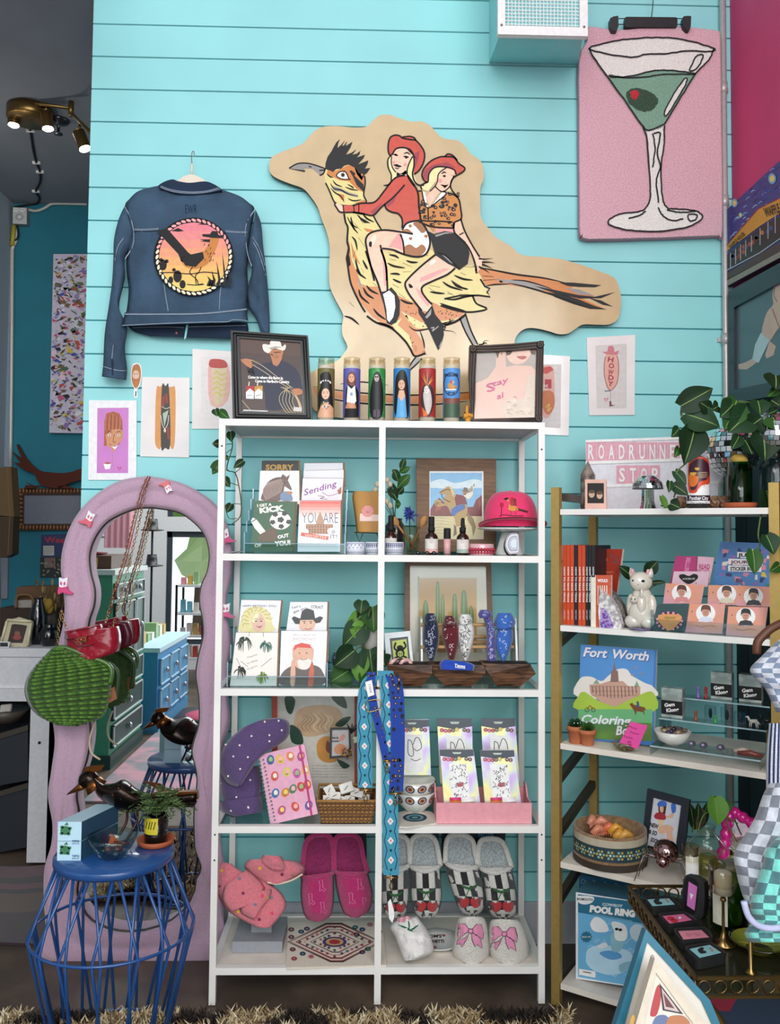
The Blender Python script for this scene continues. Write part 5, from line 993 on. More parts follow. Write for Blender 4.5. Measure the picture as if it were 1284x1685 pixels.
# ------------------------------------------------ top of the shelf
c6=lambda pts:remap(pts,360,530,4.586)
pl=LEAN(450,690.5,2.66,7)
def cowboy(m,ip):
 f=lambda pts,mat,k=1,sm=0:m.P(ip,c6(pts),mat,k,sm)
 f(Q9('155 120 617 155 640 690 175 670'),M('3b2119',.4,scale=25),1);f(Q9('155 120 617 155 620 260 160 230'),M('4a2a1e',.4,scale=40),2)
 nv=M('1c2138',.5);f(Q9('240 350 300 320 400 300 470 290 560 330 610 400 630 520 560 560 550 640 370 660 350 560 330 480 270 400 220 380'),nv,3,1);f(Q9('210 340 260 340 280 420 230 420'),M('20181a',.5),3)
 skn=M('b5744f',.5);f(Q9('385 215 480 205 482 250 470 290 440 330 405 290 390 250'),skn,5,1);f(Q9('400 280 470 290 440 335 410 320'),skn,4)
 f(Q9('390 245 420 262 400 235'),M('5a3020',.5),6);f(Q9('415 225 470 222 470 230 415 233'),M('5a3020',.5),6);m.L(ip,c6([(425,268),(450,265)]),.8,M('6b3526',.5),6);m.L(ip,c6(Q9('438 232 432 255 445 257')),.7,M('8a4e35',.5),6)
 f(Q9('330 175 345 165 385 170 390 145 430 135 465 150 478 185 500 168 508 185 490 215 430 200 395 215 375 235 340 215'),M('dfd9ce',.5),7,1);f(Q9('380 195 430 182 480 190 440 196 395 210'),M('a59a8c',.5),8)
 rp=M('c3ad86',.5)
 for q in (Q9('165 285 240 285 330 330 450 420 560 500'),Q9('175 300 250 320 350 380 450 450 540 500')):m.L(ip,c6(q),1,rp,8)
 for k in range(5):cx,cy=560+8*k,600+4*k;m.L(ip,c6([(520-18*k+20,490),(470+22*k,540),(460+24*k,600),(500+22*k,670),(520+22*k,685)]),.9,rp,9);m.L(ip,c6([(540,500),(590,560+6*k),(625-4*k,640),(620,690)]),.8,rp,9)
 f(Q9('170 290 200 275 245 290 250 345 225 340 190 315'),skn,9,1);f(Q9('555 510 600 500 630 515 625 545 580 550'),skn,10,1)
 for x,c1 in ((235,'#a8222b'),(300,'#c08a2e')):
  f([(x-30,485),(x+32,480),(x+30,580),(x-28,578)],WHT,9);f([(x-30,485),(x+32,480),(x+32,525),(x,500),(x-30,530)],M(c1,.5),10);m.text(ip,*c6([(x,550)])[0],2.6,'Marlboro',BLK,11,w=9,ang=-.25)
  m.L(ip,c6([(x-8,482),(x-4,450)]),1.8,M('d8c9b0',.5),9)
 wt=M('efece8',.5);m.text(ip,*c6([(355,418)])[0],4.6,'Come to where the flavor is.',wt,12,w=58,ang=.03,bold=.045);m.text(ip,*c6([(405,447)])[0],4.6,'Come to Marlboro Country.',wt,12,w=57,ang=.03,bold=.045)
 f(Q9('565 640 628 645 628 675 565 672'),M('c9c2be',.5),11);m.L(ip,c6([(185,664),(370,672)]),1.2,WHT,11);m.L(ip,c6([(175,590),(240,665)]),.9,rp,8)
blkf=M('0b0b0c')
o=c6(Q9('90 62 672 100 708 735 105 735'));i_=c6(Q9('155 120 617 155 642 690 175 672'))
t=pic('cowboy_poster_frame',o,i_,pl,.028,blkf,'black framed cowboy poster with a lasso and cigarette packs, atop the white shelf','picture frame',art=cowboy)
m=MB()
for f_,l_ in ((.3,.004),(.62,.002)):
 q=[(o[k][0]+(i_[k][0]-o[k][0])*f_,o[k][1]+(i_[k][1]-o[k][1])*f_) for k in range(4)];m.T([pl.at(x,y,l_) for x,y in q],.0032,blkf,6,closed=1)
m.B('frame_moulding',t)
cg_=M('f3efe4',.02,kind='glass');wax=M('eeeae4',.5)
def candle(px,lab,draw,label,py=692):
 Yc=2.665;c=P(px,py,Yc);c.z=Z1;h=P(px,590,Yc).z-Z1;r=.0268;t=thing('prayer_candle',c,label,'candle','tall glass candles on top of the white shelf')
 m=MB();m.Z([(.024,0),(r,.004),(r,h-.012),(.0245,h-.008),(.026,h-.004),(.026,h),(.0245,h),(.0235,h-.01),(.0245,h-.018)],c,cg_,28,cap=0);m.B('glass_jar',t)
 m=MB();m.Z([(.001,.003),(.0245,.003),(.0248,h-.024),(.001,h-.024)],c,wax,28);m.B('wax',t)
 cy=Cyl(c,r+.0002);m=MB();x0,x1,y0,y1=px-14.2,px+14.2,608,687.5
 zt,zb=P(px,y0,Yc).z,P(px,y1,Yc).z;cyl_patch(m,V((c.x,c.y,0)),r+.0003,0,2*pi,zb,zt,lab,36);draw(m,cy,px);m.B('paper_label',t)
def face(m,cy,x,y,w,h,sk_,hair,k=4,lips='#a8404a'):
 m.O(cy,x,y,w,h,M(sk_,.5),k);
 for s_ in (-1,1):m.O(cy,x+s_*w*.42,y-h*.15,max(.6,w*.17),.6,M('2a1c1a',.5),k+1,n=8);m.L(cy,[(x+s_*w*.15,y-h*.36),(x+s_*w*.7,y-h*.4)],.5,M(hair,.5),k+1)
 m.O(cy,x,y+h*.5,max(.8,w*.3),.7,M(lips,.5),k+1,n=8);m.L(cy,[(x,y-h*.1),(x+.3,y+h*.2)],.5,M('a06a55',.5),k+1)
def d1(m,cy,x):
 hr=M('171314',.5);m.P(cy,[(x-9,618),(x-2,612),(x+7,614),(x+10,632),(x+12,680),(x+5,682),(x-6,660),(x-11,682),(x-12,650),(x-8,634)],hr,3,1);face(m,cy,x,648,6.5,9,'#e6b99a','#171314',5)
 m.P(cy,[(x-13,682),(x-8,668),(x,662),(x+8,666),(x+13,672),(x+13,687),(x-13,687)],M('d9a583',.5),4)
 for k in range(7):a=pi+k*pi/6;m.O(cy,x+8*cos(a),630+4*sin(a),1.3,1.3,WHT,6,n=8)
 for k in range(12):m.O(cy,x+RU(-7,6),RU(660,674),1.2,1.2,M(RC(('#2a2a2a','#d8d4d0')),.4),6,n=8)
def d2(m,cy,x):
 m.P(cy,[(x-10,668),(x-9,640),(x-4,632),(x+6,632),(x+12,645),(x+12,687),(x-12,687)],BLK,2);m.P(cy,[(x-6,634),(x,640),(x+6,634),(x+8,660),(x+5,664),(x-8,662)],WHT,4);m.P(cy,[(x-7,661),(x+6,663),(x+8,672),(x-10,672)],M('c98a68',.5),4);m.P(cy,[(x-11,672),(x+9,672),(x+9,687),(x-11,687)],BLK,5);m.P(cy,[(x-6,618),(x,610),(x+6,616),(x+7,634),(x-7,632)],M('6b3a22',.5),3,1);face(m,cy,x,622,5,7,'#dda27c','#5a3020',5);m.rect(cy,x-2,646,x+2,651,M('8a93b8',.5),6)
def d3(m,cy,x):
 m.P(cy,[(x-6,622),(x,611),(x+7,620),(x+11,650),(x+8,686),(x-9,686),(x-11,650)],M('0f1012',.5),3,1);face(m,cy,x,622,4,6,'#b9a89e','#111111',5);m.O(cy,x-1.5,620,1.4,1.1,BLK,8);m.O(cy,x+1.8,620,1.4,1.1,BLK,8);m.rect(cy,x-6,674,x-1,686,M('4f3f4d',.5),6);m.rect(cy,x+1,674,x+6,686,M('4f3f4d',.5),6)
 for k in range(60):m.O(cy,x+RU(-13,13),RU(609,686),.7,.7,M('7fca7a'),2,n=5)
def d4(m,cy,x):
 m.P(cy,[(x-9,620),(x,608),(x+8,616),(x+12,650),(x+11,686),(x+3,686),(x-6,686),(x-12,676),(x-11,645)],M('15110f',.5),3,1);m.P(cy,[(x-6,650),(x+6,650),(x+9,687),(x-9,687)],M('5aa6d8',.5),5);m.P(cy,[(x-4,642),(x+4,642),(x+6,652),(x,660),(x-6,652)],M('dba987',.5),6);face(m,cy,x,633,5.5,8,'#dba987','#15110f',7)
def d5(m,cy,x):
 for k in range(9):a=-2.9+k*.35;m.L(cy,[(x,636),(x+7*cos(a),628+9*sin(a)),(x+11*cos(a),624+13*sin(a))],2.4,M(RC(('#e0813a','#3a2a2a','#d8a24a')),.5),3,1,'out')
 m.P(cy,[(x-8,640),(x-2,632),(x+8,636),(x+12,660),(x+4,686),(x-2,680),(x-10,665)],M('3c2c28',.5),3,1);m.P(cy,[(x-6,646),(x+4,640),(x+8,664),(x+2,682),(x-4,668)],M('c9bfb9',.5),5,1);face(m,cy,x-1,641,4,6,'#e4dad2','#3a2a2a',6);m.P(cy,[(x-8,670),(x+2,682),(x-6,687)],M('d8702e',.5),6)
def d6(m,cy,x):
 m.rect(cy,x-14,655,x+14,664,M('7a4a3c',.5),2);m.rect(cy,x-14,664,x+14,687,M('3f5a44',.5),2);m.L(cy,[(x+12.5*cos(a),632+19*sin(a)) for a in [2*pi*j/18 for j in range(18)]],1,BLK,4,closed=1)
 m.text(cy,x,617,5,'ROADRUNNER',BLK,5,w=23,bold=.02);m.text(cy,x,647,4.5,'STOP',BLK,5,w=12,bold=.03);m.P(cy,[(x-6,634),(x-2,630),(x+4,634),(x+10,636),(x+3,640),(x-3,640)],M('c98a3a',.5),5,1);m.O(cy,x,628,2,3,M('b8402e',.5),6);m.O(cy,x+3,629,1.8,2.6,M('c9a28a',.5),6);m.rect(cy,x-9,640,x+8,642,WHT,4)
for a in ((536,M('6f6838',.5),d1,'glass candle of a dark-haired person with a beaded headband, first from the cowboy poster'),(578.5,M('5f5fae',.5),d2,'purple glass candle of a person in an open white shirt and black jacket'),(620,M('2f8a44'),d3,'sparkly green glass candle of a person all in black with dark glasses'),
          (661,M('2f7fc0',.5),d4,'bright blue glass candle of a long black-haired person in a blue dress'),(703,M('a8302c',.5),d5,'red glass candle of a grey figure with an orange feathered crown'),(743,M('4f8fd0',.5),d6,'light blue glass candle lettered ROADRUNNER STOP, last beside the yellow hand')): candle(*a)
c=P(770,692,2.66);c.z=Z1;hy=M('d49334',.5);t=thing('hand_candle',c,'small yellow hand-shaped candle with its middle finger raised','candle')
m=MB();s_=1/525
m.T([c+V((0,0,.0)),c+V((0,0,.010)),c+V((0,0,.018))],[.0105,.0085,.010],hy,12);m.ball(c+V((0,0,.024)),(.0145,.009,.012),hy,14,8)
for x_,z_,r_ in ((-.010,.033,.0045),(.005,.033,.0045),(.012,.030,.0040)):m.T([c+V((x_,.002,.024)),c+V((x_,-.004,z_)),c+V((x_,-.009,z_-.004)),c+V((x_,-.007,z_-.010))],r_,hy,9)
m.T([c+V((-.003,0,.026)),c+V((-.003,-.001,.042)),c+V((-.003,0,.056)),c+V((-.003,0,.058))],[.005,.0045,.004,.002],hy,10);m.T([c+V((-.013,-.003,.018)),c+V((-.008,-.010,.023)),c+V((.002,-.012,.025))],[.005,.0045,.0035],hy,9);m.B('wax_hand',t)
c7=lambda pts:remap(pts,620,540,3.776)
def lady(m,ip):
 f=lambda pts,mat,k=1,sm=0:m.P(ip,c7(pts),mat,k,sm)
 f(Q9('622 152 995 130 985 555 608 565'),M('b5aaa2',.18,scale=12),1);sk_=M('e3bfae',.18,scale=8)
 f(Q9('745 150 800 145 805 240 860 230 960 235 995 270 985 555 608 565 612 345 690 310 740 240'),sk_,2);f(Q9('800 140 960 132 950 175 915 215 860 225 820 200 805 160'),M('e8c5b4',.18),4,1);f(Q9('738 150 765 148 752 190'),M('6b5648'),3);f(Q9('800 142 850 140 830 165 808 170'),M('5a483e'),5);f(Q9('950 132 992 130 985 165 960 160'),M('6b5648'),5)
 f(Q9('870 178 905 172 935 178 905 195'),M('b86a62',.3),6,1);m.O(ip,*c7([(777,158)])[0],1.2,1.6,M('8c5a4a'),6)
 f(Q9('940 300 985 280 985 555 800 560 780 470 840 440 920 440 930 360'),M('d9c9b8',.3,scale=30),5)
 for k in range(26):x,y=RU(800,975),RU(430,540);m.L(ip,c7([(x,y),(x+14,y-6),(x+26,y+6)]),.9,M(RC(('#f0e4d6','#bfa994','#a98f7c')),.4),7,taper=1)
 for k in range(8):m.L(ip,c7([(945+5*k,300+8*k),(935+5*k,360+9*k)]),.8,M('c2ab98'),7,taper=1)
 pk=M('d0608c');m.text(ip,*c7([(770,330)])[0],9,'tay',pk,9,ang=-.3,w=28,bold=.01,shear=.2);m.text(ip,*c7([(708,365)])[0],14,'S',pk,9,ang=-.25,w=14,bold=.01);m.text(ip,*c7([(768,418)])[0],9,'al',pk,9,ang=-.3,w=13,bold=.01,shear=.2)
orn=M('4a3f3a',.35,.4,scale=200);pl=LEAN(832,692,2.68,7)
o=c7(Q9('578 105 700 103 850 95 1040 78 1036 300 1030 578 800 578 568 575 585 460 572 300'));i_=c7(Q9('622 152 720 147 860 140 995 130 990 320 985 555 800 562 606 566 612 440 616 300'))
t=thing('ornate_picture_frame',pl.at(832,692),'ornate dark bronze frame with a portrait lettered Stay in pink, atop the shelf','picture frame');m=MB()
for k in range(10):m.S(pl,[o[k],o[(k+1)%10],i_[(k+1)%10],i_[k]],.025,orn)
for f_ in (.15,.5,.88):m.T([pl.at(o[k][0]+(i_[k][0]-o[k][0])*f_,o[k][1]+(i_[k][1]-o[k][1])*f_,.003) for k in range(10)],.003,orn,6,closed=1)
m.B('frame',t)
for q in ((600,128),(1018,102),(1008,560)):
 m=MB();x,y=c7([q])[0]
 for k in range(8):a=k*pi/4;m.ball(pl.at(x+3.6*cos(a),y+3.6*sin(a),.005),(.006,.005,.006),orn,8,5)
 m.ball(pl.at(x,y,.006),.006,orn,8,5);m.B('corner_scroll',t)
ip=Plane(pl.p-pl.n*.008,pl.n);m=MB();m.S(ip,c7(Q9('600 140 1010 120 1000 575 595 575')),.004,WHT);lady(m,ip);m.B('picture',t)
# ------------------------------------------------ greeting cards helper
def card(q,Y,label,draw,base='#eceaf0',deg=10,zb=None,name='greeting_card',group=None,env='#8a6a4c',th=.0025,n_env=1):
 bx,by=(q[2][0]+q[3][0])/2,max(q[2][1],q[3][1]);pl=LEAN(bx,by,Y,deg);t=thing(name,pl.at(bx,by,-.002),label,'card',group)
 m=MB();m.S(pl,q,th,M(base,.42,scale=6));
 if draw:draw(m,pl)
 m.B('card_front',t)
 if env:m=MB();m.S(Plane(pl.p-pl.n*(th+.0005),pl.n),[(x+3,y-.6) for x,y in q],.0025,M(env,.8));m.B('envelope',t)
 return t
c1=lambda pts:remap(pts,340,680,4.28)
gd=M('b98a2e')
card(c1(Q9('390 335 645 335 650 470 385 470')),2.80,'black card with gold SORRY lettering, rearmost of the left cards on the second shelf',lambda m,pl:m.text(pl,*c1([(515,380)])[0],9,'SORRY',gd,2,w=46,bold=.04),base='#15181f')
def arma(m,pl):
 br_=M('6b4f48',.4,scale=40);f=lambda pts,mat,k=1,sm=0:m.P(pl,c1(pts),mat,k,sm)
 f(Q9('392 612 395 560 420 500 470 460 525 450 550 470 545 540 520 614'),br_,1,1);
 for k in range(12):a=1.0+k*.16;m.L(pl,c1([(545-10*k,455+3*k),(530-12*k,520+2*k),(520-9*k,560+5*k)][::1]),.7,M('c9b0a8'),2)
 f(Q9('525 450 535 428 555 440 560 450 588 432 578 460 572 470 600 530 598 545 575 530 545 510'),br_,3);m.O(pl,*c1([(552,490)])[0],.9,.7,BLK,4)
 f(Q9('520 575 550 550 590 560 605 614 530 614'),M('6f86a8'),4,1);m.O(pl,*c1([(585,560)])[0],5,2.6,M('b97a4e'),5)
 for k,ch in enumerate('CONGRATS'): a=-2.35+k*.17;m.text(pl,*c1([(520+125*cos(a),545+100*sin(a)+10)])[0],2.6,ch,BLK,5,ang=a+pi/2)
card(c1(Q9('378 405 652 405 655 640 366 640')),2.73,'white greeting card with a brown armadillo, behind the green football card',arma)
def kick(m,pl):
 f=lambda pts,mat,k=1,sm=0:m.P(pl,c1(pts),mat,k,sm);wt=M('e9e6dc')
 m.text(pl,*c1([(408,646)])[0],4.5,'I GET A',wt,3,w=24,ang=-.1,bold=.04);m.text(pl,*c1([(460,675)])[0],8.5,'KICK',wt,3,w=41,ang=-.12,bold=.06);m.text(pl,*c1([(540,865)])[0],5.5,'OUT',wt,3,w=19,ang=-.2,bold=.05);m.text(pl,*c1([(362,930)])[0],5.5,'OF',wt,3,w=12,ang=-.1,bold=.05);m.text(pl,*c1([(535,915)])[0],8,'YOU!',wt,3,w=26,ang=-.1,bold=.05)
 m.O(pl,*c1([(520,757)])[0],17.5,14.5,wt,2,n=28)
 for a,r_,s2 in ((0,0,6),(.3,60,5),(1.5,55,5),(2.8,60,5),(4.0,58,5),(5.2,58,5)):x,y=522+r_*cos(a),750+r_*.85*sin(a);f([(x+s2*4.3*cos(t_+a),y+s2*3.6*sin(t_+a)) for t_ in [j*1.257 for j in range(5)]],M('2c2c30'),4)
 f(Q9('325 735 350 745 415 830 385 860 340 810 312 760'),wt,2);f(Q9('372 860 415 832 470 800 500 860 480 900 375 900'),M('5c4630'),3,1);m.L(pl,c1([(318,765),(350,745)]),1.4,M('2c2f5a'),4)
card(c1(Q9('335 617 628 625 605 972 313 972')),2.645,'green greeting card with a football and the words I GET A KICK OUT OF YOU!',kick,base='#2f5a3a')
for k,(q,Y,nm) in enumerate(((Q9('688 352 960 350 962 470 684 470'),2.82,'plain white card, rearmost of the right-hand cards on the second shelf'),(Q9('684 405 966 398 965 520 680 520'),2.78,'plain white card between the rearmost one and the Sending card'))):card(c1(q),Y,nm,(lambda m,pl:m.L(pl,c1(Q9('770 405 800 402 870 406')),1,BLK,2)) if k==0 else None)
def send(m,pl):
 m.text(pl,*c1([(800,525)])[0],10,'Sending',M('8a2f8a'),3,w=57,ang=-.28,shear=.25,bold=.005);m.P(pl,c1(Q9('780 585 830 560 910 545 948 520 948 560 930 612 790 612 840 590')),M('e9dbe4'),3,1);m.L(pl,c1(Q9('785 580 830 590 800 600 850 605')),.8,M('7a4038'),4);m.L(pl,c1(Q9('815 555 860 580 910 570 948 550')),.8,M('7a4038'),4);m.P(pl,c1(Q9('920 545 950 515 950 560 935 575')),M('a9603e'),4)
card(c1(Q9('678 458 964 460 950 640 667 640')),2.73,'white greeting card with purple handwriting Sending, in the right card stack',send,base='#e9e2ee')
def youare(m,pl):
 for k,c_ in enumerate(('#e0685e','#e38478','#e8a096','#eebdb6','#f1d4d0')): m.rect(pl,*c1([(657-k,617+22*k)])[0],*c1([(944,617+22*(k+1))])[0],M(c_,.4),1)
 m.text(pl,*c1([(800,735)])[0],18,'YOU ARE',M('5e4a4c'),2,w=59,bold=-.012);bd=M('b98d6f')
 m.rect(pl,*c1([(700,780)])[0],*c1([(890,850)])[0],bd,4);m.P(pl,c1(Q9('770 790 780 740 800 690 820 740 830 790')),bd,4)
 for k in range(10):m.L(pl,c1([(705+20*k,785),(705+20*k,848)]),.7,M('6b4a3a'),5,sm=0)
 for y in (800,820,836):m.L(pl,c1([(700,y),(890,y)]),.6,M('6b4a3a'),5,sm=0)
 for x,y in ((690,835),(880,830),(910,840)):m.O(pl,*c1([(x,y)])[0],7,5.5,WHT,6)
 m.P(pl,c1(Q9('668 838 860 868 856 892 664 862')),M('d8553c'),7);m.text(pl,*c1([(765,867)])[0],4.5,'WORTH',M('e9b8a4'),8,w=36,ang=.12,bold=.04);m.text(pl,*c1([(896,868)])[0],6.5,'IT!',M('8d8486'),8,w=11)
card(c1(Q9('655 615 945 615 940 975 640 975')),2.645,'greeting card with a domed courthouse, red fading sky and YOU ARE WORTH IT!',youare)
def rack(q,label,px0,px1,pyt,pyb,z,Yf,Yb,steps=5):
 """clear tiered holder between px0..px1"""
 x0=P(px0,900,Yf).x;x1=P(px1,900,Yf).x;t=thing('acrylic_card_rack',((x0+x1)/2,(Yf+Yb)/2,z),label,'card holder');hz=P(px0,pyt,Yb).z;eg=M('9fb4c4',.1,.2)
 for x in (x0,x1):
  m=MB();
  for k in range(steps):ya=Yf+(Yb-Yf)*k/steps;yb2=Yf+(Yb-Yf)*(k+1)/steps;h=.03+(hz-z-.03)*(k+1)/steps;m.box((x-.0015,ya,z+.001),(x+.0015,yb2,z+h),acr);m.box((x-.0017,ya-.001,z+.001+(0 if k==0 else h-(hz-z-.03)/steps)),(x+.0017,ya+.001,z+h),eg)
  m.B('side_panel',t)
 m=MB();m.box((x0+.002,Yf-.004,z+.001),(x1-.002,Yf-.001,z+.032),acr);m.box((x0,Yf-.0045,z+.031),(x1,Yf-.0005,z+.033),eg);m.B('front_lip',t);m=MB();m.box((x0,Yf,z+.0005),(x1,Yb,z+.002),acr);m.B('base',t)
rack(None,'clear acrylic stepped rack holding the cards on the second shelf',402,568,805,905,z2,2.632,2.86)
Yk=2.70;pl=LEAN(605,876,Yk,8);t=thing('kraft_pouch',P(604,876,Yk),'kraft paper pouch with a round pink sticker beside the middle post','pouch');kr=M('b58546',.7,scale=12);m=MB()
rel=Relief(pl,Q9('582 808 580 820 584 850 587 876'),Q9('632 809 633 820 632 850 631 876'),.018,nc=10,wr=.004,wf=60,p=3);rel.mesh(m,kr);m.B('paper_bag',t);m=MB();m.P(rel,c1(Q9('1060 705 1215 715 1215 760 1065 760')),M('e9c9bd',.5),2);m.O(rel,*c1([(1135,690)])[0],10,9.5,M('d98a86',.5),3);m.text(rel,*c1([(1135,695)])[0],2.2,'ALL',BLK,5,w=6);m.B('sticker',t)
m=MB();wk=M('2b2724',.4,.5);zb=z2;y_=Yk+.01
for q in ([(583,876),(634,878)],Q9('586 877 592 892 597 878'),Q9('620 877 626 892 631 878')):m.T([P(x,y,y_) for x,y in q],.0014,wk,6)
m.T([P(592,892,y_),V((P(592,892,y_).x,y_,zb+.001))],.0014,wk,6);m.T([P(626,892,y_),V((P(626,892,y_).x,y_,zb+.001))],.0014,wk,6);m.bl('wire_easel','small dark wire easel under the kraft pouch','stand')
for k,px in enumerate((585,617,649)):
 c=P(px,910,2.65);c.z=z2;r=15.4*2.65/1398;h=P(px,892,2.65-r).z-z2;h=max(.03,h);t=thing('paper_tape_roll',c,['white paper tape roll with faint blue pattern beside the card rack','white paper tape roll with blue pattern behind the middle shelf post','white paper tape roll with blue arrow pattern, right of the middle post'][k],'tape','patterned paper tape rolls')
 m=MB();m.Z([(r*.55,0),(r,0),(r,h),(r*.55,h),(r*.55,0)],c,M('dcdde6',.5),28,cap=0);m.B('tape',t);m=MB();cy=Cyl(c,r+.0002);bl=M('2c3468' if k else '#7d86b8',.5)
 for i in range(9):
  x=px-13+3.2*i
  if k:m.P(cy,[(x-1,897),(x+.2,894),(x+1.2,897),(x+.3,902),(x-.4,902)],bl,1);m.L(cy,[(x-1,906),(x+.5,903.5),(x+1.6,907)],.7,bl,1,0)
  else: m.O(cy,x,897+(i%2)*4,1,1.5,bl,1,n=7)
 for y in (894.5,908.5):m.L(cy,[(px-14.5+i*2.9,y) for i in range(11)],.8,bl,1,0)
 m.B('pattern',t)
# ------------------------------------------------ second shelf,right half
c2=lambda pts:remap(pts,620,680,4.28)
def leafblade(m,base,tip,w,mat,up=(0,-1,0),cup=.15,vein=None,heart=0,n=9,fold=.0):
 base,tip,up=V(base),V(tip),V(up);ax=tip-base;L_=ax.length;ax.normalize();sd=ax.cross(up).normalized();nn=sd.cross(ax);vs=[];fs=[]
 for i in range(n+1):
  t_=i/n
  if heart:ww=w*(max(0,sin(pi*(t_*.92+.08))**.75)*(1-.55*t_)*1.32);
  else: ww=w*sin(pi*min(1,t_*.97+.03))**.8
  if i==n:ww=.0002
  c=base+ax*(L_*t_)-nn*(L_*.22*(t_-.5)**2*4*.35)
  bk=-L_*.10*(1-t_)**6 if heart else 0
  for u in (-1,-.5,0,.5,1):vs.append(c+sd*(ww*u*.5)+nn*(abs(u)*ww*cup)+(ax*(bk*abs(u)) if heart else V((0,0,0))))
 for i in range(n):
  for j in range(4):a=i*5+j;fs.append((a,a+1,a+6,a+5))
 vs2=[v-nn*.0006 for v in vs];k=len(vs);m.add(vs+vs2,fs+[tuple(q+k for q in f)[::-1] for f in fs],mat,1)
 if vein:m.T([base+ax*(L_*t_)-nn*(L_*.22*(t_-.5)**2*4*.35-.0007) for t_ in (0,.25,.5,.75,.96)],[w*.018+.0004]*4+[.0002],vein,5,caps=0)
VE=M('7d9a52',.5)
LG=[M('1f3d22',.5,scale=30),M('183019',.5,scale=30),M('2f5624',.5,scale=30),M('5c8a34',.5,scale=30)]
for _m in LG:_m.node_tree.nodes['Principled BSDF'].inputs['Specular IOR Level'].default_value=.22
Yp=2.76;t=thing('leafy_sprig_vase',V((P(652,911,Yp).x,Yp,z2)),'dark jar of green leafy sprigs and cream buds beside the middle post','plant');jc=V((P(650,911,Yp).x,Yp,z2));m=MB();m.Z(Q9('.028 0 .032 .01 .032 .09 .022 .105 .024 .115'),jc,M('1f262a',.12,kind='glossy'),24);m.B('jar',t)
m=MB();st_=[P(*q,Yp) for q in c2(Q9('130 690 140 600 150 500 165 400 195 330'))];m.T(SPL([tuple(p) for p in [jc+V((0,0,.11))]+st_],n=3),.0018,LG[2],6);m.B('stem',t)
for k,(a,b,w) in enumerate((((145,600),(75,530),.026),((150,570),(190,520),.024),((150,520),(235,430),.034),((150,480),(125,400),.03),((160,430),(108,400),.018),((165,420),(235,378),.022),((170,400),(200,312),.022),((140,620),(100,480),.028),((135,640),(170,640),.03))):
 m=MB();leafblade(m,P(*c2([a])[0],Yp),P(*c2([b])[0],Yp-.01),w,LG[k%3],vein=VE);m.B('leaf',t)
m=MB()
for q in ((75,470),(95,500),(70,620),(95,650),(5,500),(-10,540)):p_=P(*c2([q])[0],Yp-.03);m.ball(p_,(.009,.008,.010),M('c9bfa8',.8),8,6,jit=.2);m.T([p_,jc+V((0,0,.1))],.001,M('3a3a30',.7),4)
m.B('cream_buds',t)
amb=M('2c1209',.1,kind='glossy')
def bottle(px0,px1,ytop,label,l2,nozzle='spray',Y=2.66,lab='#ddd6cf',capy=None):
 px=(px0+px1)/2;c=P(px,911,Y);c.z=z2;r=(px1-px0)/2*Y/1398;H=P(px,ytop,Y).z-z2;t=thing('skincare_bottle',c,label,'bottle');hb=H*.60
 m=MB();m.Z([(r*.9,0),(r,.003),(r,hb*.72),(r*.9,hb*.84),(r*.45,hb*.97),(r*.42,hb)],c,amb,26);m.B('glass_body',t);m=MB()
 if nozzle == 'spray': m.Z([(r*.5,hb),(r*.52,hb+.014),(r*.4,hb+.016),(r*.45,hb+.018),(r*.45,H-.002),(r*.38,H)],c,BLK,18)
 else: m.Z([(r*.5,hb),(r*.5,hb+.016),(r*.3,hb+.018),(r*.34,hb+.026),(r*.28,H-.004),(r*.1,H)],c,BLK,18)
 m.B('dropper_cap' if nozzle != 'spray' else 'spray_cap',t);m=MB();cyl_patch(m,c,r+.0003,-pi+.3,-.3,hb*.10,hb*.70,M(lab,.5),18);cyl_patch(m,c,r+.0006,-pi+.3,-.3,hb*.10,hb*.27,M(l2,.5),18);cy=Cyl(c,r+.0003)
 for k in range(3):y=888+2.5*k;m.L(cy,[(px-3,y),(px,y),(px+3,y)],.5,M('8a827c',.5),3,0)
 m.B('label',t)
bottle(633,653,848,'amber bottle half hidden behind the middle shelf post','#d8d2cc');bottle(699,721,850,'amber spray bottle with a pink-footed white label in front of the cowboy painting','#d9a9a4');bottle(751,772,852,'amber dropper bottle with a green-footed white label','#9db3a4','dropper')
c=P(736,911,2.66);c.z=z2;t=thing('roller_bottle',c,'slim roller bottle with a pink label and black cap between two amber bottles','bottle');r=5.8*2.66/1398;H=P(736,869,2.66).z-z2
MB().Z([(r,0),(r,H*.6)],c,M('dda8a8'),20).Z([(r*.98,0),(r*1.02,.004)],c,BLK,20).B('body',t);MB().Z([(r,H*.6),(r*1.02,H*.62),(r,H*.97),(r*.9,H)],c,BLK,20).B('cap',t)
c=P(677,911,2.68);c.z=z2;t=thing('drinking_glass',c,'clear drinking glass holding wooden spoons and a blue flower','glass');r=.03;H=P(677,866,2.68).z-z2;MB().Z([(.001,.003),(r*.72,.003),(r*.74,0),(r,H),(r*.95,H),(r*.70,.006),(.001,.006)],c,cg_,26).B('tumbler',t)
wd=M('a8753a',.55,kind='wood',scale=30,amt=.12)
for k,(a,b) in enumerate((((700,905),(653,862)),((664,905),(695,862)))):
 pa=V((P(a[0]-(12 if k==0 else -10),905,2.68).x,2.68+.01*k,z2+.008));pb2=P(*b,2.67+.02*k);d=(pb2-pa).normalized();m=MB();m.T([pa,pb2],[.003,.0035],wd,8);q_=V((0,0,1)).rotation_difference(d).to_matrix();m.ball(pb2+d*.010,(.012,.005,.018),wd,14,9,rot=q_);m.bl('wooden_spoon',['wooden spoon leaning left in the drinking glass','wooden spoon leaning right in the drinking glass'][k],cat='spoon')
m=MB();c=P(674,848,2.69)
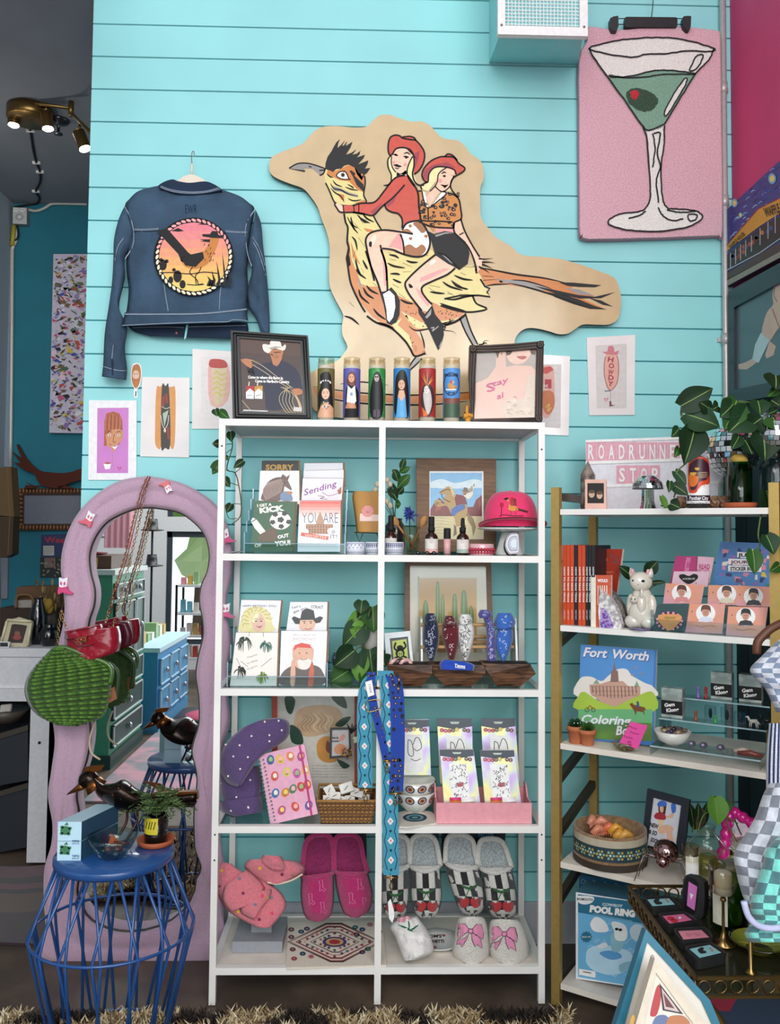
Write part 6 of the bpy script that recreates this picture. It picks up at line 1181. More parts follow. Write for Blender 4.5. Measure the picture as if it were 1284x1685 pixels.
for k in range(70):a=RU(0,2*pi);e=RU(-1,1.4);d=V((cos(a)*cos(e),sin(a)*cos(e),sin(e)))*RU(.014,.034);m.T([c+d*.3,c+d*.7+V((0,0,.003)),c+d],[.0022,.0026,.0006],M(RC(('#2b3a8c','#4658b5','#1f2a6a','#3c3f8f')),.8),4,caps=0)
m.T([c,V((c.x+.004,c.y,z2+.01))],.0015,LG[1],6);m.bl('blue_flower','ruffled blue flower standing in the drinking glass','flower')
for k,(x,c_) in enumerate(((688,'#161519'),(703,'#3a2018'),(714,'#17161a'))): c=P(x,911,2.64);MB().ball((c.x,2.635,z2+.006),(.0075,.006,.0068),M(c_,.1,kind='glossy'),10,7,jit=.15).bl('polished_stone',['small black polished stone left of the amber spray bottle','small brown polished stone at the foot of the spray bottle','small dark polished stone right of the brown one'][k],cat='stone',group='polished stones on the second shelf')
pl=LEAN(750,908,2.86,5)
def horse(m,ip):
 f=lambda pts,mat,k=1,sm=0:m.P(ip,c2(pts),M(mat,.4) if isinstance(mat,str) else mat,k,sm);m.rect(ip,*c2([(372,405)])[0],*c2([(755,887)])[0],WHT,1)
 f(Q9('378 420 742 420 742 720 378 720'),'#7fb6dc',2);f(Q9('378 490 420 470 470 465 540 490 600 485 680 465 742 480 742 525 378 525'),'#cfe0e6',3,1)
 f(Q9('378 680 400 640 440 595 470 620 500 660 560 690 620 660 680 660 700 610 742 575 742 725 378 725'),'#7a2e2c',3);f(Q9('440 600 460 640 450 680 410 690'),'#a04a3c',4);f(Q9('720 600 735 640 720 690'),'#a04a3c',4)
 f(Q9('378 718 742 722 750 885 378 885'),M('d9cda2',.5,scale=20),3)
 for k in range(6):m.L(ip,c2([(390,740+22*k),(450,735+22*k),(520,745+22*k)]),.8,M('b9aa7c',.5),4,taper=1)
 hz='#b08f52';f(Q9('440 560 460 540 500 515 520 515 550 550 555 600 640 640 640 700 620 760 600 790 560 800 550 740 520 700 500 650 430 660 412 650 420 620 480 640 470 600 490 570 460 575'),hz,5);f(Q9('510 512 530 520 550 560 540 590 525 550'),'#d8c28a',6)
 f(Q9('545 780 560 800 565 850 540 870 545 830'),'#6b5232',5);f(Q9('600 770 630 790 620 850 610 830'),'#6b5232',5);f(Q9('640 700 680 740 700 800 680 870 670 800 640 750'),'#8a7348',5);f(Q9('412 650 405 620 430 605 460 620 440 640'),hz,5)
 f(Q9('525 680 560 650 620 640 625 670 570 700 545 725 525 715'),'#3f66a8',7);f(Q9('550 600 560 570 590 575 620 580 640 640 600 640 560 650'),'#7a1f2c',7);f(Q9('610 580 680 545 690 510 675 505 680 570 650 610'),'#e4dcc8',8);f(Q9('605 550 630 552 628 575 612 575'),'#b5744f',8);f(Q9('592 540 610 545 615 522 640 525 642 545 660 552 630 556'),'#6b5a3c',9)
 m.L(ip,c2([(684,515),(688,498)]),1,BLK,9);m.L(ip,c2(Q9('455 565 470 600 520 625')),.8,BLK,9);m.L(ip,c2(Q9('442 558 500 535 520 545')),.7,BLK,9)
o=c2(Q9('280 318 842 320 842 975 282 975'));i_=c2(Q9('372 405 755 405 755 887 372 887'))
pic('cowboy_painting_frame',o,i_,pl,.02,M('7a5a40',.6,kind='wood',scale=22,amt=.22),'wide brown wooden frame with a painting of a rider on a rearing horse','picture frame',art=horse)
c=P(792.5,911,2.66);c.z=z2;r=20.3*2.66/1398;h=.036;t=thing('scalloped_tin',c,'small round pink tin with dark red scalloped trim in front of the cake stand','tin');MB().Z([(r*.97,0),(r,.003),(r,h*.88),(r*.96,h),(.001,h)],c,M('dba9ae',.3,kind='glossy'),32).B('tin_body',t)
m=MB();rdk=M('a8283f')
for i in range(26):a=2*pi*i/26;m.ball(c+V((r*cos(a),r*sin(a),h*.5)),(.0055,.0055,.0062),rdk,7,5);m.ball(c+V((r*cos(a),r*sin(a),h*.24)),(.0045,.0045,.004),rdk,7,5)
m.B('scallop_trim',t)
Yc_=2.73;c=P(838,911,Yc_);c.z=z2;zp=P(838,870,Yc_).z;cer=M('dfe2e0',.2,kind='glossy');t=thing('cake_stand',c,'white ceramic cake stand on a cone foot holding the pink cap','cake stand');rp_=54*Yc_/1398
MB().Z([(.001,zp-c.z-.008),(rp_*.5,zp-c.z-.010),(rp_*.95,zp-c.z-.002),(rp_,zp-c.z+.003),(rp_*.97,zp-c.z+.003),(rp_*.5,zp-c.z-.003),(.001,zp-c.z-.003)],c,cer,44).B('plate',t)
MB().Z([(.046,0),(.046,.004),(.036,.03),(.024,zp-c.z-.008)],c,cer,32).B('foot',t)
ctop=V((P(842,866,Yc_).x,Yc_,zp+.004));pink=M('e8386e',.75,kind='fab',scale=20,amt=.08);t=thing('pink_trucker_cap',ctop,'hot pink cap with an embroidered bird and riders on the white cake stand','cap')
rc=.088;hc=P(842,810,Yc_).z-ctop.z
def capf(u,v):
 a=pi*2*u;e=v*pi/2;return ctop+V((rc*1.0*cos(a)*cos(e)**.55,rc*.95*sin(a)*cos(e)**.55+.02,hc*sin(e)**.9+.004))
m=MB();m.grid(capf,40,12,pink,closeu=1);m.B('crown',t)
def brim(u,v):
 a=pi+pi*u;r2=rc*(1+.62*v*sin(pi*u)**.6);return ctop+V((r2*cos(a)*(1+.0*v),r2*.97*sin(a)+.02,.012+.016*sin(pi*u)-.018*v*(1-sin(pi*u))+.004*v))
m=MB();m.grid(brim,26,7,pink);m.grid(lambda u,v:brim(u,v)-V((0,0,.003)),26,7,pink,flip=1);m.B('brim',t)
MB().ball(ctop+V((0,.02,hc+.004)),(.006,.006,.003),pink,10,6).B('top_button',t)
class CapP:
 step=(6,6)
 def at(s,px,py,lift=0):
  p=P(px,py,Yc_-.06);dx=(p.x-ctop.x)/rc;dz=max(0,min(.99,(p.z-ctop.z-.004)/hc));e=math.asin(dz**(1/.9));rr_=cos(e)**.55;y=-.95*rc*math.sqrt(max(0,rr_*rr_-dx*dx))+.02+ctop.y;return CAM+ray(px,py)*((y-lift-.0008)/ray(px,py).y)
cp_=CapP();m=MB();f=lambda pts,mat,k=2,sm=0:m.P(cp_,c2(pts),M(mat,.6),k,sm);m.O(cp_,*c2([(880,645)])[0],3.8,3.6,M('b5202f',.6),2);m.L(cp_,c2([(880,660),(878,722)]),1.2,BLK,2);m.L(cp_,c2(Q9('865 728 895 715 960 722 1035 722')),1,BLK,2)
f(Q9('910 605 930 600 932 640 925 680 960 690 1000 680 985 655 950 650 935 640'),'#d08a3a',3);f(Q9('893 603 915 592 935 600 912 612'),'#241a16',4);f(Q9('985 665 1068 690 1062 700 980 680'),'#3a1f18',3);f(Q9('945 600 962 595 968 640 950 655 940 640'),'#a8282c',5);f(Q9('962 600 982 600 985 650 965 650'),'#7a2a24',5);f(Q9('945 592 958 587 965 597 950 602'),'#c8342c',6);m.L(cp_,c2([(950,690),(945,720)]),1,M('6b3a22',.6),4);m.L(cp_,c2([(970,688),(985,712)]),1,M('6b3a22',.6),4);m.B('embroidery',t)
pl=LEAN(846,911,2.655,10);t=thing('agate_slice',pl.at(846,911),'grey and purple agate slice standing against the cake stand foot','crystal');q=SPL(c2(Q9('905 940 915 880 945 848 985 842 1000 860 1003 930 1000 985 960 992 930 990')),1,3)
MB().S(pl,q,.03,M('8a8d98',.15,kind='glossy'),M('3d2c2e',.6)).B('cut_face',t);m=MB()
for k,(sc,c_) in enumerate(((.97,'#7d5564'),(.86,'#c9cdd6'),(.74,'#7a6a7c'),(.62,'#8f98a8'),(.4,'#b9c2cc'))): m.P(pl,[(847+(x-847)*sc,894+(y-894)*sc) for x,y in q],M(c_,.15),1+k)
m.B('agate_bands',t)
Yv=2.72;t=thing('trailing_vine',P(377,700,Yv),'thin trailing vine with heart leaves hanging down inside the left shelf side','plant');m=MB();vst=M('3f4a2a',.6);vp=c1(Q9('90 20 130 10 165 50 180 180 180 250 155 330 145 400 200 420 225 500 245 640 235 730 180 780'))
m.T(SPL([tuple(P(x,y,Yv+.03*sin(i))) for i,(x,y) in enumerate(vp)],n=4),.0018,vst,6)
for q in (Q9('245 640 180 640 140 680 160 740 215 740'),Q9('200 420 235 390 245 360'),Q9('180 250 140 280 130 300'),Q9('180 215 130 220 100 215'),Q9('155 400 100 400 60 390'),Q9('225 510 170 490 140 480')):m.T(SPL([tuple(P(*p_,Yv)) for p_ in c1(q)],n=3),.0013,vst,5)
m.B('stem',t)
for k,(a,b,w) in enumerate((((170,130),(175,200),.03),((100,215),(40,215),.028),((105,340),(40,430),.036),((80,370),(25,380),.03),((260,335),(190,385),.026),((130,300),(150,330),.016),((120,455),(165,520),.03),((175,640),(140,700),.028),((90,-15),(160,40),.03),((60,-30),(75,20),.026))):
 m=MB();leafblade(m,P(*c1([a])[0],Yv-.01),P(*c1([b])[0],Yv-.02),w,LG[k%3],heart=1,vein=VE);m.B('leaf',t)
# ------------------------------------------------ third shelf
c3=lambda pts:remap(pts,340,910,4.28)
def dolly(m,pl):
 f=lambda pts,mat,k=1,sm=1:m.P(pl,c3(pts),M(mat,.4),k,sm);m.text(pl,*c3([(375,372)])[0],3.4,'HAPPY BIRTHDAY, DOLL!',BLK,2,w=56)
 f(Q9('240 552 240 490 270 400 330 378 400 385 450 430 462 500 475 552'),'#e2d79a',1);f(Q9('318 470 345 430 385 430 412 480 405 530 370 552 330 540'),'#e0b7a3',2);f(Q9('320 470 350 425 370 440 335 490'),'#eee6b8',3)
 for k in range(10):a=2.6+k*.38;m.L(pl,c3([(355+60*cos(a),470+60*sin(a)),(355+100*cos(a+.2),470+85*sin(a+.2)),(355+112*cos(a),475+90*sin(a))]),.8,M('a99a4c'),3)
 f(Q9('345 512 370 518 392 508 375 528'),WHT and '#b23c4a',4);
 for x in (348,385):m.O(pl,*c3([(x,480)])[0],1.8,.8,BLK,4,n=8);m.L(pl,c3([(x-12,468),(x,463),(x+12,468)]),.7,M('8a5a3a'),4)
card(c3(Q9('245 330 525 335 502 570 222 566')),2.72,'birthday card with a curly blonde-haired woman, upper left on the third shelf',dolly)
def strait(m,pl):
 f=lambda pts,mat,k=1,sm=0:m.P(pl,c3(pts),M(mat,.4),k,sm)
 for s_,x,y,w,a in (("Let's",632,378,14,-.15),('get this',660,400,24,-.3),('STRAIT',780,380,20,.05)): m.text(pl,*c3([(x,y)])[0],4 if s_ != 'STRAIT' else 5.5,s_,BLK,2,w=w,ang=a)
 f(Q9('650 480 655 470 765 468 768 500 750 540 720 552 690 552 655 530'),'#e3b79c',2,1);f(Q9('600 460 615 445 660 462 672 410 700 392 720 392 755 405 765 460 800 445 822 455 800 490 770 495 750 470 660 472 655 500 625 500'),'#17171a',3)
 for x in (690,735):m.O(pl,*c3([(x,492)])[0],1.4,.8,BLK,4,n=8);m.L(pl,c3([(x-14,482),(x+10,480)]),.8,BLK,4)
 m.L(pl,c3(Q9('690 530 715 538 740 528')),.9,M('a8404a'),4)
card(c3(Q9('590 345 852 345 845 560 560 558')),2.72,'greeting card with a man in a black cowboy hat, upper right of the third-shelf cards',strait)
def plants(m,pl):
 for (x,y,n_,c_,r) in ((265,640,9,'#2c3a30',60),(420,660,12,'#2f6a5c',45),(235,840,14,'#3a3a34',45),(390,880,14,'#8aa04a',45)):
  for k in range(n_):a=RU(0,6.3);m.L(pl,c3([(x,y-20),(x+r*.6*cos(a),y+r*.5*sin(a)-20),(x+r*cos(a),y+r*abs(sin(a)))]),2.2,M(c_,.4),2,taper=1)
 for q in ([(210,740),(240,800)],[(290,800),(240,760)],[(300,560),(300,590)],[(400,560),(400,590)],[(385,800),(460,740)]):m.L(pl,c3(q),.6,BLK,1)
 for k,s_ in enumerate(('Thanks','for helping','me grow')): m.text(pl,*c3([(320,725+40*k)])[0],3,s_,M('8a8a80'),3,w=18,ang=-.35)
card(c3(Q9('208 560 505 560 493 935 165 935')),2.645,'greeting card drawn with four hanging leafy plants, lower left on the third shelf',plants,base='#ece4dc')
def bday(m,pl):
 f=lambda pts,mat,k=1,sm=1:m.P(pl,c3(pts),M(mat,.4),k,sm);m.text(pl,*c3([(690,575)])[0],3,'Have a good ole',M('b9a9a4'),2,w=38);m.text(pl,*c3([(690,605)])[0],5.5,'BIRTHDAY!',M('cdb4b0'),2,w=38)
 f(Q9('525 928 530 850 590 800 660 790 760 790 815 830 818 928'),'#5a4a44',1);f(Q9('605 690 620 660 740 660 755 720 735 790 700 820 640 810 612 760'),'#dba98f',2);f(Q9('640 760 700 745 740 760 715 815 660 815'),'#e6ddd4',3);f(Q9('612 690 620 650 670 632 730 645 748 690 735 668 640 665'),'#d8432c',4,0)
 f(Q9('600 760 625 790 620 928 590 920'),'#d9a58c',3);f(Q9('735 770 755 800 750 928 715 925'),'#c85236',3)
 for x in (655,705):m.O(pl,*c3([(x,705)])[0],1.5,.7,BLK,4,n=8)
 m.L(pl,c3(Q9('660 745 685 752 708 742')),.9,M('8a4a3a'),5)
card(c3(Q9('527 548 850 550 835 930 512 930')),2.645,'birthday card with a bearded man in a red headband, lower right on the third shelf',bday)
rack(None,'clear acrylic rack holding the four cards on the third shelf',378,541,1030,1130,z3,2.632,2.80,3)
def pothos(name,label,Y,stems,leaves,heart=1,mats=LG):
 t=thing(name,P(*stems[0][0],Y),label,'plant')
 for s_ in stems:m=MB();m.T(SPL([tuple(P(x,y,Y)) for x,y in s_],n=4),.0022,M('5d6b34',.6),6);m.B('stem',t)
 for k,(a,b,w) in enumerate(leaves):m=MB();yo=RU(-.03,.01);leafblade(m,P(*a,Y+yo),P(*b,Y+yo-.015),w,mats[k%len(mats)],heart=heart,vein=VE,cup=RU(.05,.2));m.B('leaf',t)
 return t
Yq=2.78;c=P(608,1058,Yq);MB().Z(Q9('.026 -.03 .026 .0 .030 .05 .034 .115 .031 .115 .001 .1'),c,M('b9b6ad',.5),26).bl('white_plant_pot','small white planter behind the pothos leaves on the third shelf','plant pot')
MB().box((c.x-.035,Yq-.03,z3),(c.x+.045,Yq+.03,c.z-.031),acr).bl('acrylic_riser','clear acrylic riser under the white planter','stand')
L_=[((1095,335),(1085,430),.05),((1140,390),(1060,470),.05),((1170,380),(1180,560),.075),((1105,450),(990,490),.055),((1110,500),(960,660),.085),((1040,690),(900,800),.08),((1000,830),(870,910),.075),((1090,720),(1060,900),.06),((1150,680),(1170,860),.085),((1230,730),(1260,800),.06),((1130,860),(1090,930),.05),((1080,560),(1010,540),.04),((1200,700),(1240,760),.05)]
pothos('pothos_plant','dark green pothos spilling over the third shelf beside the middle post',Yq-.05,[c3(Q9('1150 400 1120 550 1110 650 1150 720 1100 830')),c3(Q9('1150 400 1100 350 1080 340')),c3(Q9('1110 650 1040 690 980 800'))],[(c3([a])[0],c3([b])[0],w) for a,b,w in L_])
def disco(c,r,label,name='mirror_ball',cut=0):
 t=thing(name,c-V((0,0,r*(1-cut))),label,'disco ball') if True else None;tile=M('dfe3e6',.04,1);base=M('5a5c60',.4,.6);MB().ball(c,r*.975,base,24,14).B('core',t);m=MB();n=15 if r<.1 else 19
 for i in range(n):
  th=pi*(i+.5)/n;k=max(4,int(2*n*sin(th)))
  for j in range(k):
   a=2*pi*j/k;d=V((sin(th)*cos(a),sin(th)*sin(a),cos(th)));
   if d.y>.35:continue
   d2=(d+V((RU(-.03,.03),RU(-.03,.03),RU(-.03,.03)))).normalized();u=d2.cross(V((0,0,1))).normalized();v_=u.cross(d2);s_=r*pi/n*.44
   m.add([c+d*r+u*a_*s_+v_*b_*s_ for a_,b_ in ((-1,-1),(1,-1),(1,1),(-1,1))],[(0,1,2,3)],tile)
 m.B('mirror_tiles',t);return t
cc=P(569,1085,2.80);disco(cc,.047,'small mirror ball behind the pothos leaves on the third shelf')
c4=lambda pts:remap(pts,620,910,4.28)
def cact(m,ip):
 m.rect(ip,*c4([(235,88)])[0],*c4([(770,700)])[0],M('cfc9b4',.1,scale=6),1);m.rect(ip,*c4([(300,175)])[0],*c4([(705,700)])[0],M('c29a62',.1,scale=5),2);m.rect(ip,*c4([(290,165)])[0],*c4([(300,700)])[0],M('9aa19a',.2),3)
 for x,y0,w in ((430,200,6),(465,290,6),(550,285,8),(615,262,10),(665,370,8),(345,330,9)):m.P(ip,c4([(x-w*2.2,500),(x-w*2,y0+40),(x,y0),(x+w*2,y0+40),(x+w*2.4,500)]),M('5b7a44',.2,scale=60),4,1);m.L(ip,c4([(x,y0+15),(x,495)]),.8,M('a9b47a',.2),5)
pl=LEAN(737,1110,2.86,4);pic('cactus_print_frame',c4(Q9('200 55 806 58 830 860 195 860')),c4(Q9('235 88 772 92 790 800 235 800')),pl,.018,M('6e4426',.45,kind='wood',scale=30,amt=.2),'brown wooden frame with a cactus print behind the headbands',art=cact,imat=M('d8d2c0',.1))
def frog(m,ip):
 m.P(ip,c4(Q9('92 602 220 588 240 790 110 790')),M('17181a'),1);m.P(ip,c4(Q9('108 620 210 605 225 780 122 780')),M('a8b33c'),2)
 m.O(ip,*c4([(165,705)])[0],7.5,8,BLK,3);m.O(ip,*c4([(165,668)])[0],5.5,4.5,BLK,3);m.O(ip,*c4([(167,710)])[0],4.6,5,M('a8b33c'),4)
 for q in (Q9('150 690 125 670 135 630'),Q9('185 680 205 655 190 625'),Q9('150 730 125 745 135 775'),Q9('185 725 212 740 205 770')):m.L(ip,c4(q),3,BLK,3)
 for x in (160,175):m.L(ip,c4([(x,690),(x,728)]),.8,BLK,5)
 m.L(ip,c4([(145,710),(188,710)]),.8,BLK,5)
pl=LEAN(660,1095,2.72,8);pic('frog_print_frame',c4(Q9('55 565 235 548 262 800 72 800')),c4(Q9('92 602 220 588 240 790 108 790')),pl,.012,M('d9dee0',.5),'small white frame with a black and lime frog print behind the wooden bowls',art=frog)
Yh=2.76;t=thing('headband_rack',P(770,1100,Yh),'white-ended rack of wooden dowels carrying bandana headbands','rack');dow=M('c79a68',.5,kind='wood',scale=30,amt=.1)
for x,sx_ in ((312,-.0),(968,.0)):
 m=MB();p_=P(*c4([(x,620)])[0],Yh);q=SPL([(p_.x,.0,P(*c4([(x,780)])[0],Yh).z),(p_.x,.0,P(*c4([(x,445)])[0],Yh).z)],n=2);zt_,zb_=P(*c4([(x,448)])[0],Yh).z,z3+.002
 pr_=[(Yh-.055,zb_),(Yh-.058,zb_+.05),(Yh-.05,(zt_+zb_)/2),(Yh-.025,zt_-.005),(Yh,zt_),(Yh+.025,zt_-.005),(Yh+.05,(zt_+zb_)/2),(Yh+.055,zb_)]
 m.prism([V((p_.x-.003,a,b)) for a,b in pr_],[V((p_.x+.003,a,b)) for a,b in pr_],M('e4e2e0'));m.B('end_panel',t)
for y,dy in ((505,-.035),(590,.02),(630,.03),(662,-.05)):m=MB();m.T([P(*c4([(312,y)])[0],Yh+dy),P(*c4([(966,y)])[0],Yh+dy)],.0055,dow,10);m.B('dowel',t)
def headband(L,R,knot,base,pat,label,dense=40):
 b_=c4(L)[-1];t=thing('bandana_headband',P(*b_,2.70),label,'headband','bandana headbands on the white rack');rel=Relief(YP(2.70),c4(L),c4(R),.022,nc=10,wr=.003,wf=80,p=2.4,back=.5);m=MB();rel.mesh(m,base);m.B('wide_band',t);m=MB();g=rel.rows;pm=M(pat,.7)
 for k in range(dense):
  i=rnd.randrange(1,len(g)-2);j=rnd.randrange(2,8);x,y=g[i][j][0],g[i][j][1];s_=RU(1.2,2.6);a0=RU(0,6)
  if k%3:m.L(rel,[(x+s_*cos(a0+w),y+s_*1.3*sin(a0+w)) for w in (0,1,2,3,4)],.8,pm,2,0)
  else: m.O(rel,x,y,.8,.8,pm,2,n=7)
 m.B('bandana_pattern',t);m=MB();x,y,w,h=knot;k_=Relief(YP(2.69),c4([(x-w*.7,y-h),(x-w,y),(x-w*.8,y+h)]),c4([(x+w*.6,y-h),(x+w,y),(x+w*.8,y+h*.8)]),.026,nc=8,wr=.008,wf=120,p=2);k_.mesh(m,base)
 for _ in range(8):xx,yy=c4([(x+RU(-w*.6,w*.6),y+RU(-h*.6,h*.6))])[0];m.L(k_,[(xx,yy),(xx+2,yy-1.5),(xx+3,yy+1)],.8,pm,2,0)
 m.B('knot',t)
FB=lambda c:M(c,.9,kind='fab',scale=20,amt=.12)
headband(Q9('335 470 326 560 332 660 368 760'),Q9('430 470 442 560 436 650 404 760'),(380,460,46,36),FB('#17213f'),'#b9c0cf','navy bandana headband, first from the left on the rack')
headband(Q9('470 470 458 540 475 640 510 752'),Q9('560 470 585 540 585 620 548 752'),(515,480,44,38),FB('#5b0f1c'),'#d8c3c3','burgundy bandana headband, second from the left on the rack',16)
headband(Q9('580 480 567 560 580 660 612 760'),Q9('672 480 690 560 672 660 640 760'),(625,468,52,36),FB('#e4e2de'),'#1a1a1c','white and black paisley headband in the middle of the rack',60)
headband(Q9('750 450 772 540 775 660 775 770'),Q9('800 440 835 540 838 660 850 765'),(765,430,50,30),FB('#4d4a8f'),'#b9b4d8','purple bandana headband with a loose knot, beside the bright blue one')
headband(Q9('870 500 845 560 835 650 880 765'),Q9('945 500 962 560 955 640 905 765'),(905,480,75,58),FB('#3567b8'),'#d3dcee','bright blue bandana headband at the right end of the rack',18)
wdk=M('39231a',.5,kind='wood',scale=40,amt=.35,hex2='#7a5236')
for k,(q,nm) in enumerate(((Q9('75 790 390 788 392 850 315 935 150 935 80 850'),'dark wooden trough bowl holding a pink ceramic knot, leftmost of three'),(Q9('390 788 770 788 765 850 670 938 485 938 400 850'),'dark wooden trough bowl holding the blue scrunchie, middle of three'),(Q9('742 780 1085 785 1122 850 1010 938 850 938 790 850'),'empty dark wooden trough bowl at the right end of the third shelf'))):
 q=c4(q);cxq=sum(p[0] for p in q)/6;Yf,Yr=2.625,2.70;t=thing('wooden_bowl',P(cxq,1129,2.66),nm,'bowl','dark wooden bowls on the third shelf');m=MB();fr_=[YP(Yf+.02*(1 if i in (3,4) else 0)).at(*p) for i,p in enumerate(q)];zb_=z3+.001
 for v in fr_:
  if v.z<zb_:v.z=zb_
 fr_[3].z=fr_[4].z=zb_;bk_=[V((v.x,Yr-(.02 if i in (3,4) else 0),v.z)) for i,v in enumerate(fr_)]
 m.prism(fr_[::-1],bk_[::-1],wdk);ii=[fr_[0].lerp(fr_[1],.06)+V((0,.012,.001)),fr_[0].lerp(fr_[1],.94)+V((0,.012,.001)),bk_[0].lerp(bk_[1],.94)+V((0,-.012,.001)),bk_[0].lerp(bk_[1],.06)+V((0,-.012,.001))];m.add(ii,[(0,1,2,3)],M('1a100c',.8));m.B('bowl_body',t)
m=MB();Yb2=2.65
for k in range(3):cx_,cy_=c4([(135+35*k,792)])[0];p_=P(cx_,cy_,Yb2);m.T([p_+V((.017*cos(a),.006*sin(2*a),.017*sin(a))) for a in [2*pi*j/14 for j in range(14)]],.0065,M('d8a9a4' if k != 1 else '#3a2c2c',.15,kind='glossy'),9,closed=1)
m.bl('ceramic_knot','pink and black glossy ring knot lying in the left wooden bowl','ornament')
m=MB();q=P(*c4([(285,825)])[0],2.66);m.ball(q,(.022,.012,.006),M('1c1a1c',.2,kind='glossy'),14,8);m.bl('black_hair_clip','flat black hair clip in the left wooden bowl','hair clip')
bs=M('1d46b0',.8,kind='fab',scale=20,amt=.1);rel=Relief(YP(2.608),c4(Q9('470 750 442 780 450 822')),c4(Q9('640 768 690 790 684 828')),.022,nc=12,wr=.006,wf=120,p=2.6);m=MB();rel.mesh(m,bs)
t=thing('blue_scrunchie',P(*c4([(565,828)])[0],2.66),'bright blue scrunchie with white lettering in the middle wooden bowl','scrunchie');m.B('fabric',t);m=MB();m.text(rel,*c4([(586,793)])[0],4.4,'Texas',WHT,3,w=18,ang=.12,bold=.03);m.text(rel,*c4([(590,808)])[0],2.2,'FOREVER',WHT,3,w=17,ang=.1,bold=.03);m.B('lettering',t)
# ------------------------------------------------ fourth shelf
c5=lambda pts:remap(pts,340,1130,4.28)
def peach(m,ip):
 f=lambda pts,mat,k=1,sm=1:m.P(ip,c5(pts),M(mat,.25,scale=30),k,sm);m.rect(ip,*c5([(497,0)])[0],*c5([(1042,760)])[0],M('cfc8be',.15),1)
 f(Q9('620 230 650 160 760 130 900 140 960 200 930 290 800 340 690 350 620 290'),'#c9a583',2)
 for k in range(9):m.L(ip,c5([(650+25*k,180+8*(k%3)),(690+25*k,230),(640+28*k,280),(680+26*k,320)]),1.6,M(RC(('#b57f6e','#9a7a55','#dcc3a2')),.3),3,taper=1)
 f(Q9('775 420 800 365 860 350 930 390 945 460 920 520 850 535 790 500'),'#c98a3f',3);f(Q9('850 380 880 420 870 470 840 440'),'#7a3f28',4)
 for q in (Q9('550 80 590 60 625 100 600 190 565 170'),Q9('880 70 960 60 990 150 930 130'),Q9('905 270 960 220 1018 215 960 280'),Q9('590 270 660 310 680 400 600 390'),Q9('920 510 1010 555 960 575')):f(q,'#2f4a3c',4)
 for k in range(5):m.text(ip,*c5([(870,555+20*k)])[0],1.8,'the white pineapple of perfect sweet form',M('6b6a68'),3,w=60)
pl=LEAN(520,1350,2.88,3);pic('peach_print_frame',c5(Q9('458 -40 1090 -40 1088 860 462 860')),c5(Q9('497 -20 1042 -20 1042 830 500 830')),pl,.018,M('a83f22',.45),'rust-red framed print of pie, leaves and a peach behind the wicker basket',art=peach)
pur=M('54406c',.95,kind='fab',scale=22,amt=.14);prl=M('e6e0dc',.15,kind='glossy')
for L,R,Y,nm,dts in ((Q9('95 480 100 600 180 690 215 705'),Q9('410 225 560 230 585 310 300 620'),2.68,'purple beret studded with pearls, topmost of the pile of three',Q9('410 247 508 240 530 307 443 342 317 348 233 413 443 385 189 491 291 497 237 580 152 630 135 408')),
                         (Q9('5 640 20 760 120 830'),Q9('370 560 390 640 385 790'),2.74,'purple beret studded with pearls, middle of the pile',Q9('107 680 210 778 372 733 308 657 10 693')),(Q9('85 810 110 880 180 920'),Q9('390 770 400 840 385 885'),2.72,'purple beret studded with pearls, lowest in the pile',Q9('173 873 293 848 295 852'))):
 if Y==2.68:L,R=Q9('250 290 150 380 95 480 95 600 150 680 215 705'),Q9('400 225 540 222 588 275 560 370 380 500 245 690')
 if Y==2.74:L=Q9('62 560 85 660 100 770 150 832')
 rel=Relief(YP(Y),c5(L),c5(R),.05,nc=14,wr=.008,wf=30,p=2.2,back=.7);t=thing('pearl_beret',P(*c5([L[-1]])[0],Y),nm,'beret','purple pearl berets on the fourth shelf');m=MB();rel.mesh(m,pur);m.B('felt_body',t)
 m=MB()
 for d in dts:
  if d[0]>60:m.ball(rel.at(*c5([d])[0],.001),.0035,prl,9,6)
 m.B('pearl_beads',t)
pl=LEAN(455,1357,2.625,9);q=c5(Q9('372 480 690 405 785 895 450 972'));t=thing('spiral_notebook',pl.at(455,1357),'pink spiral notebook with little food and bird drawings, leaning by the berets','notebook');m=MB();m.S(pl,q,.016,M('dd9fb9',.3,kind='glossy'),M('d8d2cc',.6))
ic=[((450,515),'#33508f'),((520,510),'#d9b23a'),((590,490),'#d8783a'),((665,490),'#b0387f'),((480,630),'#d04a3a'),((565,600),'#c9c04a'),((635,610),'#c04a9a'),((695,590),'#e0a040'),((485,750),'#2f6aa0'),((555,745),'#c9742e'),((608,720),'#3f7a5a'),((665,705),'#c8303a'),((710,690),'#c8303a'),((530,870),'#b04a7a'),((625,845),'#c9402e'),((720,835),'#6a4a9a')]
for (x,y),c_ in ic:m.O(pl,*c5([(x,y)])[0],6.5,8.5,M(c_,.35),1,a=RU(-.5,.5),n=9);m.O(pl,*c5([(x+3,y-3)])[0],3.4,4.6,M(RC(('#e8c95a','#e9a9a0','#8fb56a','#e8e0d0')),.35),2,n=8);m.L(pl,c5([(x-8,y+12),(x,y+20),(x+9,y+8)]),.8,BLK,3)
m.B('cover',t);m=MB()
for k in range(17):x,y=383+5.0*k,515+26.5*k;m.T([pl.at(*c5([(x+22*cos(a),y+5*sin(a))])[0],.004*sin(a)+.001) for a in [2*pi*j/8 for j in range(8)]],.0011,M('d3d0d2',.3,.6),4,closed=1);m.O(pl,*c5([(x+18,y)])[0],1.6,1.6,M('3a2630',.5),3,n=8)
m.B('spiral_binding',t);m=MB();m.L(pl,c5(Q9('655 412 695 620 740 905')),3.4,M('b01f6a',.5),5,0);m.B('elastic_band',t)
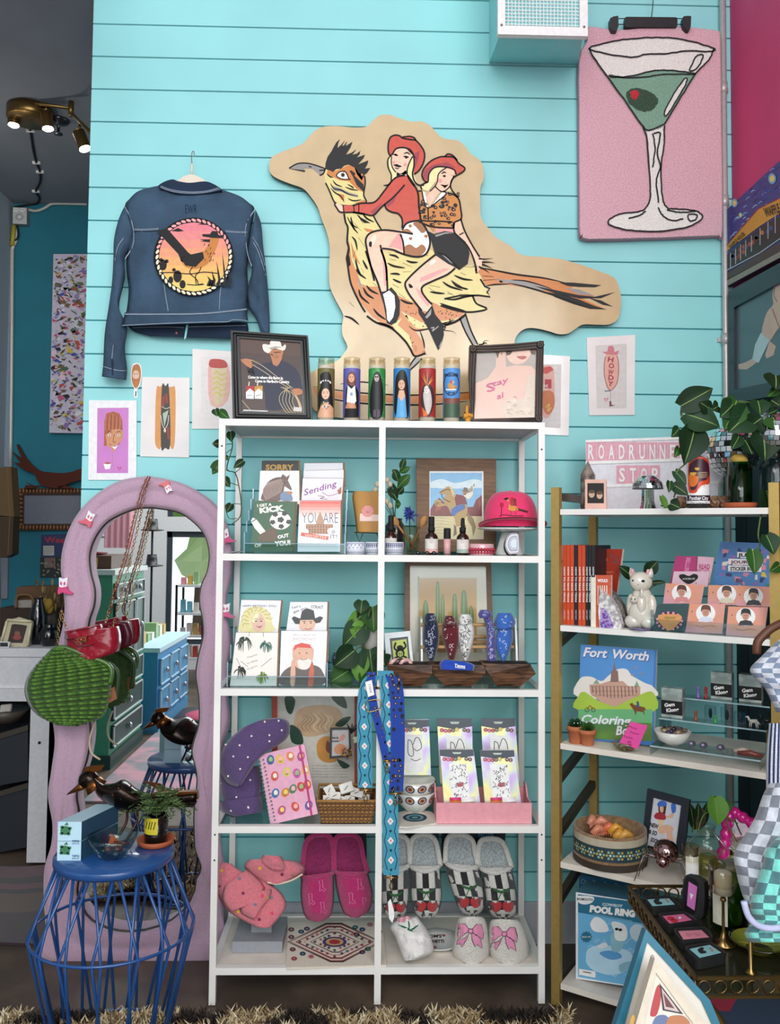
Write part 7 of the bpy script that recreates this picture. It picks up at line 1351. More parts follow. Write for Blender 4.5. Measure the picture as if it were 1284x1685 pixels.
Yk=2.66;t=thing('wicker_basket',P(595,1352,Yk),'brown wicker basket of small white tags beside the pink notebook','basket');wk_=[M(c,.7) for c in ('#8a5f30','#6e4a24','#a5763e','#5a3a1c')];x0,x1=P(525,1330,Yk).x,P(618,1330,Yk).x;zt_=P(570,1317,Yk-.04).z;zb_=z4+.002;m=MB()
for r in range(13):
 z_=zb_+(zt_-zb_)*(r+.5)/13;e=.012*r/13;X0,X1,Y0,Y1=x0+.012-e,x1-.012+e,Yk-.04-e*.6,Yk+.07+e
 pth=[V((X0+(X1-X0)*i/26,Y0-.002*((i+r)%2),z_)) for i in range(27)]+[V((X1+.002*((i+r)%2),Y0+(Y1-Y0)*i/12,z_)) for i in range(13)]+[V((X1-(X1-X0)*i/12,Y1,z_)) for i in range(13)]+[V((X0-.002*((i+r)%2),Y1-(Y1-Y0)*i/12,z_)) for i in range(12)]
 m.T(pth,(zt_-zb_)/22,wk_[r%4],6,closed=1)
 for i in range(0,26,1):
  if (i+r)%2:p_=V((X0+(X1-X0)*(i+.5)/26,Y0-.003,z_));m.ball(p_,(.0026,.002,(zt_-zb_)/24),wk_[(i+r*3)%4],6,4)
m.B('woven_body',t);m=MB();e=.014;m.T([V((x0-.002,Yk-.048,zt_)),V((x1+.002,Yk-.048,zt_)),V((x1+.004,Yk+.08,zt_+.012)),V((x0-.004,Yk+.08,zt_+.012))],.0045,wk_[2],8,closed=1);m.B('rim',t)
for k,(x,y,w,h,a) in enumerate(((905,765,9,6,.1),(985,710,11,8,-.3),(1060,745,10,7,.25),(865,725,8,7,-.5),(850,785,7,5,0),(940,790,9,5,.2),(1010,785,8,5,-.1),(1110,775,9,5,.1))):
 cx_,cy_=c5([(x,y)])[0];q=[(cx_+u*w*cos(a)-v_*h*sin(a),cy_+u*w*sin(a)+v_*h*cos(a)) for u,v_ in ((-1,-1),(1,-1),(1,1),(-1,1))];m=MB();pl=LEAN(cx_,cy_,Yk+.01+.006*(k%4),30);m.S(pl,q,.012,M('dcd6ce',.6));m.L(pl,[(q[3][0]*.7+q[1][0]*.3,q[3][1]*.7+q[1][1]*.3),(q[3][0]*.35+q[1][0]*.65,q[3][1]*.35+q[1][1]*.65)],1.2,M('5a5450',.6),2);m.bl('paper_tag','small white paper tag box heaped in the wicker basket','tag',group='white tags in the wicker basket')
pl=LEAN(565,1246,2.80,5)
def kell(m,ip): m.P(ip,c5(Q9('885 305 1000 300 1005 480 882 490')),M('b9b4b4',.3),1);m.text(ip,*c5([(908,360)])[0],3.4,'RICE',BLK,2,w=10,bold=.05);m.text(ip,*c5([(908,340)])[0],1.8,'KRISPIES',M('b8303a'),2,w=9);m.text(ip,*c5([(908,384)])[0],2.6,'KRISPIES',BLK,2,w=12,bold=.05);m.O(ip,*c5([(955,360)])[0],4,7,M('c98a7a'),2,a=.6);m.P(ip,c5(Q9('900 430 940 400 990 430 960 470 910 470')),M('c9835a'),3,1)
pic('tiny_black_frame',c5(Q9('870 290 1012 288 1022 495 866 508')),c5(Q9('885 305 1000 302 1005 480 882 490')),pl,.01,M('15161a'),'tiny black frame with a cereal print and dried flowers, above the wicker basket',art=kell,lift_in=.004)
m=MB();c=P(*c5([(985,465)])[0],2.77)
for k in range(26):d=V((RU(-1,1),RU(-.5,.2),RU(-1,1)))*.016;m.ball(c+d,.0035,M(RC(('#b98a2e','#8a6a2a','#c97a5a','#5a4a2a')),.8),6,4)
for k in range(8):m.T([P(*c5([(1020,330)])[0],2.79),P(*c5([(990+12*k,262+14*(k%3))])[0],2.78)],.0018,M('2a2422',.8),4)
for k in range(8):m.ball(P(*c5([(1045+RU(-15,15),370+RU(-30,40))])[0],2.78),.006,M('c9c4a4',.8),6,4)
m.bl('dried_flowers','small dried flowers tucked around the tiny black frame','dried flowers')
d6_=lambda pts:remap(pts,580,1090,4.0125);hol=M('c9c0b8',.3,.25,kind='holo',scale=16);clr=('#b8303a','#c04a7a','#b9452e','#3a4a4a','#d8b83a','#2a2a2a','#5a3a2a','#7a2a3a')
def kit(q,Y,label,front):
 pl=LEAN((q[2][0]+q[3][0])/2,q[2][1],Y,7);t=thing('colouring_kit',pl.at((q[2][0]+q[3][0])/2,q[2][1]),label,'craft kit','shiny colouring kits on the fourth shelf');m=MB();m.S(pl,q,.012,hol,M('9aa3a8',.2));x0,y0=q[0];w=q[1][0]-x0;h=q[3][1]-y0;bx=(q[3][0]-q[0][0])/h
 X=lambda u,v_:(x0+w*u+bx*h*v_,y0+h*v_);m.P(pl,[X(0,0),X(1,0),X(1,.12),X(.5,.17),X(0,.12)],M('3d4148',.3,.3),1);m.P(pl,[X(.36,.05),X(.64,.05),X(.6,.085),X(.4,.085)],M('b9c4ba',.3),2)
 for k,ch in enumerate('COLOR ME'):
  if ch != ' ': cx_,cy_=X(.12+.108*k,.18+.012*sin(k));m.O(pl,cx_,cy_,w*.062,w*.062,M(clr[k],.4),3,n=10);m.text(pl,cx_,cy_,w*.06,ch,WHT,4)
 m.P(pl,[X(.24,.27),X(.78,.27),X(.78,.93 if front else .95),X(.24,.93 if front else .95)],WHT,3)
 if front:
  for k in range(60):x,y=X(RU(.27,.75),RU(.29,.9));m.L(pl,[(x,y),(x+RU(-2.4,2.4),y+1.6),(x+RU(-2,3),y-1.4)],.8,BLK,4,0)
  m.L(pl,[X(.35,.72),X(.5,.64),X(.62,.66),X(.74,.6)],1.3,M('7a8a96'),6,taper=1);m.P(pl,[X(.44,.64),X(.62,.62),X(.6,.69),X(.46,.7)],M('b8404a'),5,1)
 else: m.L(pl,[X(.36,.36),X(.34,.6),X(.44,.66),X(.5,.6),X(.46,.4),X(.36,.36)],1.1,BLK,4);m.L(pl,[X(.5,.45),X(.6,.32),X(.7,.36),X(.74,.5),X(.6,.56),X(.52,.52)],1.1,BLK,4);m.L(pl,[X(.4,.7),X(.55,.74),X(.7,.7)],1,BLK,4)
 m.B('packet',t)
 if front:
  m=MB();
  for k,c_ in enumerate(('#d8408a','#d8504a','#d88a3a')): a,b_=X(.18,.93+.03*k),X(.93,.91+.03*k);mm_=(a[0]*.55+b_[0]*.45,a[1]*.55+b_[1]*.45);m.T([pl.at(*a,.003),pl.at(*mm_,.003)],.0035,M(c_,.4),8);m.T([pl.at(*mm_,.003),pl.at(*b_,.003)],.0035,WHT,8)
  m.B('marker_pens',t)
for q,Y,nm,fr_ in ((Q9('560 370 790 372 800 800 580 800'),2.75,'shiny kit with a cowboy boot and hat, rear middle above the pink tray',0),(Q9('850 370 1075 372 1105 790 870 790'),2.75,'coppery kit with a boot and hat, rear right above the pink tray',0),(Q9('280 378 505 375 520 745 300 745'),2.75,'shiny kit with a rider and horseshoe, half behind the leopard strap',0),(Q9('578 575 800 573 845 925 605 925'),2.64,'front left colouring kit standing in the pink tray',1),(Q9('845 580 1068 578 1115 925 875 925'),2.64,'front right colouring kit standing in the pink tray',1)): kit(d6_(q),Y,nm,fr_)
t=thing('pink_tray',P(796,1346,2.66),'pale pink tray holding the colouring kits on the fourth shelf','tray');pt_=M('e29aa4',.5);x0,x1=P(718,1340,2.617).x,P(875,1340,2.617).x;zt_=P(796,1321,2.617).z
MB().box((x0,2.6145,z4+.001),(x1,2.619,zt_),pt_).B('front_panel',t);MB().box((x0,2.619,z4+.001),(x1,2.735,z4+.005),pt_).B('base',t);MB().box((x0,2.731,z4+.005),(x1,2.735,zt_+.014),pt_).B('back_panel',t)
for x in (x0,x1-.004):MB().prism([V((x,2.619,z4+.005)),V((x,2.731,z4+.005)),V((x,2.731,zt_+.034)),V((x,2.70,zt_+.034)),V((x,2.67,zt_)),V((x,2.619,zt_))],[V((x+.004,2.619,z4+.005)),V((x+.004,2.731,z4+.005)),V((x+.004,2.731,zt_+.034)),V((x+.004,2.70,zt_+.034)),V((x+.004,2.67,zt_)),V((x+.004,2.619,zt_))],pt_).B('side_panel',t)
for k,z_ in enumerate((0,.034)):
 c=P(683,1336,2.72);c.z=z4+.001+z_;r=.066-.002*k;t=thing('patterned_bowl',c,['white bowl with blue and orange medallions, lower of the nested pair','blue-rimmed bowl with orange medallions nested in the lower one'][k],'bowl');MB().Z([(.02,0),(.024,.004),(r*.8,.03),(r,.07),(r*.97,.07),(r*.75,.03),(.001,.012)],c,M('dcdad0',.25,kind='glossy'),32).B('bowl_body',t);m=MB()
 for i in range(10):
  a=2*pi*i/10
  if sin(a)<.3:
   for rr_,c_ in ((.015,'#24406e'),(.011,'#c9b9a0'),(.008,'#c4622e'),(.004,'#24303e')): d=V((cos(a),sin(a),0));p_=c+d*(r*.915+.0015)+V((0,0,.053));u=V((-sin(a),cos(a),0));m.add([p_+d*(.0003*(20-rr_*1000)/5)+u*rr_*cos(w)+(V((0,0,1))+d*.45).normalized()*rr_*sin(w) for w in [2*pi*j/12 for j in range(12)]],[tuple(range(12))],M(c_,.3))
 m.B('painted_medallions',t)
pl=LEAN(690,1356,2.615,66);q=SPL(d6_(Q9('300 990 420 975 500 980 540 1000 568 1050 520 1065 440 1075 310 1082')),1,2);m=MB();m.S(FLAT(z4+.006),q,.005,M('d9d2c4',.5));fl=FLAT(z4+.006)
for r,c_ in ((1,'#1c2450'),(.72,'#4f9a9a'),(.5,'#1c2450'),(.25,'#4f9a9a')): m.O(fl,*d6_([(413,1024)])[0],20*r,7*r,M(c_,.5),1+int(9*(1-r)))
m.bl('evil_eye_coaster','cream coaster with a blue eye lying in front of the patterned bowls','coaster')
# ------------------------------------------------ woven straps hung over the third rail
def strap(name,pts,w,Y,draw,label,clip_=None,tagp=None):
 L=[];R=[];sp_=SPL(pts,n=3)
 for i,p in enumerate(sp_):L.append((p[0]-w/2,p[1]));R.append((p[0]+w/2,p[1]))
 t=thing(name,P(*pts[-1],Y),label,'bag strap');pl=YP(Y);m=MB();o=L+R[::-1];m.S(pl,o,.004,draw[0]);m.B('webbing',t);m=MB();draw[1](m,pl,pts,w);m.B('woven_pattern',t)
 if clip_:m=MB();x,y=clip_;m.box(tuple(P(x-w*.42,y+3,Y+.004)),tuple(P(x+w*.42,y-2,Y-.004)),gold) if 0 else m.T([P(x-w*.45,y,Y),P(x+w*.45,y,Y)],.003,gold,8);m.T([P(x,y,Y),P(x,y+8,Y)],.003,gold,8);m.T(SPL([tuple(P(x+a,y+b,Y)) for a,b in ((0,8),(-3,14),(0,20),(3,14),(0,9))],n=3),.0018,gold,6);m.B('clip',t)
def dia(m,pl,pts,w):
 sp_=SPL(pts,n=14);L_=[0];
 for i in range(1,len(sp_)):L_.append(L_[-1]+math.dist(sp_[i],sp_[i-1]))
 def at(s):
  for i in range(1,len(sp_)):
   if L_[i]>=s:t_=(s-L_[i-1])/(L_[i]-L_[i-1]+1e-9);return (sp_[i-1][0]+(sp_[i][0]-sp_[i-1][0])*t_,sp_[i-1][1]+(sp_[i][1]-sp_[i-1][1])*t_)
  return sp_[-1]
 s=8;k=0;dk2=M('1d2340',.7);zg=[[],[]]
 while s<L_[-1]-4:
  x,y=at(s);c_=M('e6dfe0',.7) if k%2 else dk2;r=w*.2 if k%2 else w*.09;m.P(pl,[(x,y-r*1.25),(x+r,y),(x,y+r*1.25),(x-r,y)],c_,2)
  if k%2:m.P(pl,[(x,y-r*.5),(x+r*.4,y),(x,y+r*.5),(x-r*.4,y)],M('d88a8a',.7),3)
  off=w*(.40 if k%2 else .24);zg[0].append((x-off,y));zg[1].append((x+off,y));s+=16;k+=1
 for z_ in zg:m.L(pl,z_,1.3,dk2,3,0)
def leop(m,pl,pts,w):
 sp_=SPL(pts,n=6)
 for k in range(int(len(sp_)*1.8)):
  x,y=RC(sp_);x+=RU(-w*.36,w*.36);r=RU(1.8,3.4)*w/22;q=[(min(max(x+r*cos(a)*RU(.7,1.2),x-w),x+w),y+1.3*r*sin(a)*RU(.7,1.2)) for a in [j*.9 for j in range(7)]];xc=sp_[min(range(len(sp_)),key=lambda i:abs(sp_[i][1]-y))][0];q=[(max(xc-w/2+.3,min(xc+w/2-.3,a)),b) for a,b in q];m.P(pl,q,M('14131c',.7),2+k%2)
  if k%2:m.P(pl,[(x+(a-x)*.55,y+(b-y)*.5) for a,b in q],M('b58a6a',.7),5)
tq_=M('3f93ad',.8,kind='fab',scale=25,amt=.1);nv_=M('1c3f9a',.7,kind='fab',scale=25,amt=.1)
strap('woven_strap',Q9('616 1112 606 1125 600 1160 600 1230 601 1296'),24,2.585,(tq_,dia),'turquoise woven strap with white diamonds, short end hanging left of the middle post',(602,1300))
strap('woven_strap',Q9('634 1104 639 1130 641 1200 642 1300 644 1440'),26,2.580,(tq_,dia),'turquoise woven strap with white diamonds, long end hanging past the fourth shelf',(644,1444))
strap('leopard_strap',Q9('647 1112 653 1140 655 1200 654 1260 652 1302'),23,2.572,(nv_,leop),'royal blue leopard print strap hanging over the long woven one',(651,1306))
strap('leopard_strap',Q9('612 1106 611 1130 616 1165 626 1205 636 1250'),13,2.572,(nv_,leop),'narrow blue leopard print strap with a gold buckle and price tag',(637,1252))
pl=YP(2.566);m=MB();m.S(pl,d6_(Q9('84 130 128 116 146 215 104 228')),.0015,WHT);m.text(pl,*d6_([(118,172)])[0],3,'11558',BLK,2,w=14,ang=1.4);m.bl('price_tag','white price tag on the narrow leopard strap','tag')
m=MB();m.T([pl.at(*p) for p in SPL(d6_(Q9('92 262 175 248 182 302 100 326')),1,3)],.0016,gold,6,closed=1);m.bl('gold_buckle','gold slider buckle on the narrow leopard strap','buckle')
MB().T([P(608,1132,2.590),P(655,1132,2.590)],.0035,gold,8).bl('hanging_bar','gold hanger bar at the third rail holding the straps','hook')
# ------------------------------------------------ bottom shelf
e7=lambda pts:remap(pts,330,1360,4.28);e8=lambda pts:remap(pts,610,1360,3.776)
def slipper(t,pl,L,R,upto,mat,ins,rimr,deco,d=.05,nc=16,sole=.012):
 """L,R outline px from heel (top) to toe; upto: fraction of the length where the upper starts"""
 m=MB();sL=SPL(L,n=5);sR=resample(SPL(R,n=5),len(sL));m.S(pl,sL+sR[::-1],sole,mat if not ins else ins);m.B('sole',t)
 n=len(sL);k0=int(n*upto);rel=Relief(pl,sL[k0:],sR[k0:],d,nc=nc,p=2.6,back=.1,n=1,dfun=lambda u,t_: .80+.3*sin(pi*min(1,u*1.1))-(.25*u if u>.7 else 0));m=MB();rel.mesh(m,mat);m.B('upper',t)
 m=MB();c=[pl.at(x,y,rimr*.6) for x,y in (sL[k0:k0+1]+sL[:k0][::-1]+sR[:k0]+sR[k0:k0+1])];rr=[rimr*1.2]+[rimr]*(len(c)-2)+[rimr*1.2]
 ends=[pl.at(sL[k0][0]+(sR[k0][0]-sL[k0][0])*t_,sL[k0][1]+(sR[k0][1]-sL[k0][1])*t_+9*sin(pi*t_),d*.75*sin(pi*t_)**.6+rimr*.5) for t_ in [j/10 for j in range(11)]];m.T(c,rr,mat,9);m.T(ends,rimr*.9,mat,8);m.B('collar',t)
 if deco:m=MB();deco(m,rel);m.B('decoration',t)
pf_=M('b01a63',.95,kind='fuzz',scale=55,amt=.12);pins=M('7a1a4c',.95,kind='fab',scale=20)
def boots(pts):
 def d(m,rel):
  for x,y in pts:m.L(rel,e7([(x-14,y-40),(x+10,y-42),(x+12,y+5),(x+34,y+28),(x+20,y+36),(x+4,y+24),(x-10,y+38),(x-8,y),(x-14,y-40)]),.9,M('d97aa5',.8),3,0)
 return d
for L,R,pts,nm in ((Q9('800 62 745 110 722 240 706 420 710 540 740 640 800 670'),Q9('850 58 915 75 935 200 940 400 938 540 915 630 850 672'),Q9('850 420 775 515 860 575'),'left bright pink felt slipper with white boot drawings, standing on the bottom shelf'),
                      (Q9('1000 58 950 90 942 220 950 380 975 520 1010 610 1060 640'),Q9('1060 58 1120 90 1150 220 1195 380 1215 480 1190 590 1110 645'),Q9('1120 410 1060 510 1155 545'),'right bright pink felt slipper with white boot drawings, leaning on its partner')):
 pl=LEAN(520,1515,2.74,12);t=thing('pink_felt_slipper',pl.at(*e7([L[-1]])[0],.02),nm,'slipper');slipper(t,pl,e7(L),e7(R),.42,pf_,pins,.008,boots(pts))
wfz=M('d8d4ce',1,kind='fuzz',scale=60,amt=.1);grz=M('9aa0a2',.95,kind='fab',scale=20);ck=M('141317',1,kind='fuzz',scale=60);chr_=M('b81f28',1,kind='fuzz',scale=60);gre=M('2c5a34',.9)
def cherry(m,rel):
 g=rel.rows;n=len(g);nr,ncx=5,5
 for r in range(nr):
  for c in range(ncx):
   if (r+c)%2:continue
   i0,i1=int(n*(.10+.88*r/nr)),min(n-2,int(n*(.10+.88*(r+1)/nr)));j0,j1=16*c/ncx,16*(c+1)/ncx;nn_=lambda i,j:(lambda a,f:(g[i][a][0]+(g[i][min(16,a+1)][0]-g[i][a][0])*f,g[i][a][1]+(g[i][min(16,a+1)][1]-g[i][a][1])*f))(int(j),j-int(j));m.P(rel,[nn_(i0,j0),nn_(i0,j1),nn_(i1,j1),nn_(i1,j0)],ck,4)
 mid=g[int(n*.52)];x0,y0=mid[8][0],mid[8][1];w=mid[16][0]-mid[0][0]
 m.L(rel,[(x0-w*.34,y0-w*.52),(x0,y0-w*.38),(x0+w*.34,y0-w*.56)],4.5,gre,9,taper=1);m.L(rel,[(x0,y0-w*.4),(x0-w*.16,y0-w*.04)],1.4,gre,9);m.L(rel,[(x0,y0-w*.4),(x0+w*.16,y0-w*.04)],1.4,gre,9)
 for s_ in (-1,1):m.P(rel,[(x0+s_*w*.2+a*w,y0+w*.08+b*w) for a,b in ((0,-.10),(.14,-.15),(.19,-.02),(.1,.15),(-.03,.19),(-.15,.08),(-.17,-.08),(-.1,-.15))],chr_,12,1)
for L,R,Y,nm in ((Q9('130 60 70 90 60 200 62 350 70 480 100 560 150 578'),Q9('170 58 225 80 242 180 240 330 238 460 215 550 170 578'),2.76,'cherry checkered slipper, first of four, behind the hanging woven strap'),(Q9('310 50 258 85 245 190 245 330 252 460 285 555 330 572'),Q9('350 50 400 85 425 190 440 330 442 460 415 545 370 572'),2.76,'cherry checkered slipper, second of four, with a white fleece collar'),
     (Q9('530 48 480 75 466 180 475 300 515 430 560 530 610 555'),Q9('570 50 630 85 655 190 690 330 708 440 700 520 650 558'),2.76,'cherry checkered slipper, third of four, toe pointing right'),(Q9('720 78 680 100 670 210 700 330 715 460 745 550 790 575'),Q9('760 76 820 100 860 200 895 340 912 460 905 545 850 578'),2.76,'cherry checkered slipper, fourth of four, nearest the right post')):
 pl=LEAN(*e8([L[-1]])[0],Y,12);t=thing('cherry_slipper',pl.at(*e8([L[-1]])[0]),nm,'slipper','cherry checkered slippers on the bottom shelf');slipper(t,pl,e8(L),e8(R),.40,wfz,grz,.009,cherry)
for q,nm,s_ in ((Q9('500 1330 602 1330 604 1420 502 1420'),'black cardboard header card behind the pink felt slippers',0),(Q9('664 1340 722 1340 722 1440 676 1440'),'black cardboard header card behind the second cherry slipper',0),(Q9('727 1340 835 1340 828 1425 727 1425'),'black header card lettered COSY SLIPPERS behind the cherry slippers',1)):
 pl=YP(2.87);m=MB();m.S(pl,q,.003,M('141722',.5));
 if s_:m.text(pl,800,1372,4,'ROYAL',M('5a9ad8',.5),2,w=26,bold=.04);m.text(pl,800,1376.5,2.6,'COZY SLIPPERS',M('5a9ad8',.5),2,w=26,bold=.04)
 m.bl('header_card',nm,cat='card')
sal=M('e07a86',1,kind='fuzz',scale=60,amt=.16);dots=[M(c,.9) for c in ('#e0b03a','#7a2a50','#6a7488','#d83a5a')]
def xband(rel,m,pts,k0):
 for i,(x,y) in enumerate(pts):m.O(rel,*e7([(x,y)])[0],2.8,2.8,dots[(i+k0)%4],3,n=9)
pl=LEAN(430,1525,2.64,28);t=thing('open_toe_slipper',pl.at(430,1525),'fuzzy coral-pink spotted open-toe slipper, nearer one, tilted towards the viewer','slipper','fuzzy coral spotted slippers');L=Q9('150 250 118 300 115 440 160 560 260 640 400 712');R=Q9('220 262 300 320 480 400 580 480 598 580 490 716')
body_=Relief(pl,e7(L),e7(R),.022,nc=14,wr=.005,wf=90,p=3,back=.6);m=MB();body_.mesh(m,sal);xband(body_,m,Q9('150 310 132 418 500 500 505 612 265 600 415 655 430 545'),0);m.B('footbed',t)
for a,b,wv in ((Q9('170 420 150 520 210 600'),Q9('330 300 450 420 420 520'),1),(Q9('300 480 280 600 370 660'),Q9('500 440 490 500 410 600'),2)):rel=Relief(Plane(pl.p+pl.n*.022,pl.n),e7(a),e7(b),.028,nc=10,wr=.008,wf=90,p=2.2);m=MB();rel.mesh(m,sal);xband(rel,m,[((a[1][0]+b[1][0])/2,(a[1][1]+b[1][1])/2),(a[1][0]*.3+b[0][0]*.7,a[1][1]*.3+b[0][1]*.7),(b[1][0]-20,b[1][1]+5)],wv);m.B('crossed_strap',t)
pl=LEAN(450,1453,2.74,70);t=thing('open_toe_slipper',P(450,1453,2.74),'fuzzy coral-pink spotted open-toe slipper, farther one, lying on its sole','slipper','fuzzy coral spotted slippers');pl=YP(2.72);rel=Relief(pl,e7(Q9('340 230 310 290 400 380 470 405')),e7(Q9('600 235 690 250 735 310 600 400')),.05,nc=14,wr=.004,wf=90,p=3);m=MB();rel.mesh(m,sal);xband(rel,m,Q9('418 295 575 338 640 350 700 295'),0);m.B('footbed',t)
MB().T([pl.at(*p,.045) for p in SPL(e7(Q9('470 392 540 405 640 380 720 335')),n=3)],.003,M('d8c4b0',.6),6).B('sole_edge',t)
rel=Relief(Plane(pl.p+pl.n*.035,pl.n),e7(Q9('440 200 420 250 480 300')),e7(Q9('570 210 612 280 600 310')),.04,nc=10,wr=.012,wf=120,p=2.2);m=MB();rel.mesh(m,sal);m.B('crossed_strap',t)
x0,x1=P(384,1500,2.70).x,P(466,1500,2.70).x;MB().box((x0,2.69,z5+.001),(x1,2.86,z5+.035),M('8f9298',.5)).box((x0+.05,2.75,z5+.035),(x1-.04,2.80,P(440,1465,2.75).z),M('8f9298',.5)).bl('grey_display_block','flat grey display block under the fuzzy coral slippers','stand')
fl=FLAT(z5+.008);q=e7(Q9('615 678 1280 655 1310 975 605 992'));t=thing('embroidered_pouch',fl.at(550,1560),'cream pouch embroidered with a red diamond and round mirrors, on the bottom shelf','pouch');m=MB();m.S(fl,SPL(q,1,1),.007,M('d8cdbb',.9,kind='fab',scale=20,amt=.06));m.B('cloth_body',t);m=MB();cx0,cy0=945,812
dm=lambda s_:e7([(cx0-330*s_,cy0),(cx0-60*s_,cy0-130*s_),(cx0+50*s_,cy0-130*s_),(cx0+330*s_,cy0),(cx0+60*s_,cy0+140*s_),(cx0-30*s_,cy0+140*s_)])
for s_,c_,w in ((1,'#3a2a26',1.8),(.95,'#8a2a34',1.4),(.82,'#8a2a34',2.6),(.66,'#b8606a',1),(.52,'#5a2a3a',1.6)): m.L(fl,dm(s_),w,M(c_,.8),3,0,closed=1)
mc=('#7a1f30','#23305c','#2f6a5c','#c9707a','#5a2a5a','#a8303a')
for s_,n_ in ((.74,24),(.42,16)):
 for k in range(n_):a=2*pi*k/n_;e=1/(abs(cos(a))+abs(sin(a)));x,y=e7([(cx0+330*s_*e*cos(a),cy0+140*s_*e*sin(a))])[0];m.O(fl,x,y,2.6,1.9,M(mc[(k*5)%6],.6),4,n=8);m.O(fl,x,y,1.1,.8,M('c9c4c4',.1,.8),6,n=7)
for x,y in ((640,725),(710,740),(640,778),(750,720),(650,865),(720,895),(660,930),(780,915),(1090,710),(1140,725),(1195,690),(1140,885),(1180,862),(1100,760),(1250,900),(1260,740)):x,y=e7([(x,y)])[0];m.O(fl,x,y,5,3.4,M(RC(mc),.6),3,n=12);m.O(fl,x,y,2.4,1.6,M('c9c4c4',.1,.8),4,n=8)
for s_,c_ in ((.26,'#4a3a6a'),(.19,'#c9a070'),(.12,'#a8303a')): m.O(fl,*e7([(cx0,cy0)])[0],77*s_,32*s_,M(c_,.7),5+int(30*(.3-s_)))
m.B('embroidery',t)
pl=FLAT(z5+.02);c=pl.at(*e8([(420,690)])[0]);t=thing('white_plate',V((c.x,c.y,z5+.001)),"white scalloped plate lettered in dark red beside the bow slippers",'plate');MB().Z(Q9('.04 0 .05 .002 .075 .014 .074 .016 .05 .006 .001 .005'),(c.x,c.y,z5+.001),M('e4e2de',.2,kind='glossy'),36).B('dish',t);m=MB();fp=FLAT(z5+.0075);m.text(fp,*e8([(392,680)])[0],5,"MOM'S",M('4a1a24',.5),2,w=26,bold=.04);m.text(fp,*e8([(388,712)])[0],5,'SPAGHETTI',M('4a1a24',.5),2,w=36,bold=.04)
for x,y in ((430,650),(455,675),(400,750)):m.O(fp,*e8([(x,y)])[0],3,2.4,M('b0606a',.5),2)
m.B('lettering',t)
rel=Relief(LEAN(670,1580,2.62,40),e8(Q9('150 590 120 625 150 680 180 760 210 835')),e8(Q9('290 560 350 640 380 700 385 780 280 830')),.045,nc=14,wr=.02,wf=60,p=2.2);t=thing('white_cloth_bag',rel.at(670,1570),'crumpled white cloth with a green and pink flower, in front of the plate','cloth');m=MB();rel.mesh(m,M('dedad6',.9,kind='fab',scale=16,amt=.05));m.B('cloth',t);m=MB()
for q in (Q9('170 610 220 630 275 660'),Q9('235 585 240 620 230 645'),Q9('300 610 265 635 240 650')):m.L(rel,e8(q),2.8,M('1f6a4c',.8),4,taper=1)
m.P(rel,e8(Q9('165 575 220 558 255 565 220 590 180 595')),M('d898a4',.8),4,1);m.B('flower_stitching',t)
m=MB();sp2=YP(2.575);m.S(sp2,e8(Q9('108 470 125 450 145 520 148 560 135 600 115 570')),.0015,WHT);m.L(sp2,e8(Q9('122 290 126 380 122 452')),.8,BLK,1);m.bl('hanging_price_tag','long white price tag hanging from the end of the woven strap','tag')
wf2=M('e4ddd4',1,kind='fuzz',scale=60,amt=.1);bowp=M('dd8fae',.9);
for k,(L,R,bx,nm) in enumerate(((Q9('600 562 545 575 520 700 510 790 560 850 600 862'),Q9('650 560 710 575 735 700 738 790 705 850 650 864'),(622,650),'left white fluffy slipper with a pink embroidered bow'),(Q9('790 575 745 590 735 700 745 800 790 855 830 864'),Q9('860 578 930 590 975 690 985 790 950 850 890 866'),(832,668),'right white fluffy slipper with a pink embroidered bow'))):
 pl=LEAN(*e8([L[-1]])[0],2.625,55);pl=YP(2.66);t=thing('bow_slipper',V((pl.at(*e8([L[-1]])[0]).x,2.66,z5)),nm,'slipper');rel=Relief(pl,e8(L),e8(R),.055,nc=16,wr=.002,wf=90,p=2.3,back=1.5);m=MB();rel.mesh(m,wf2);m.B('fluffy_upper',t)
 m=MB();sr=Relief(pl,e8([(L[3][0]+2,L[3][1]-20),(L[3][0]-2,L[3][1]+10),L[-2],L[-1]]),e8([(R[3][0]-2,R[3][1]-20),(R[3][0]+4,R[3][1]+10),R[-2],R[-1]]),.06,nc=14,p=2.3,back=1.4);sr.mesh(m,M('dcd3c8',.7));m.B('rubber_sole',t) if 0 else None
 m=MB();X,Y_=bx;s_=.92
 for q in (Q9('0 0 -40 -50 -80 -48 -92 20 -80 50 -40 18'),Q9('0 0 40 -45 72 -45 88 10 84 55 40 30'),Q9('-8 12 -40 50 -88 60 -95 90 -72 85 -60 108 -30 60'),Q9('6 12 10 60 30 105 45 90 80 118 70 60 40 25')):pq=e8([(X+a*s_,Y_+b*s_) for a,b in q]);m.P(rel,pq,bowp,7,0);m.L(rel,pq,1,M('3a1a34',.7),11,0,closed=1)
 m.O(rel,*e8([(X,Y_)])[0],4.2,4,bowp,12);m.L(rel,[(a,b) for a,b in e8([(X+15*cos(w),Y_+14*sin(w)) for w in [2*pi*j/10 for j in range(10)]])],1,M('3a1a34',.7),14,closed=1);m.B('bow_embroidery',t)
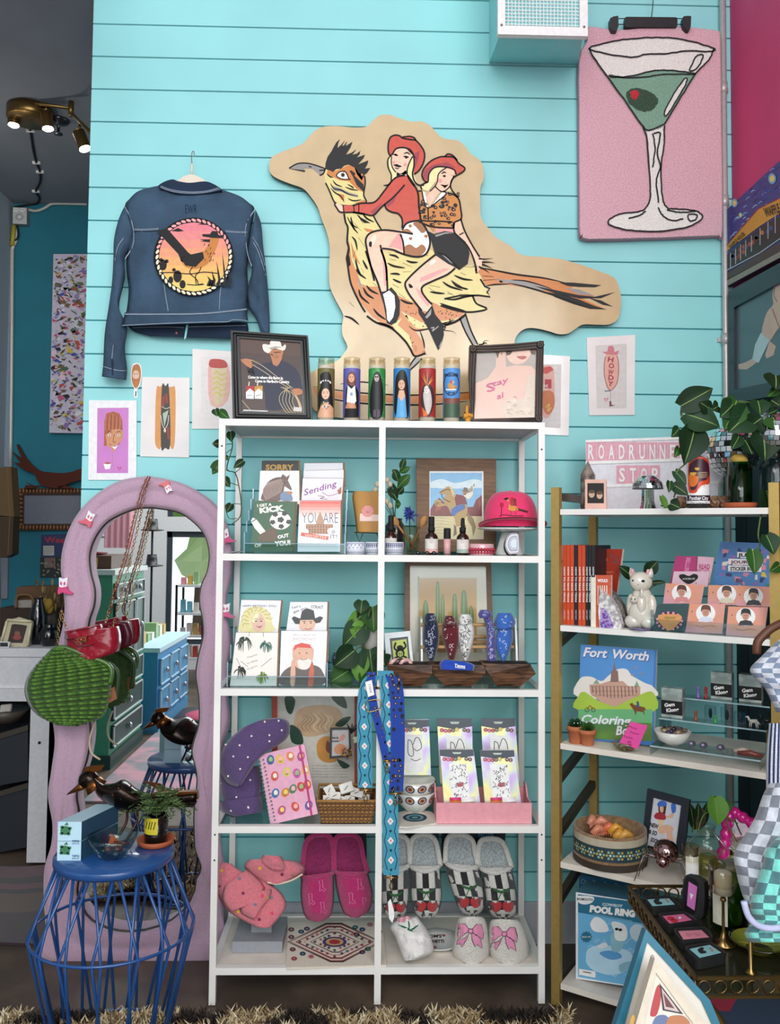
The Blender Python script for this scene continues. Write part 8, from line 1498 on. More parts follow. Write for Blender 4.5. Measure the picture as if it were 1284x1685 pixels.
# ---------------------------------------------------------------- gold shelf at the right
FLc=V((.544,2.58,0));FRc=V((1.034,2.255,0));U=(FRc-FLc).normalized();Wd=V((-U.y,U.x,0));LEN=(FRc-FLc).length;DP=.36
def RP(d,z=0,lean=0,yaw=0): a=math.radians(lean);n=Matrix.Rotation(math.radians(yaw),3,'Z') @ -Wd;return Plane(FLc+Wd*d+V((0,0,z)),(n.x*cos(a),n.y*cos(a),sin(a)))
zR=[P(925,y,2.58).z for y in (838,1029,1223,1418,1618)]
def LP(s,d,z): return FLc+U*s+Wd*d+V((0,0,z))
def rbox(m,s0,s1,d0,d1,z0,z1,mat): return m.hexa([LP(s0,d0,z0),LP(s1,d0,z0),LP(s1,d1,z0),LP(s0,d1,z0)],[LP(s0,d0,z1),LP(s1,d0,z1),LP(s1,d1,z1),LP(s0,d1,z1)],mat)
def on(px,d,k): q=RP(d).at(px,900);return V((q.x,q.y,zR[k]))
def rr_(px,w): q=RP(.1).at(px,900);return w*q.y/1398
gl_=M('b89a58',.42,.55);brn=M('4a3826',.4,.5);gs=thing('gold_shelf',LP(LEN/2,DP/2,0),'gold-framed white shelf set across the corner at the right','shelf unit')
for s0 in (-.028,LEN):
 for d0 in (-.004,DP-.02):rbox(MB(),s0,s0+.026,d0,d0+.024,.003,1.548,gl_).B('post',gs)
 for z_ in (1.52,1.07,.66,.50,.30,.04):MB().bar(LP(s0+.013,.02,z_),LP(s0+.013,DP-.02,z_+(.0 if z_>1.4 else .07 if z_ != .04 else 0)),.02,.024,brn).B('side_bar',gs)
for z_ in zR:rbox(MB(),0,LEN,0,DP,z_-.017,z_,wood_w if z_<1 else wsm).B('shelf_board',gs)
g3=lambda pts:remap(pts,900,530,3.3438)
lb=RP(.27);t=thing('light_box_sign',lb.at(1040,838),'white light box with pink letter tiles reading ROADRUNNER STOP on the gold shelf','sign');lw=M('e6e3ea',.25,kind='glossy');pkT=M('e3a6b4',.3)
MB().S(lb,Q9('964 724 1190 716 1190 845 966 838'),.04,lw).B('box',t);m=MB();x=968
for y0,y1 in ((724,728),(759,764),(798,803)):m.S(lb,[(964,y0),(1190,y0-7),(1190,y1-7),(964,y1)],.004,WHT,lift=.004)
m.B('letter_rails',t);m=MB()
for k,ch in enumerate('ROADRUNNER'): x0=965+16.8*k;m.S(lb,[(x0,728),(x0+16.2,727.4),(x0+16.2,758.5),(x0,759)],.001,pkT,lift=.001);m.text(lb,x0+8,743,24,ch,WHT,8,w=9.5,bold=.02)
for k,ch in enumerate('STOP'): x0=1015+18*k;m.S(lb,[(x0,766),(x0+17.4,765.5),(x0+17.4,797),(x0,797.5)],.001,pkT,lift=.001);m.text(lb,x0+9,781,23,ch,WHT,8,w=10,bold=.02)
m.B('letter_tiles',t)
c=on(968,.12,0);r=.024;H=P(968,759,c.y).z-zR[0];MB().Z([(r*.9,0),(r,H*.1),(r*.97,H*.72),(.001,H)],c,M('4d443e',.18,kind='speck',scale=40,hex2='#8d8279'),6).bl('crystal_tower','smoky pointed crystal tower behind the little pink photo frame','crystal')
pl=RP(.05,zR[0],6);t=thing('instant_photo_frame',pl.at(980,838),'small pink instant photo frame of two people on the gold shelf','picture frame');m=MB();m.S(pl,Q9('963 789 998 789 998 838 963 838'),.006,M('e0b5a4'));m.B('frame',t);m=MB();m.rect(pl,967,795,994,828,M('2a2421',.3),2)
for x,y,r in ((974,813,6),(987,815,6)):m.O(pl,x,y,r*.8,r,M('c9a68e'),3);m.O(pl,x,y-4,r*.85,r*.5,M('5a4636'),4)
m.B('photo',t)
c=on(1067,.08,0);c.z+=.062;t=thing('mirrored_mushroom',c-V((0,0,.062)),'mirror-tiled mushroom ornament in front of the light box','ornament');tile=M('dfe3e6',.05,1);m=MB();n=8
for i in range(9):
 th=pi/2*(i+.5)/9;k=int(34*sin(th))+4
 for j in range(k):a=2*pi*j/k;d=V((sin(th)*cos(a),sin(th)*sin(a),cos(th)));u=d.cross(V((0,0,1))).normalized();v_=u.cross(d);s_=.0034;m.add([c+V((d.x*.046,d.y*.046,d.z*.042))+u*p*s_+v_*q*s_ for p,q in ((-1,-1),(1,-1),(1,1),(-1,1))],[(0,1,2,3)],tile)
m.Z(Q9('.045 -.002 .0445 .001 .04 .016 .028 .032 .001 .04'),c,M('6a6d70',.3,.8),28);m.B('cap',t);m=MB()
for i in range(9):
 for j in range(16):a=2*pi*j/16;r=.018+.006*(abs(i-0)<3)*(3-i)/3;d=V((cos(a),sin(a),0));u=V((-sin(a),cos(a),0));p0=c+d*r+V((0,0,-.058+i*.0065));m.add([p0+u*p*.0031+V((0,0,q*.0029)) for p,q in ((-1,-1),(1,-1),(1,1),(-1,1))],[(0,1,2,3)],tile)
m.Z(Q9('.023 -.061 .0165 -.04 .0165 -.002'),c,M('6a6d70',.3,.8),20);m.B('stem',t)
c=on(1150,.08,0);r=rr_(1150,18.2);H=P(1150,750,c.y).z-zR[0];t=thing('wine_bottle',c,'bottle with a white label of a flaming panther and Panther City lettering','bottle');MB().Z([(r*.9,0),(r,.004),(r,H*.78),(r*.6,H*.95),(r*.35,H)],c,M('1a1616',.1,kind='glossy'),28).B('glass_body',t)
m=MB();cyl_patch(m,c,r+.0004,0,2*pi,P(1150,829,c.y).z-c.z,H*.86,WHT,30);cy=Cyl(c,r+.0006);g5=lambda pts:remap(pts,1100,600,6.478);F_=lambda pts,c_,k=2,sm=1:m.P(cy,g5(pts),M(c_,.4),k,sm)
F_(Q9('215 1060 260 1000 340 980 420 1010 440 1100 440 1260 380 1280 330 1310 300 1360 250 1370 215 1330'),'#d8482a',2);F_(Q9('225 1080 280 1020 360 1005 430 1060 435 1180 400 1230 330 1250 300 1320 250 1340 235 1300 290 1290 320 1220 290 1180 230 1180'),'#4a1f2e',3);F_(Q9('220 1180 290 1180 325 1220 290 1290 235 1290'),'#e8782a',4);F_(Q9('285 1100 330 1100 320 1125 290 1120'),'#f0c24a',5);F_(Q9('235 1150 300 1150 280 1180 240 1175'),'#f0b24a',5)
for k in range(4):m.L(cy,g5([(300,1160+14*k),(360,1150+18*k),(425,1150+16*k)]),.8,M('e8c9a0'),5,taper=1)
for k in range(12):a=k*.5;m.L(cy,g5([(330+100*cos(a),1150+160*sin(a)),(330+116*cos(a+.1),1140+185*sin(a+.1))]),1.6,M('e0552a'),2,taper='out')
m.P(cy,Q9('1131 815 1169 815 1169 824 1131 824'),M('3a2438'),3);m.text(cy,1150.5,819.5,6,'Panther City',WHT,6,w=31,bold=.02);m.text(cy,1150.5,827,2.2,'FORT WORTH, TX',BLK,6,w=28);m.B('label',t)
for k,(px,d,rr0,nm) in enumerate(((1124,.10,.02,'brown rough crystal left of the panther bottle'),(1177,.12,.021,'brown rough crystal cluster, first right of the panther bottle'),(1192,.13,.022,'brown rough crystal cluster nearest the terracotta saucer'))): c=on(px,d,0);c.z+=.019;MB().ball(c,(rr0,rr0,.02),M('5c3d2c',.25,kind='speck',scale=60,hex2='#8f6a50'),14,9,jit=.5).bl('rough_crystal',nm,cat='crystal')
c=on(1219,.07,0);MB().Z(Q9('.03 0 .042 .002 .047 .016 .043 .016 .001 .006'),c,terra,28).bl('terracotta_saucer','terracotta saucer under the green glass tumbler on the gold shelf','saucer')
c.z+=.007;r=rr_(1219,19.5);H=P(1219,761,c.y).z-c.z;MB().Z([(.001,.004),(r*.95,.0),(r,.006),(r,H),(r*.93,H),(r*.93,.01),(.001,.01)],c,M('5fae78',.06,kind='glass'),30).Z([(r*.88,.012),(r*.88,H*.8),(.001,H*.8)],c,M('3f9a54'),24).bl('green_glass_planter','dark green cut-bottle planter glass on a terracotta saucer','plant pot')
m=MB();q=c+V((0,0,H+.008));m.ball(q,(.024,.02,.016),M('b8963f',.6),14,8,jit=.2);m.bl('yellow_rock','yellow lump peeping from the top of the green glass planter','stone')
for px,py,d,r,nm in ((1206,742,.19,.078,'large mirror ball under the big pothos leaves, right of the panther bottle'),(1275,716,.12,.068,'mirror ball at the right edge among the pothos leaves')): q=RP(d).at(px,py);disco(q,r,nm);hz=q.z-r-zR[0];MB().Z([(.035,0),(.042,.006),(.042,hz*.8),(.03,hz),(.024,hz+.004)],(q.x,q.y,zR[0]),M('c9dad6',.1,kind='glass'),24).bl('glass_jar','cloudy glass jar under the large mirror ball' if px<1210 else 'cloudy glass jar under the right-edge mirror ball',cat='jar')
q_=RP(.05);Yp=q_.at(1190,700).y
S_=[g5(Q9('130 520 180 560 240 640 200 600')),g5(Q9('140 460 135 540 180 590')),g5(Q9('420 900 260 980 180 1060 90 1150 90 1300 60 1420')),g5(Q9('750 390 880 405 960 420')),g5(Q9('600 700 640 690 700 640')),g5(Q9('1000 1560 985 1640 975 1700 960 1760'))]
Lv=[((140,440),(485,248),.055),((190,520),(560,660),.062),((450,480),(340,400),.03),((740,380),(610,690),.062),((880,500),(650,720),.068),((290,680),(180,1060),.066),((120,680),(40,770),.026),((1015,720),(1040,1030),.068),((960,380),(985,540),.045),((1150,110),(1150,260),.06),((120,880),(70,990),.018),((75,1130),(195,1280),.024),((60,1280),(215,1390),.028),((20,1240),(10,1360),.018),((20,1480),(130,1530),.03),((1060,1340),(1080,1620),.05),((1100,380),(1190,440),.035),((1180,250),(1060,340),.022),((1170,480),(1060,530),.02),((820,800),(900,960),.04),((540,440),(470,480),.03),((420,420),(250,420),.05),((700,420),(560,560),.05),((900,640),(1010,560),.05),((1120,560),(1180,700),.055),((760,760),(680,900),.03)]
pothos('large_pothos','large dark pothos with heart leaves trailing over the top of the gold shelf',Yp-.03,S_,[(g5([a])[0],g5([b])[0],w*1.3) for a,b,w in Lv],mats=[LG[1],LG[0],LG[1],LG[2],LG[0],LG[1],LG[0]])
pothos('yellow_leaf_vine','pale lime leaf tips beside the light box on the gold shelf',q_.at(1100,830).y+.02,[g5([(-80,1500),(60,1540)])],[(g5([a])[0],g5([b])[0],w) for a,b,w in (((-70,1400),(-10,1560),.02),((120,1540),(-60,1540),.026),((40,1480),(140,1560),.024))],mats=[LG[3],LG[3],LG[2]])
pothos('hanging_pothos_strand','single pothos strand with two leaves hanging by the gold post above the journal book',q_.at(1260,950).y-.08,[Q9('1252 850 1248 880 1251 895 1246 910')],[((1240,905),(1243,945),.045),((1262,880),(1275,912),.05),((1284,930),(1268,940),.03)],mats=[LG[2],LG[0]])
h4=lambda pts:remap(pts,900,870,3.3438);org='#c9461f';bkk='#1c1d22'
for k,(x0,x1,y0,c_) in enumerate(((88,107,90,org),(109,128,90,org),(130,149,90,org),(151,171,92,bkk),(173,191,92,org),(193,212,92,org),(214,229,92,bkk),(231,245,92,bkk),(247,266,92,bkk))):
 a,b=h4([(x0,y0)])[0],h4([(x1,533)])[0];pl=RP(.03);p0=pl.at(a[0],900);p1=pl.at(b[0],900);z1=pl.at(a[0],a[1]).z;t=thing('paperback_book',V((p0.x,p0.y,zR[1])),['orange','orange','orange','black','orange','orange','black','black','black'][k]+' paperback with white spine lettering, number %s of nine from the gold post' % ('one','two','three','four','five','six','seven','eight','nine')[k],'book','orange and black paperbacks');m=MB();dv=Wd*.15
 m.hexa([V((p0.x,p0.y,zR[1]+.001)),V((p1.x,p1.y,zR[1]+.001)),V((p1.x,p1.y,z1)),V((p0.x,p0.y,z1))],[v+dv for v in (V((p0.x,p0.y,zR[1]+.001)),V((p1.x,p1.y,zR[1]+.001)),V((p1.x,p1.y,z1)),V((p0.x,p0.y,z1)))],M(c_,.4));m.B('cover',t);m=MB();xc=(a[0]+b[0])/2
 m.text(pl,xc,962,2.4,'HOW TO READ TEXAS',WHT,3,w=58,ang=pi/2,bold=.03);m.text(pl,xc,1012,1.8,'HISTORY',WHT,3,w=16,ang=pi/2);m.B('spine_lettering',t)
def flatbook(q,d,th,mat,label,draw,lean=4,yaw=0,name='book',cat='book',k=1):
 pl=RP(d,zR[k],lean,yaw);b=q[2];t=thing(name,pl.at(b[0],b[1]),label,cat);m=MB();m.S(pl,q,th,mat,M('e4ded4',.6));m.B('cover',t)
 if draw:m=MB();draw(m,pl);m.B('cover_print',t)
flatbook(h4(Q9('262 112 418 112 385 360 355 545 266 545')),.14,.012,M('a32f1c',.35),'red-brown book with white boot drawings standing behind the amethyst slab',lambda m,pl:(m.O(pl,*h4([(322,170)])[0],2.6,6,M('d8c0a8'),2),m.L(pl,h4(Q9('345 140 375 160 390 185 355 180')),1.4,M('3a5a6a'),2),m.text(pl,*h4([(335,240)])[0],3.4,'HOWDY',M('c98a60'),2,w=20),[m.L(pl,h4([(280+14*i,300),(280+14*i,340)]),.8,M('d8c0a8'),2) for i in range(5)]),yaw=-8)
flatbook(h4(Q9('243 255 355 255 352 545 243 545')),.02,.012,M('c9563a'),'cream-spined thin book with a striped red cover, in front of the others',lambda m,pl:(m.rect(pl,*h4([(243,255)])[0],*h4([(270,545)])[0],M('e4dccb',.5),1),m.text(pl,*h4([(308,285)])[0],5,'WOULD',WHT,2,w=17,bold=.04),[m.rect(pl,*h4([(280+12*i,312)])[0],*h4([(285+12*i,420)])[0],M('e4dccb',.5),2) for i in range(5)]))
for q,d,nm,in_ in ((Q9('292 350 300 340 335 365 375 430 400 500 405 552 290 552'),-.0,'amethyst bookend slab with a purple crystal heart, nearer of two',1),(Q9('335 350 352 342 395 390 425 450 440 545 410 550'),.05,'grey agate bookend slab, farther of two, beside the white cat',0)):
 pl=RP(d+.012);m=MB();m.S(pl,SPL(h4(q),1,2),.03,M('a79f9f' if in_ else '#5c5250',.4,kind='speck',scale=90,hex2='#e6e2e2' if in_ else '#8d8480'));m.B('bookend_slab' ,label=nm,cat='bookend') if not in_ else None
 if in_:t=thing('bookend_slab',pl.at(*h4([(340,552)])[0]),nm,'bookend');m.B('slab',t);m=MB();m.P(pl,h4(Q9('298 450 320 440 345 480 365 530 360 548 300 548')),M('6a4a9a',.2,kind='speck',scale=120,hex2='#b9a0d0'),2,1);m.B('crystal_centre',t)
c=on(1056,.06,1);t=thing('cat_figurine',c,'glossy white ceramic cat holding a kitten between the bookends and sticker rack','figurine');wc=M('d9d2c4',.12,kind='glossy',scale=14);s=rr_(1056,1);X=U;m=MB()
def cb(x,z,dy,rx,rz,ry,mat=wc,mm=None): (mm or m).ball(c+X*(x*s)+V((0,0,z*s))-Wd*dy,(rx*s,ry*s,rz*s),mat,18,12)
cb(0,26,0,22,27,19);cb(0,48,.0,17,22,15);cb(-12,12,.012,14,12,14);cb(12,12,.012,14,12,14);cb(17,36,.008,8,20,9);cb(-16,36,.008,8,20,9);m.B('body',t);m=MB();cb(0,76,.01,18.5,16.5,15);
for sx in (-1,1):m.Z([(6.5*s,0),(5*s,8*s),(.001,15*s)],c+X*(sx*12.5*s)+V((0,0,84*s))-Wd*.006,wc,12,axis=(X*sx*.35+V((0,0,1))))
cb(0,70,.024,7,5.5,5);m.B('head',t);m=MB()
for sx in (-1,1):cb(sx*7.5,78,.0345,2.8,2.1,2.0,BLK,m);cb(sx*12.5,92,.014,3,5,2,M('d89aa4',.3),m)
cb(0,72.5,.0365,1.6,1.2,1.6,M('d89aa4',.3),m);m.B('painted_face',t);m=MB();cb(3,40,.024,8,17,8,wc,m);cb(-7,48,.036,6.5,6,6,wc,m);cb(5,58,.034,2.6,8,3,wc,m);cb(-9,49,.046,1.2,1.2,1.2,BLK,m);cb(-4,49,.046,1.2,1.2,1.2,BLK,m);m.B('kitten',t)
pothos('dark_leaf_pair','pair of dark pointed leaves sticking out behind the white cat',c.y+.1,[h4(Q9('470 270 500 400 580 320 650 295'))],[(h4([a])[0],h4([b])[0],w) for a,b,w in (((490,280),(400,205),.035),((540,250),(612,180),.045),((560,300),(655,292),.016))],heart=0,mats=[LG[1]])
c2_=on(1053,.015,1);MB().Z(Q9('.02 0 .03 .002 .032 .005 .001 .0055'),c2_,M('6a5a8a',.15,kind='glossy'),24).bl('small_dish','small purple glass dish at the foot of the white cat','dish')
def stick(q,d,label,base,draw,lean=10,name='sticker_pack'): flatbook(h4(q),d,.003,base,label,draw,lean,0,name,'sticker pack')
orgp=M('dd9a8a',.2,kind='holo',scale=6);orgp=M('e0987a',.25,scale=4,kind='speck',hex2='#dba3c0')
stick(Q9('710 150 830 152 820 300 678 300'),.20,'magenta bookmark pack at the back left of the sticker rack',M('b82f72',.3),lambda m,pl:m.text(pl,*h4([(775,195)])[0],7,'BETTER',M('e08ab8'),2,w=24,ang=-1.4,bold=.03));stick(Q9('832 152 922 158 895 300 822 300'),.19,'pink READ MORE BOOKS bookmark pack behind the rack',M('e0b0c4',.3),lambda m,pl:(m.text(pl,*h4([(868,208)])[0],8,'READ',M('b82f72'),2,w=18,bold=.03),m.text(pl,*h4([(862,232)])[0],6,'MORE',M('b82f72'),2,w=20)))
stick(Q9('700 235 895 235 885 320 685 320'),.15,'pale pink pack with a black heart, second row of the rack',M('dcb7c4',.3),lambda m,pl:(m.P(pl,h4(Q9('780 305 735 275 730 255 755 250 782 260 810 248 832 258 825 280')),BLK,2,1),m.text(pl,*h4([(782,275)])[0],3,'A DOUBLE LIFE',WHT,4,w=20)))
def journal(m,pl):
 m.P(pl,h4(Q9('960 75 1230 85 1230 240 920 260')),M('4f7fb8',.3,scale=3),1)
 for _ in range(34):x,y=h4([(RU(950,1220),RU(90,310))])[0];m.P(pl,[(x,y),(x+RU(3,12),y+RU(-3,3)),(x+RU(3,12),y+RU(4,9)),(x-1,y+RU(4,9))],M(RC(('#d98aa4','#e8e0d0','#3a8a8a','#c9b9a0','#8a6ab0','#e0c24a','#2a3a6a')),.4),2)
 for k,(ch,x) in enumerate(zip('JOURNAL',(1060,1095,1130,1010,1050,1090,1175))): y=145 if k<2 else 183
 for s_,x,y,w in (('JU',1075,145,14),('JOURNAL',1095,183,50),('STICKER BOOK',1090,220,48)): m.P(pl,h4([(x-w*1.9,y-18),(x+w*1.9,y-14),(x+w*1.9,y+18),(x-w*1.9,y+14)]),WHT,4);m.text(pl,*h4([(x,y)])[0],6 if w<50 else 5,s_,M('7a1f4a' if w==50 else '#15161a',.4),5,w=w,bold=.04)
flatbook(h4(Q9('955 70 1240 82 1236 330 905 320')),.22,.02,M('4f86c0',.3),'blue journal sticker book standing at the back right of the rack',journal)
def portrait(cx,cy,hair,top,txt=''):
 def d(m,pl):
  X=lambda a,b:h4([(cx+a,cy+b)])[0];m.O(pl,*X(0,-5),16,15,WHT,2);m.O(pl,*X(0,-12),6,8,M('c9927a'),3);m.P(pl,[X(-26,-10),X(-22,-44),X(0,-52),X(24,-42),X(28,-5),X(18,-22),X(-14,-26)],M(hair,.4),4,1);m.P(pl,[X(-42,42),X(-30,18),X(0,12),X(30,18),X(44,42)],M(top,.4),4)
  for sx in (-6,7):m.O(pl,*X(sx,-12),.9,.6,BLK,5,n=6)
  m.L(pl,[X(-5,0),X(5,1)],.8,M('9a3a3a'),5);[m.O(pl,*X(a,b),1,1.6,M('5a2a6a'),2,n=4) for a,b in ((-75,-15),(80,-60))];m.L(pl,[X(-55,62),X(-20,70),X(20,62),X(55,68)],.8,M('8a4a3a'),2)
 return d
for q,d,nm,args in ((Q9('655 300 868 308 850 412 640 412'),.10,'sticker pack of a person with hoop earrings, upper left of the orange packs',(742,360,'#5a2f22','#d98a8a')),(Q9('890 310 1048 312 1045 420 885 418'),.10,'sticker pack of a short-haired person in cream, upper middle of the orange packs',(990,365,'#4a3026','#e0d4bc')),(Q9('1048 312 1232 320 1230 430 1045 425'),.10,'sticker pack of a dark-haired person in black, upper right of the orange packs',(1138,378,'#241a18','#2a2a2e')),(Q9('785 412 983 415 965 578 760 570'),.03,'sticker pack of a red-haired person in a pale dress, lower middle',(875,470,'#6a3a2a','#dcdcec')),(Q9('1000 428 1218 432 1195 602 985 590'),.03,'sticker pack of a bearded person in a dark suit, lower right',(1095,490,'#1c1616','#2a2a36'))): stick(q,d,nm,orgp,portrait(*args))
stick(Q9('612 415 785 418 765 565 572 560'),.03,'sticker pack with a ruffled orange heart in a clear holder, lower left',M('2f4a4e',.3),lambda m,pl:(m.O(pl,*h4([(675,508)])[0],22,15,M('241a1c'),2),[m.O(pl,*h4([(675+68*cos(a),508+46*sin(a))])[0],2.4,2.4,M('d98aa4'),4,n=8) for a in [k*.42 for k in range(15)]],m.P(pl,h4(Q9('675 560 615 510 620 475 670 470 735 475 735 510')),M('d8945a'),5,1),m.text(pl,*h4([(676,490)])[0],4,'YEEHAW',M('7a8a2a'),7,w=20,bold=.03)))
m=MB();q0,q1=RP(.02).at(1072,1030),RP(.02).at(1266,1055);e0,e1=(q0-FLc).dot(U),min(LEN-.01,(q1-FLc).dot(U));t=thing('clear_sticker_rack',LP((e0+e1)/2,.1,zR[1]),'clear stepped rack holding the orange sticker packs on the gold shelf','rack')
rbox(MB(),e0,e1,.012,.015,zR[1]+.001,zR[1]+.035,acr).B('front_lip',t);rbox(MB(),e0,e0+.003,.012,.22,zR[1]+.001,zR[1]+.06,acr).B('side_panel',t);rbox(MB(),e0,e1,.012,.24,zR[1]+.0005,zR[1]+.002,acr).B('base',t)
j4=lambda pts:remap(pts,900,1040,3.3438)
def fort(m,pl):
 f=lambda pts,c_,k=2,sm=0:m.P(pl,j4(pts),M(c_,.3,scale=5),k,sm);f(Q9('187 68 592 98 584 330 178 330'),'#5b95d4',1);f(Q9('180 260 240 245 300 270 340 240 390 205 440 205 470 240 540 280 584 300 584 360 176 360'),'#ece4dc',2,1);f(Q9('176 350 210 330 290 380 400 390 500 350 584 330 582 440 174 430'),'#a9c64a',3,1);f(Q9('174 425 582 425 580 600 172 585'),'#6fb27a',4);f(Q9('174 500 580 500 580 600 172 585'),'#9ac05a',4)
 b='#c9a08e';f(Q9('235 290 300 285 345 270 420 270 450 300 515 300 515 345 440 380 375 412 300 385 240 340'),b,5);f(Q9('350 275 356 215 365 210 372 165 382 210 392 215 396 275'),'#8d6f68',6);f(Q9('255 285 275 258 290 285'),'#8fa890',6);f(Q9('482 300 495 268 510 300'),'#8fa890',6)
 for k in range(13):x=250+20*k;m.L(pl,j4([(x,298),(x+4,335+30*sin(k/4))]),1.2,M('6b4a44'),7,0)
 for y in (300,325,350):m.L(pl,j4([(245,y),(505,y)]),.6,M('8a645a'),7,0)
 wt=M('e9e6ee',.3);m.text(pl,*j4([(270,115)])[0],15,'Fort',M('3a5a9a'),7,w=41,bold=.04,shear=.2,ang=.07);m.text(pl,*j4([(268,112)])[0],15,'Fort',wt,9,w=40,bold=.03,shear=.2,ang=.07);m.text(pl,*j4([(465,128)])[0],15,'Worth',M('3a5a9a'),7,w=61,bold=.04,shear=.2,ang=.07);m.text(pl,*j4([(463,125)])[0],15,'Worth',wt,9,w=60,bold=.03,shear=.2,ang=.07);m.text(pl,*j4([(328,482)])[0],14,'Coloring',wt,9,w=82,bold=.03,shear=.2,ang=.04);m.text(pl,*j4([(450,540)])[0],15,'Book',wt,9,w=42,bold=.03,shear=.2)
 for x,y in ((485,195),(525,228),(475,235)):m.P(pl,j4([(x-18,y+5),(x,y-4),(x+20,y-8),(x+6,y+4),(x+4,y+14),(x-4,y+5)]),M('8a93a8'),7)
 f(Q9('455 395 470 390 480 400 540 415 545 430 535 430 540 460 530 440 495 435 490 460 480 430 465 410'),'#7a4a2e',9);m.O(pl,*j4([(502,400)])[0],2,5,M('3a5a9a'),10);m.O(pl,*j4([(500,386)])[0],1.6,1.6,M('7a3a2a'),10)
 for x in (222,256):m.L(pl,[(a,b_) for a,b_ in j4([(x+11*cos(w),428+11*sin(w)) for w in [j*.7 for j in range(9)]])],.7,BLK,9,closed=1)
 m.L(pl,j4(Q9('222 428 238 405 256 428')),1.2,M('a8403a'),10)
flatbook(j4(Q9('187 68 605 99 588 625 172 590')),.09,.012,M('4a7fc0',.3),'large blue and green Fort Worth colouring book on the third gold-shelf board',fort,lean=3,name='colouring_book',k=2)
for px,pr,yt,nm,k in ((947,13.5,1194,'small cactus with white spines in a terracotta pot, left one',0),(966,14,1200,'small green succulent in a terracotta pot, right one',1)):
 c=on(px,.03,2);r=rr_(px,pr);H=P(px,yt,c.y).z-zR[2];t=thing('potted_succulent',c,nm,'plant','little terracotta succulents');MB().Z([(r*.68,0),(r*.72,.002),(r*.9,H*.72),(r,H*.74),(r,H),(r*.85,H),(.001,H*.85)],c,M('b86a44',.75),28).B('terracotta_pot',t);m=MB()
 for i in range(26):a=i*2.4;q=.35+.65*i/26;d=V((cos(a)*q,sin(a)*q,1.15-q)).normalized();leafblade(m,c+V((0,0,H-.002)),c+V((0,0,H-.002))+d*r*1.05,r*.5,LG[k*2],heart=0,n=4);
 for i in range(10 if k==0 else 0):a=i*.7;m.ball(c+V((cos(a)*r*.6,sin(a)*r*.6,H+r*.4)),.0018,WHT,6,4)
 m.B('leaves',t)
c=on(1028,.025,2);t=thing('clear_bowl_of_pins',c,'clear bowl of small enamel pins in front of the colouring book','bowl');MB().Z(Q9('.02 0 .034 .01 .040 .028 .038 .028 .03 .012 .001 .004'),c,cg_,28).B('bowl',t);m=MB()
for i in range(26):m.ball(c+V((RU(-.024,.024),RU(-.02,.02),RU(.006,.018))),(.006,.005,.003),M(RC(('#8a8f3a','#3a3a44','#c9c4c0','#a0503a','#4a6a8a')),.25,kind='glossy'),8,5)
m.B('pins',t)['kind']='stuff';pl=RP(-.005,zR[2],6);m=MB();m.S(pl,j4(Q9('462 492 555 515 500 645 400 608')),.002,M('e0489a',.5))
for s_,x,y in (('Mini',472,525),('Katana',485,555),('Keychain',450,578),('$8',455,605)): m.text(pl,*j4([(x,y)])[0],4,s_,M('7a1f4a',.5),2,w=15 if s_ != '$8' else 6,ang=.25)
m.bl('pink_price_card','hot pink handwritten price card leaning in the clear pin bowl','card')
c=on(1105,.06,2);c.z+=.028;t=thing('white_stone_bowl',c,'white stone bowl heaped with dark tumbled crystals on the acrylic riser','bowl');r=rr_(1105,29);MB().Z([(r*.3,0),(r*.75,.012),(r,.04),(r*.93,.04),(r*.6,.014),(.001,.008)],c,M('dcd9d2',.25,scale=30),30).B('bowl',t);m=MB()
for i in range(34):a=RU(0,6.3);q=RU(0,.8);m.ball(c+V((cos(a)*r*q,sin(a)*r*q,.036+.012*(1-q))),(.009,.008,.006),M(RC(('#2a1c28','#6a5a4a','#3a2a4a','#1c1a1c','#a08a6a')),.15,kind='glossy'),8,6)
m.B('crystals',t)['kind']='stuff'
rz=[zR[2]+.028,zR[2]+.088,zR[2]+.142];s0=(RP(.05).at(1075,1200)-FLc).dot(U);s1=LEN-.03;t=thing('acrylic_riser_stand',LP((s0+s1)/2,.12,zR[2]),'three-step clear acrylic riser on the third gold-shelf board','display stand')
for k,(d0,d1) in enumerate(((.015,.11),(.115,.18),(.185,.25))):
 rbox(MB(),s0,s1,d0,d1,rz[k]-.004,rz[k],acr).B('step',t);m=MB();rbox(m,s0,s1,d0-.001,d0,rz[k]-.004,rz[k],M('a9c4c9',.1,.1));m.B('step_edge',t)
 for ss in (s0,s1-.004):rbox(MB(),ss,ss+.004,d0+.002,d1,zR[2]+.001,rz[k]-.004,acr).B('leg',t)
def onr(px,k,d): q=RP(d).at(px,900);return V((q.x,q.y,rz[k]+.0005))
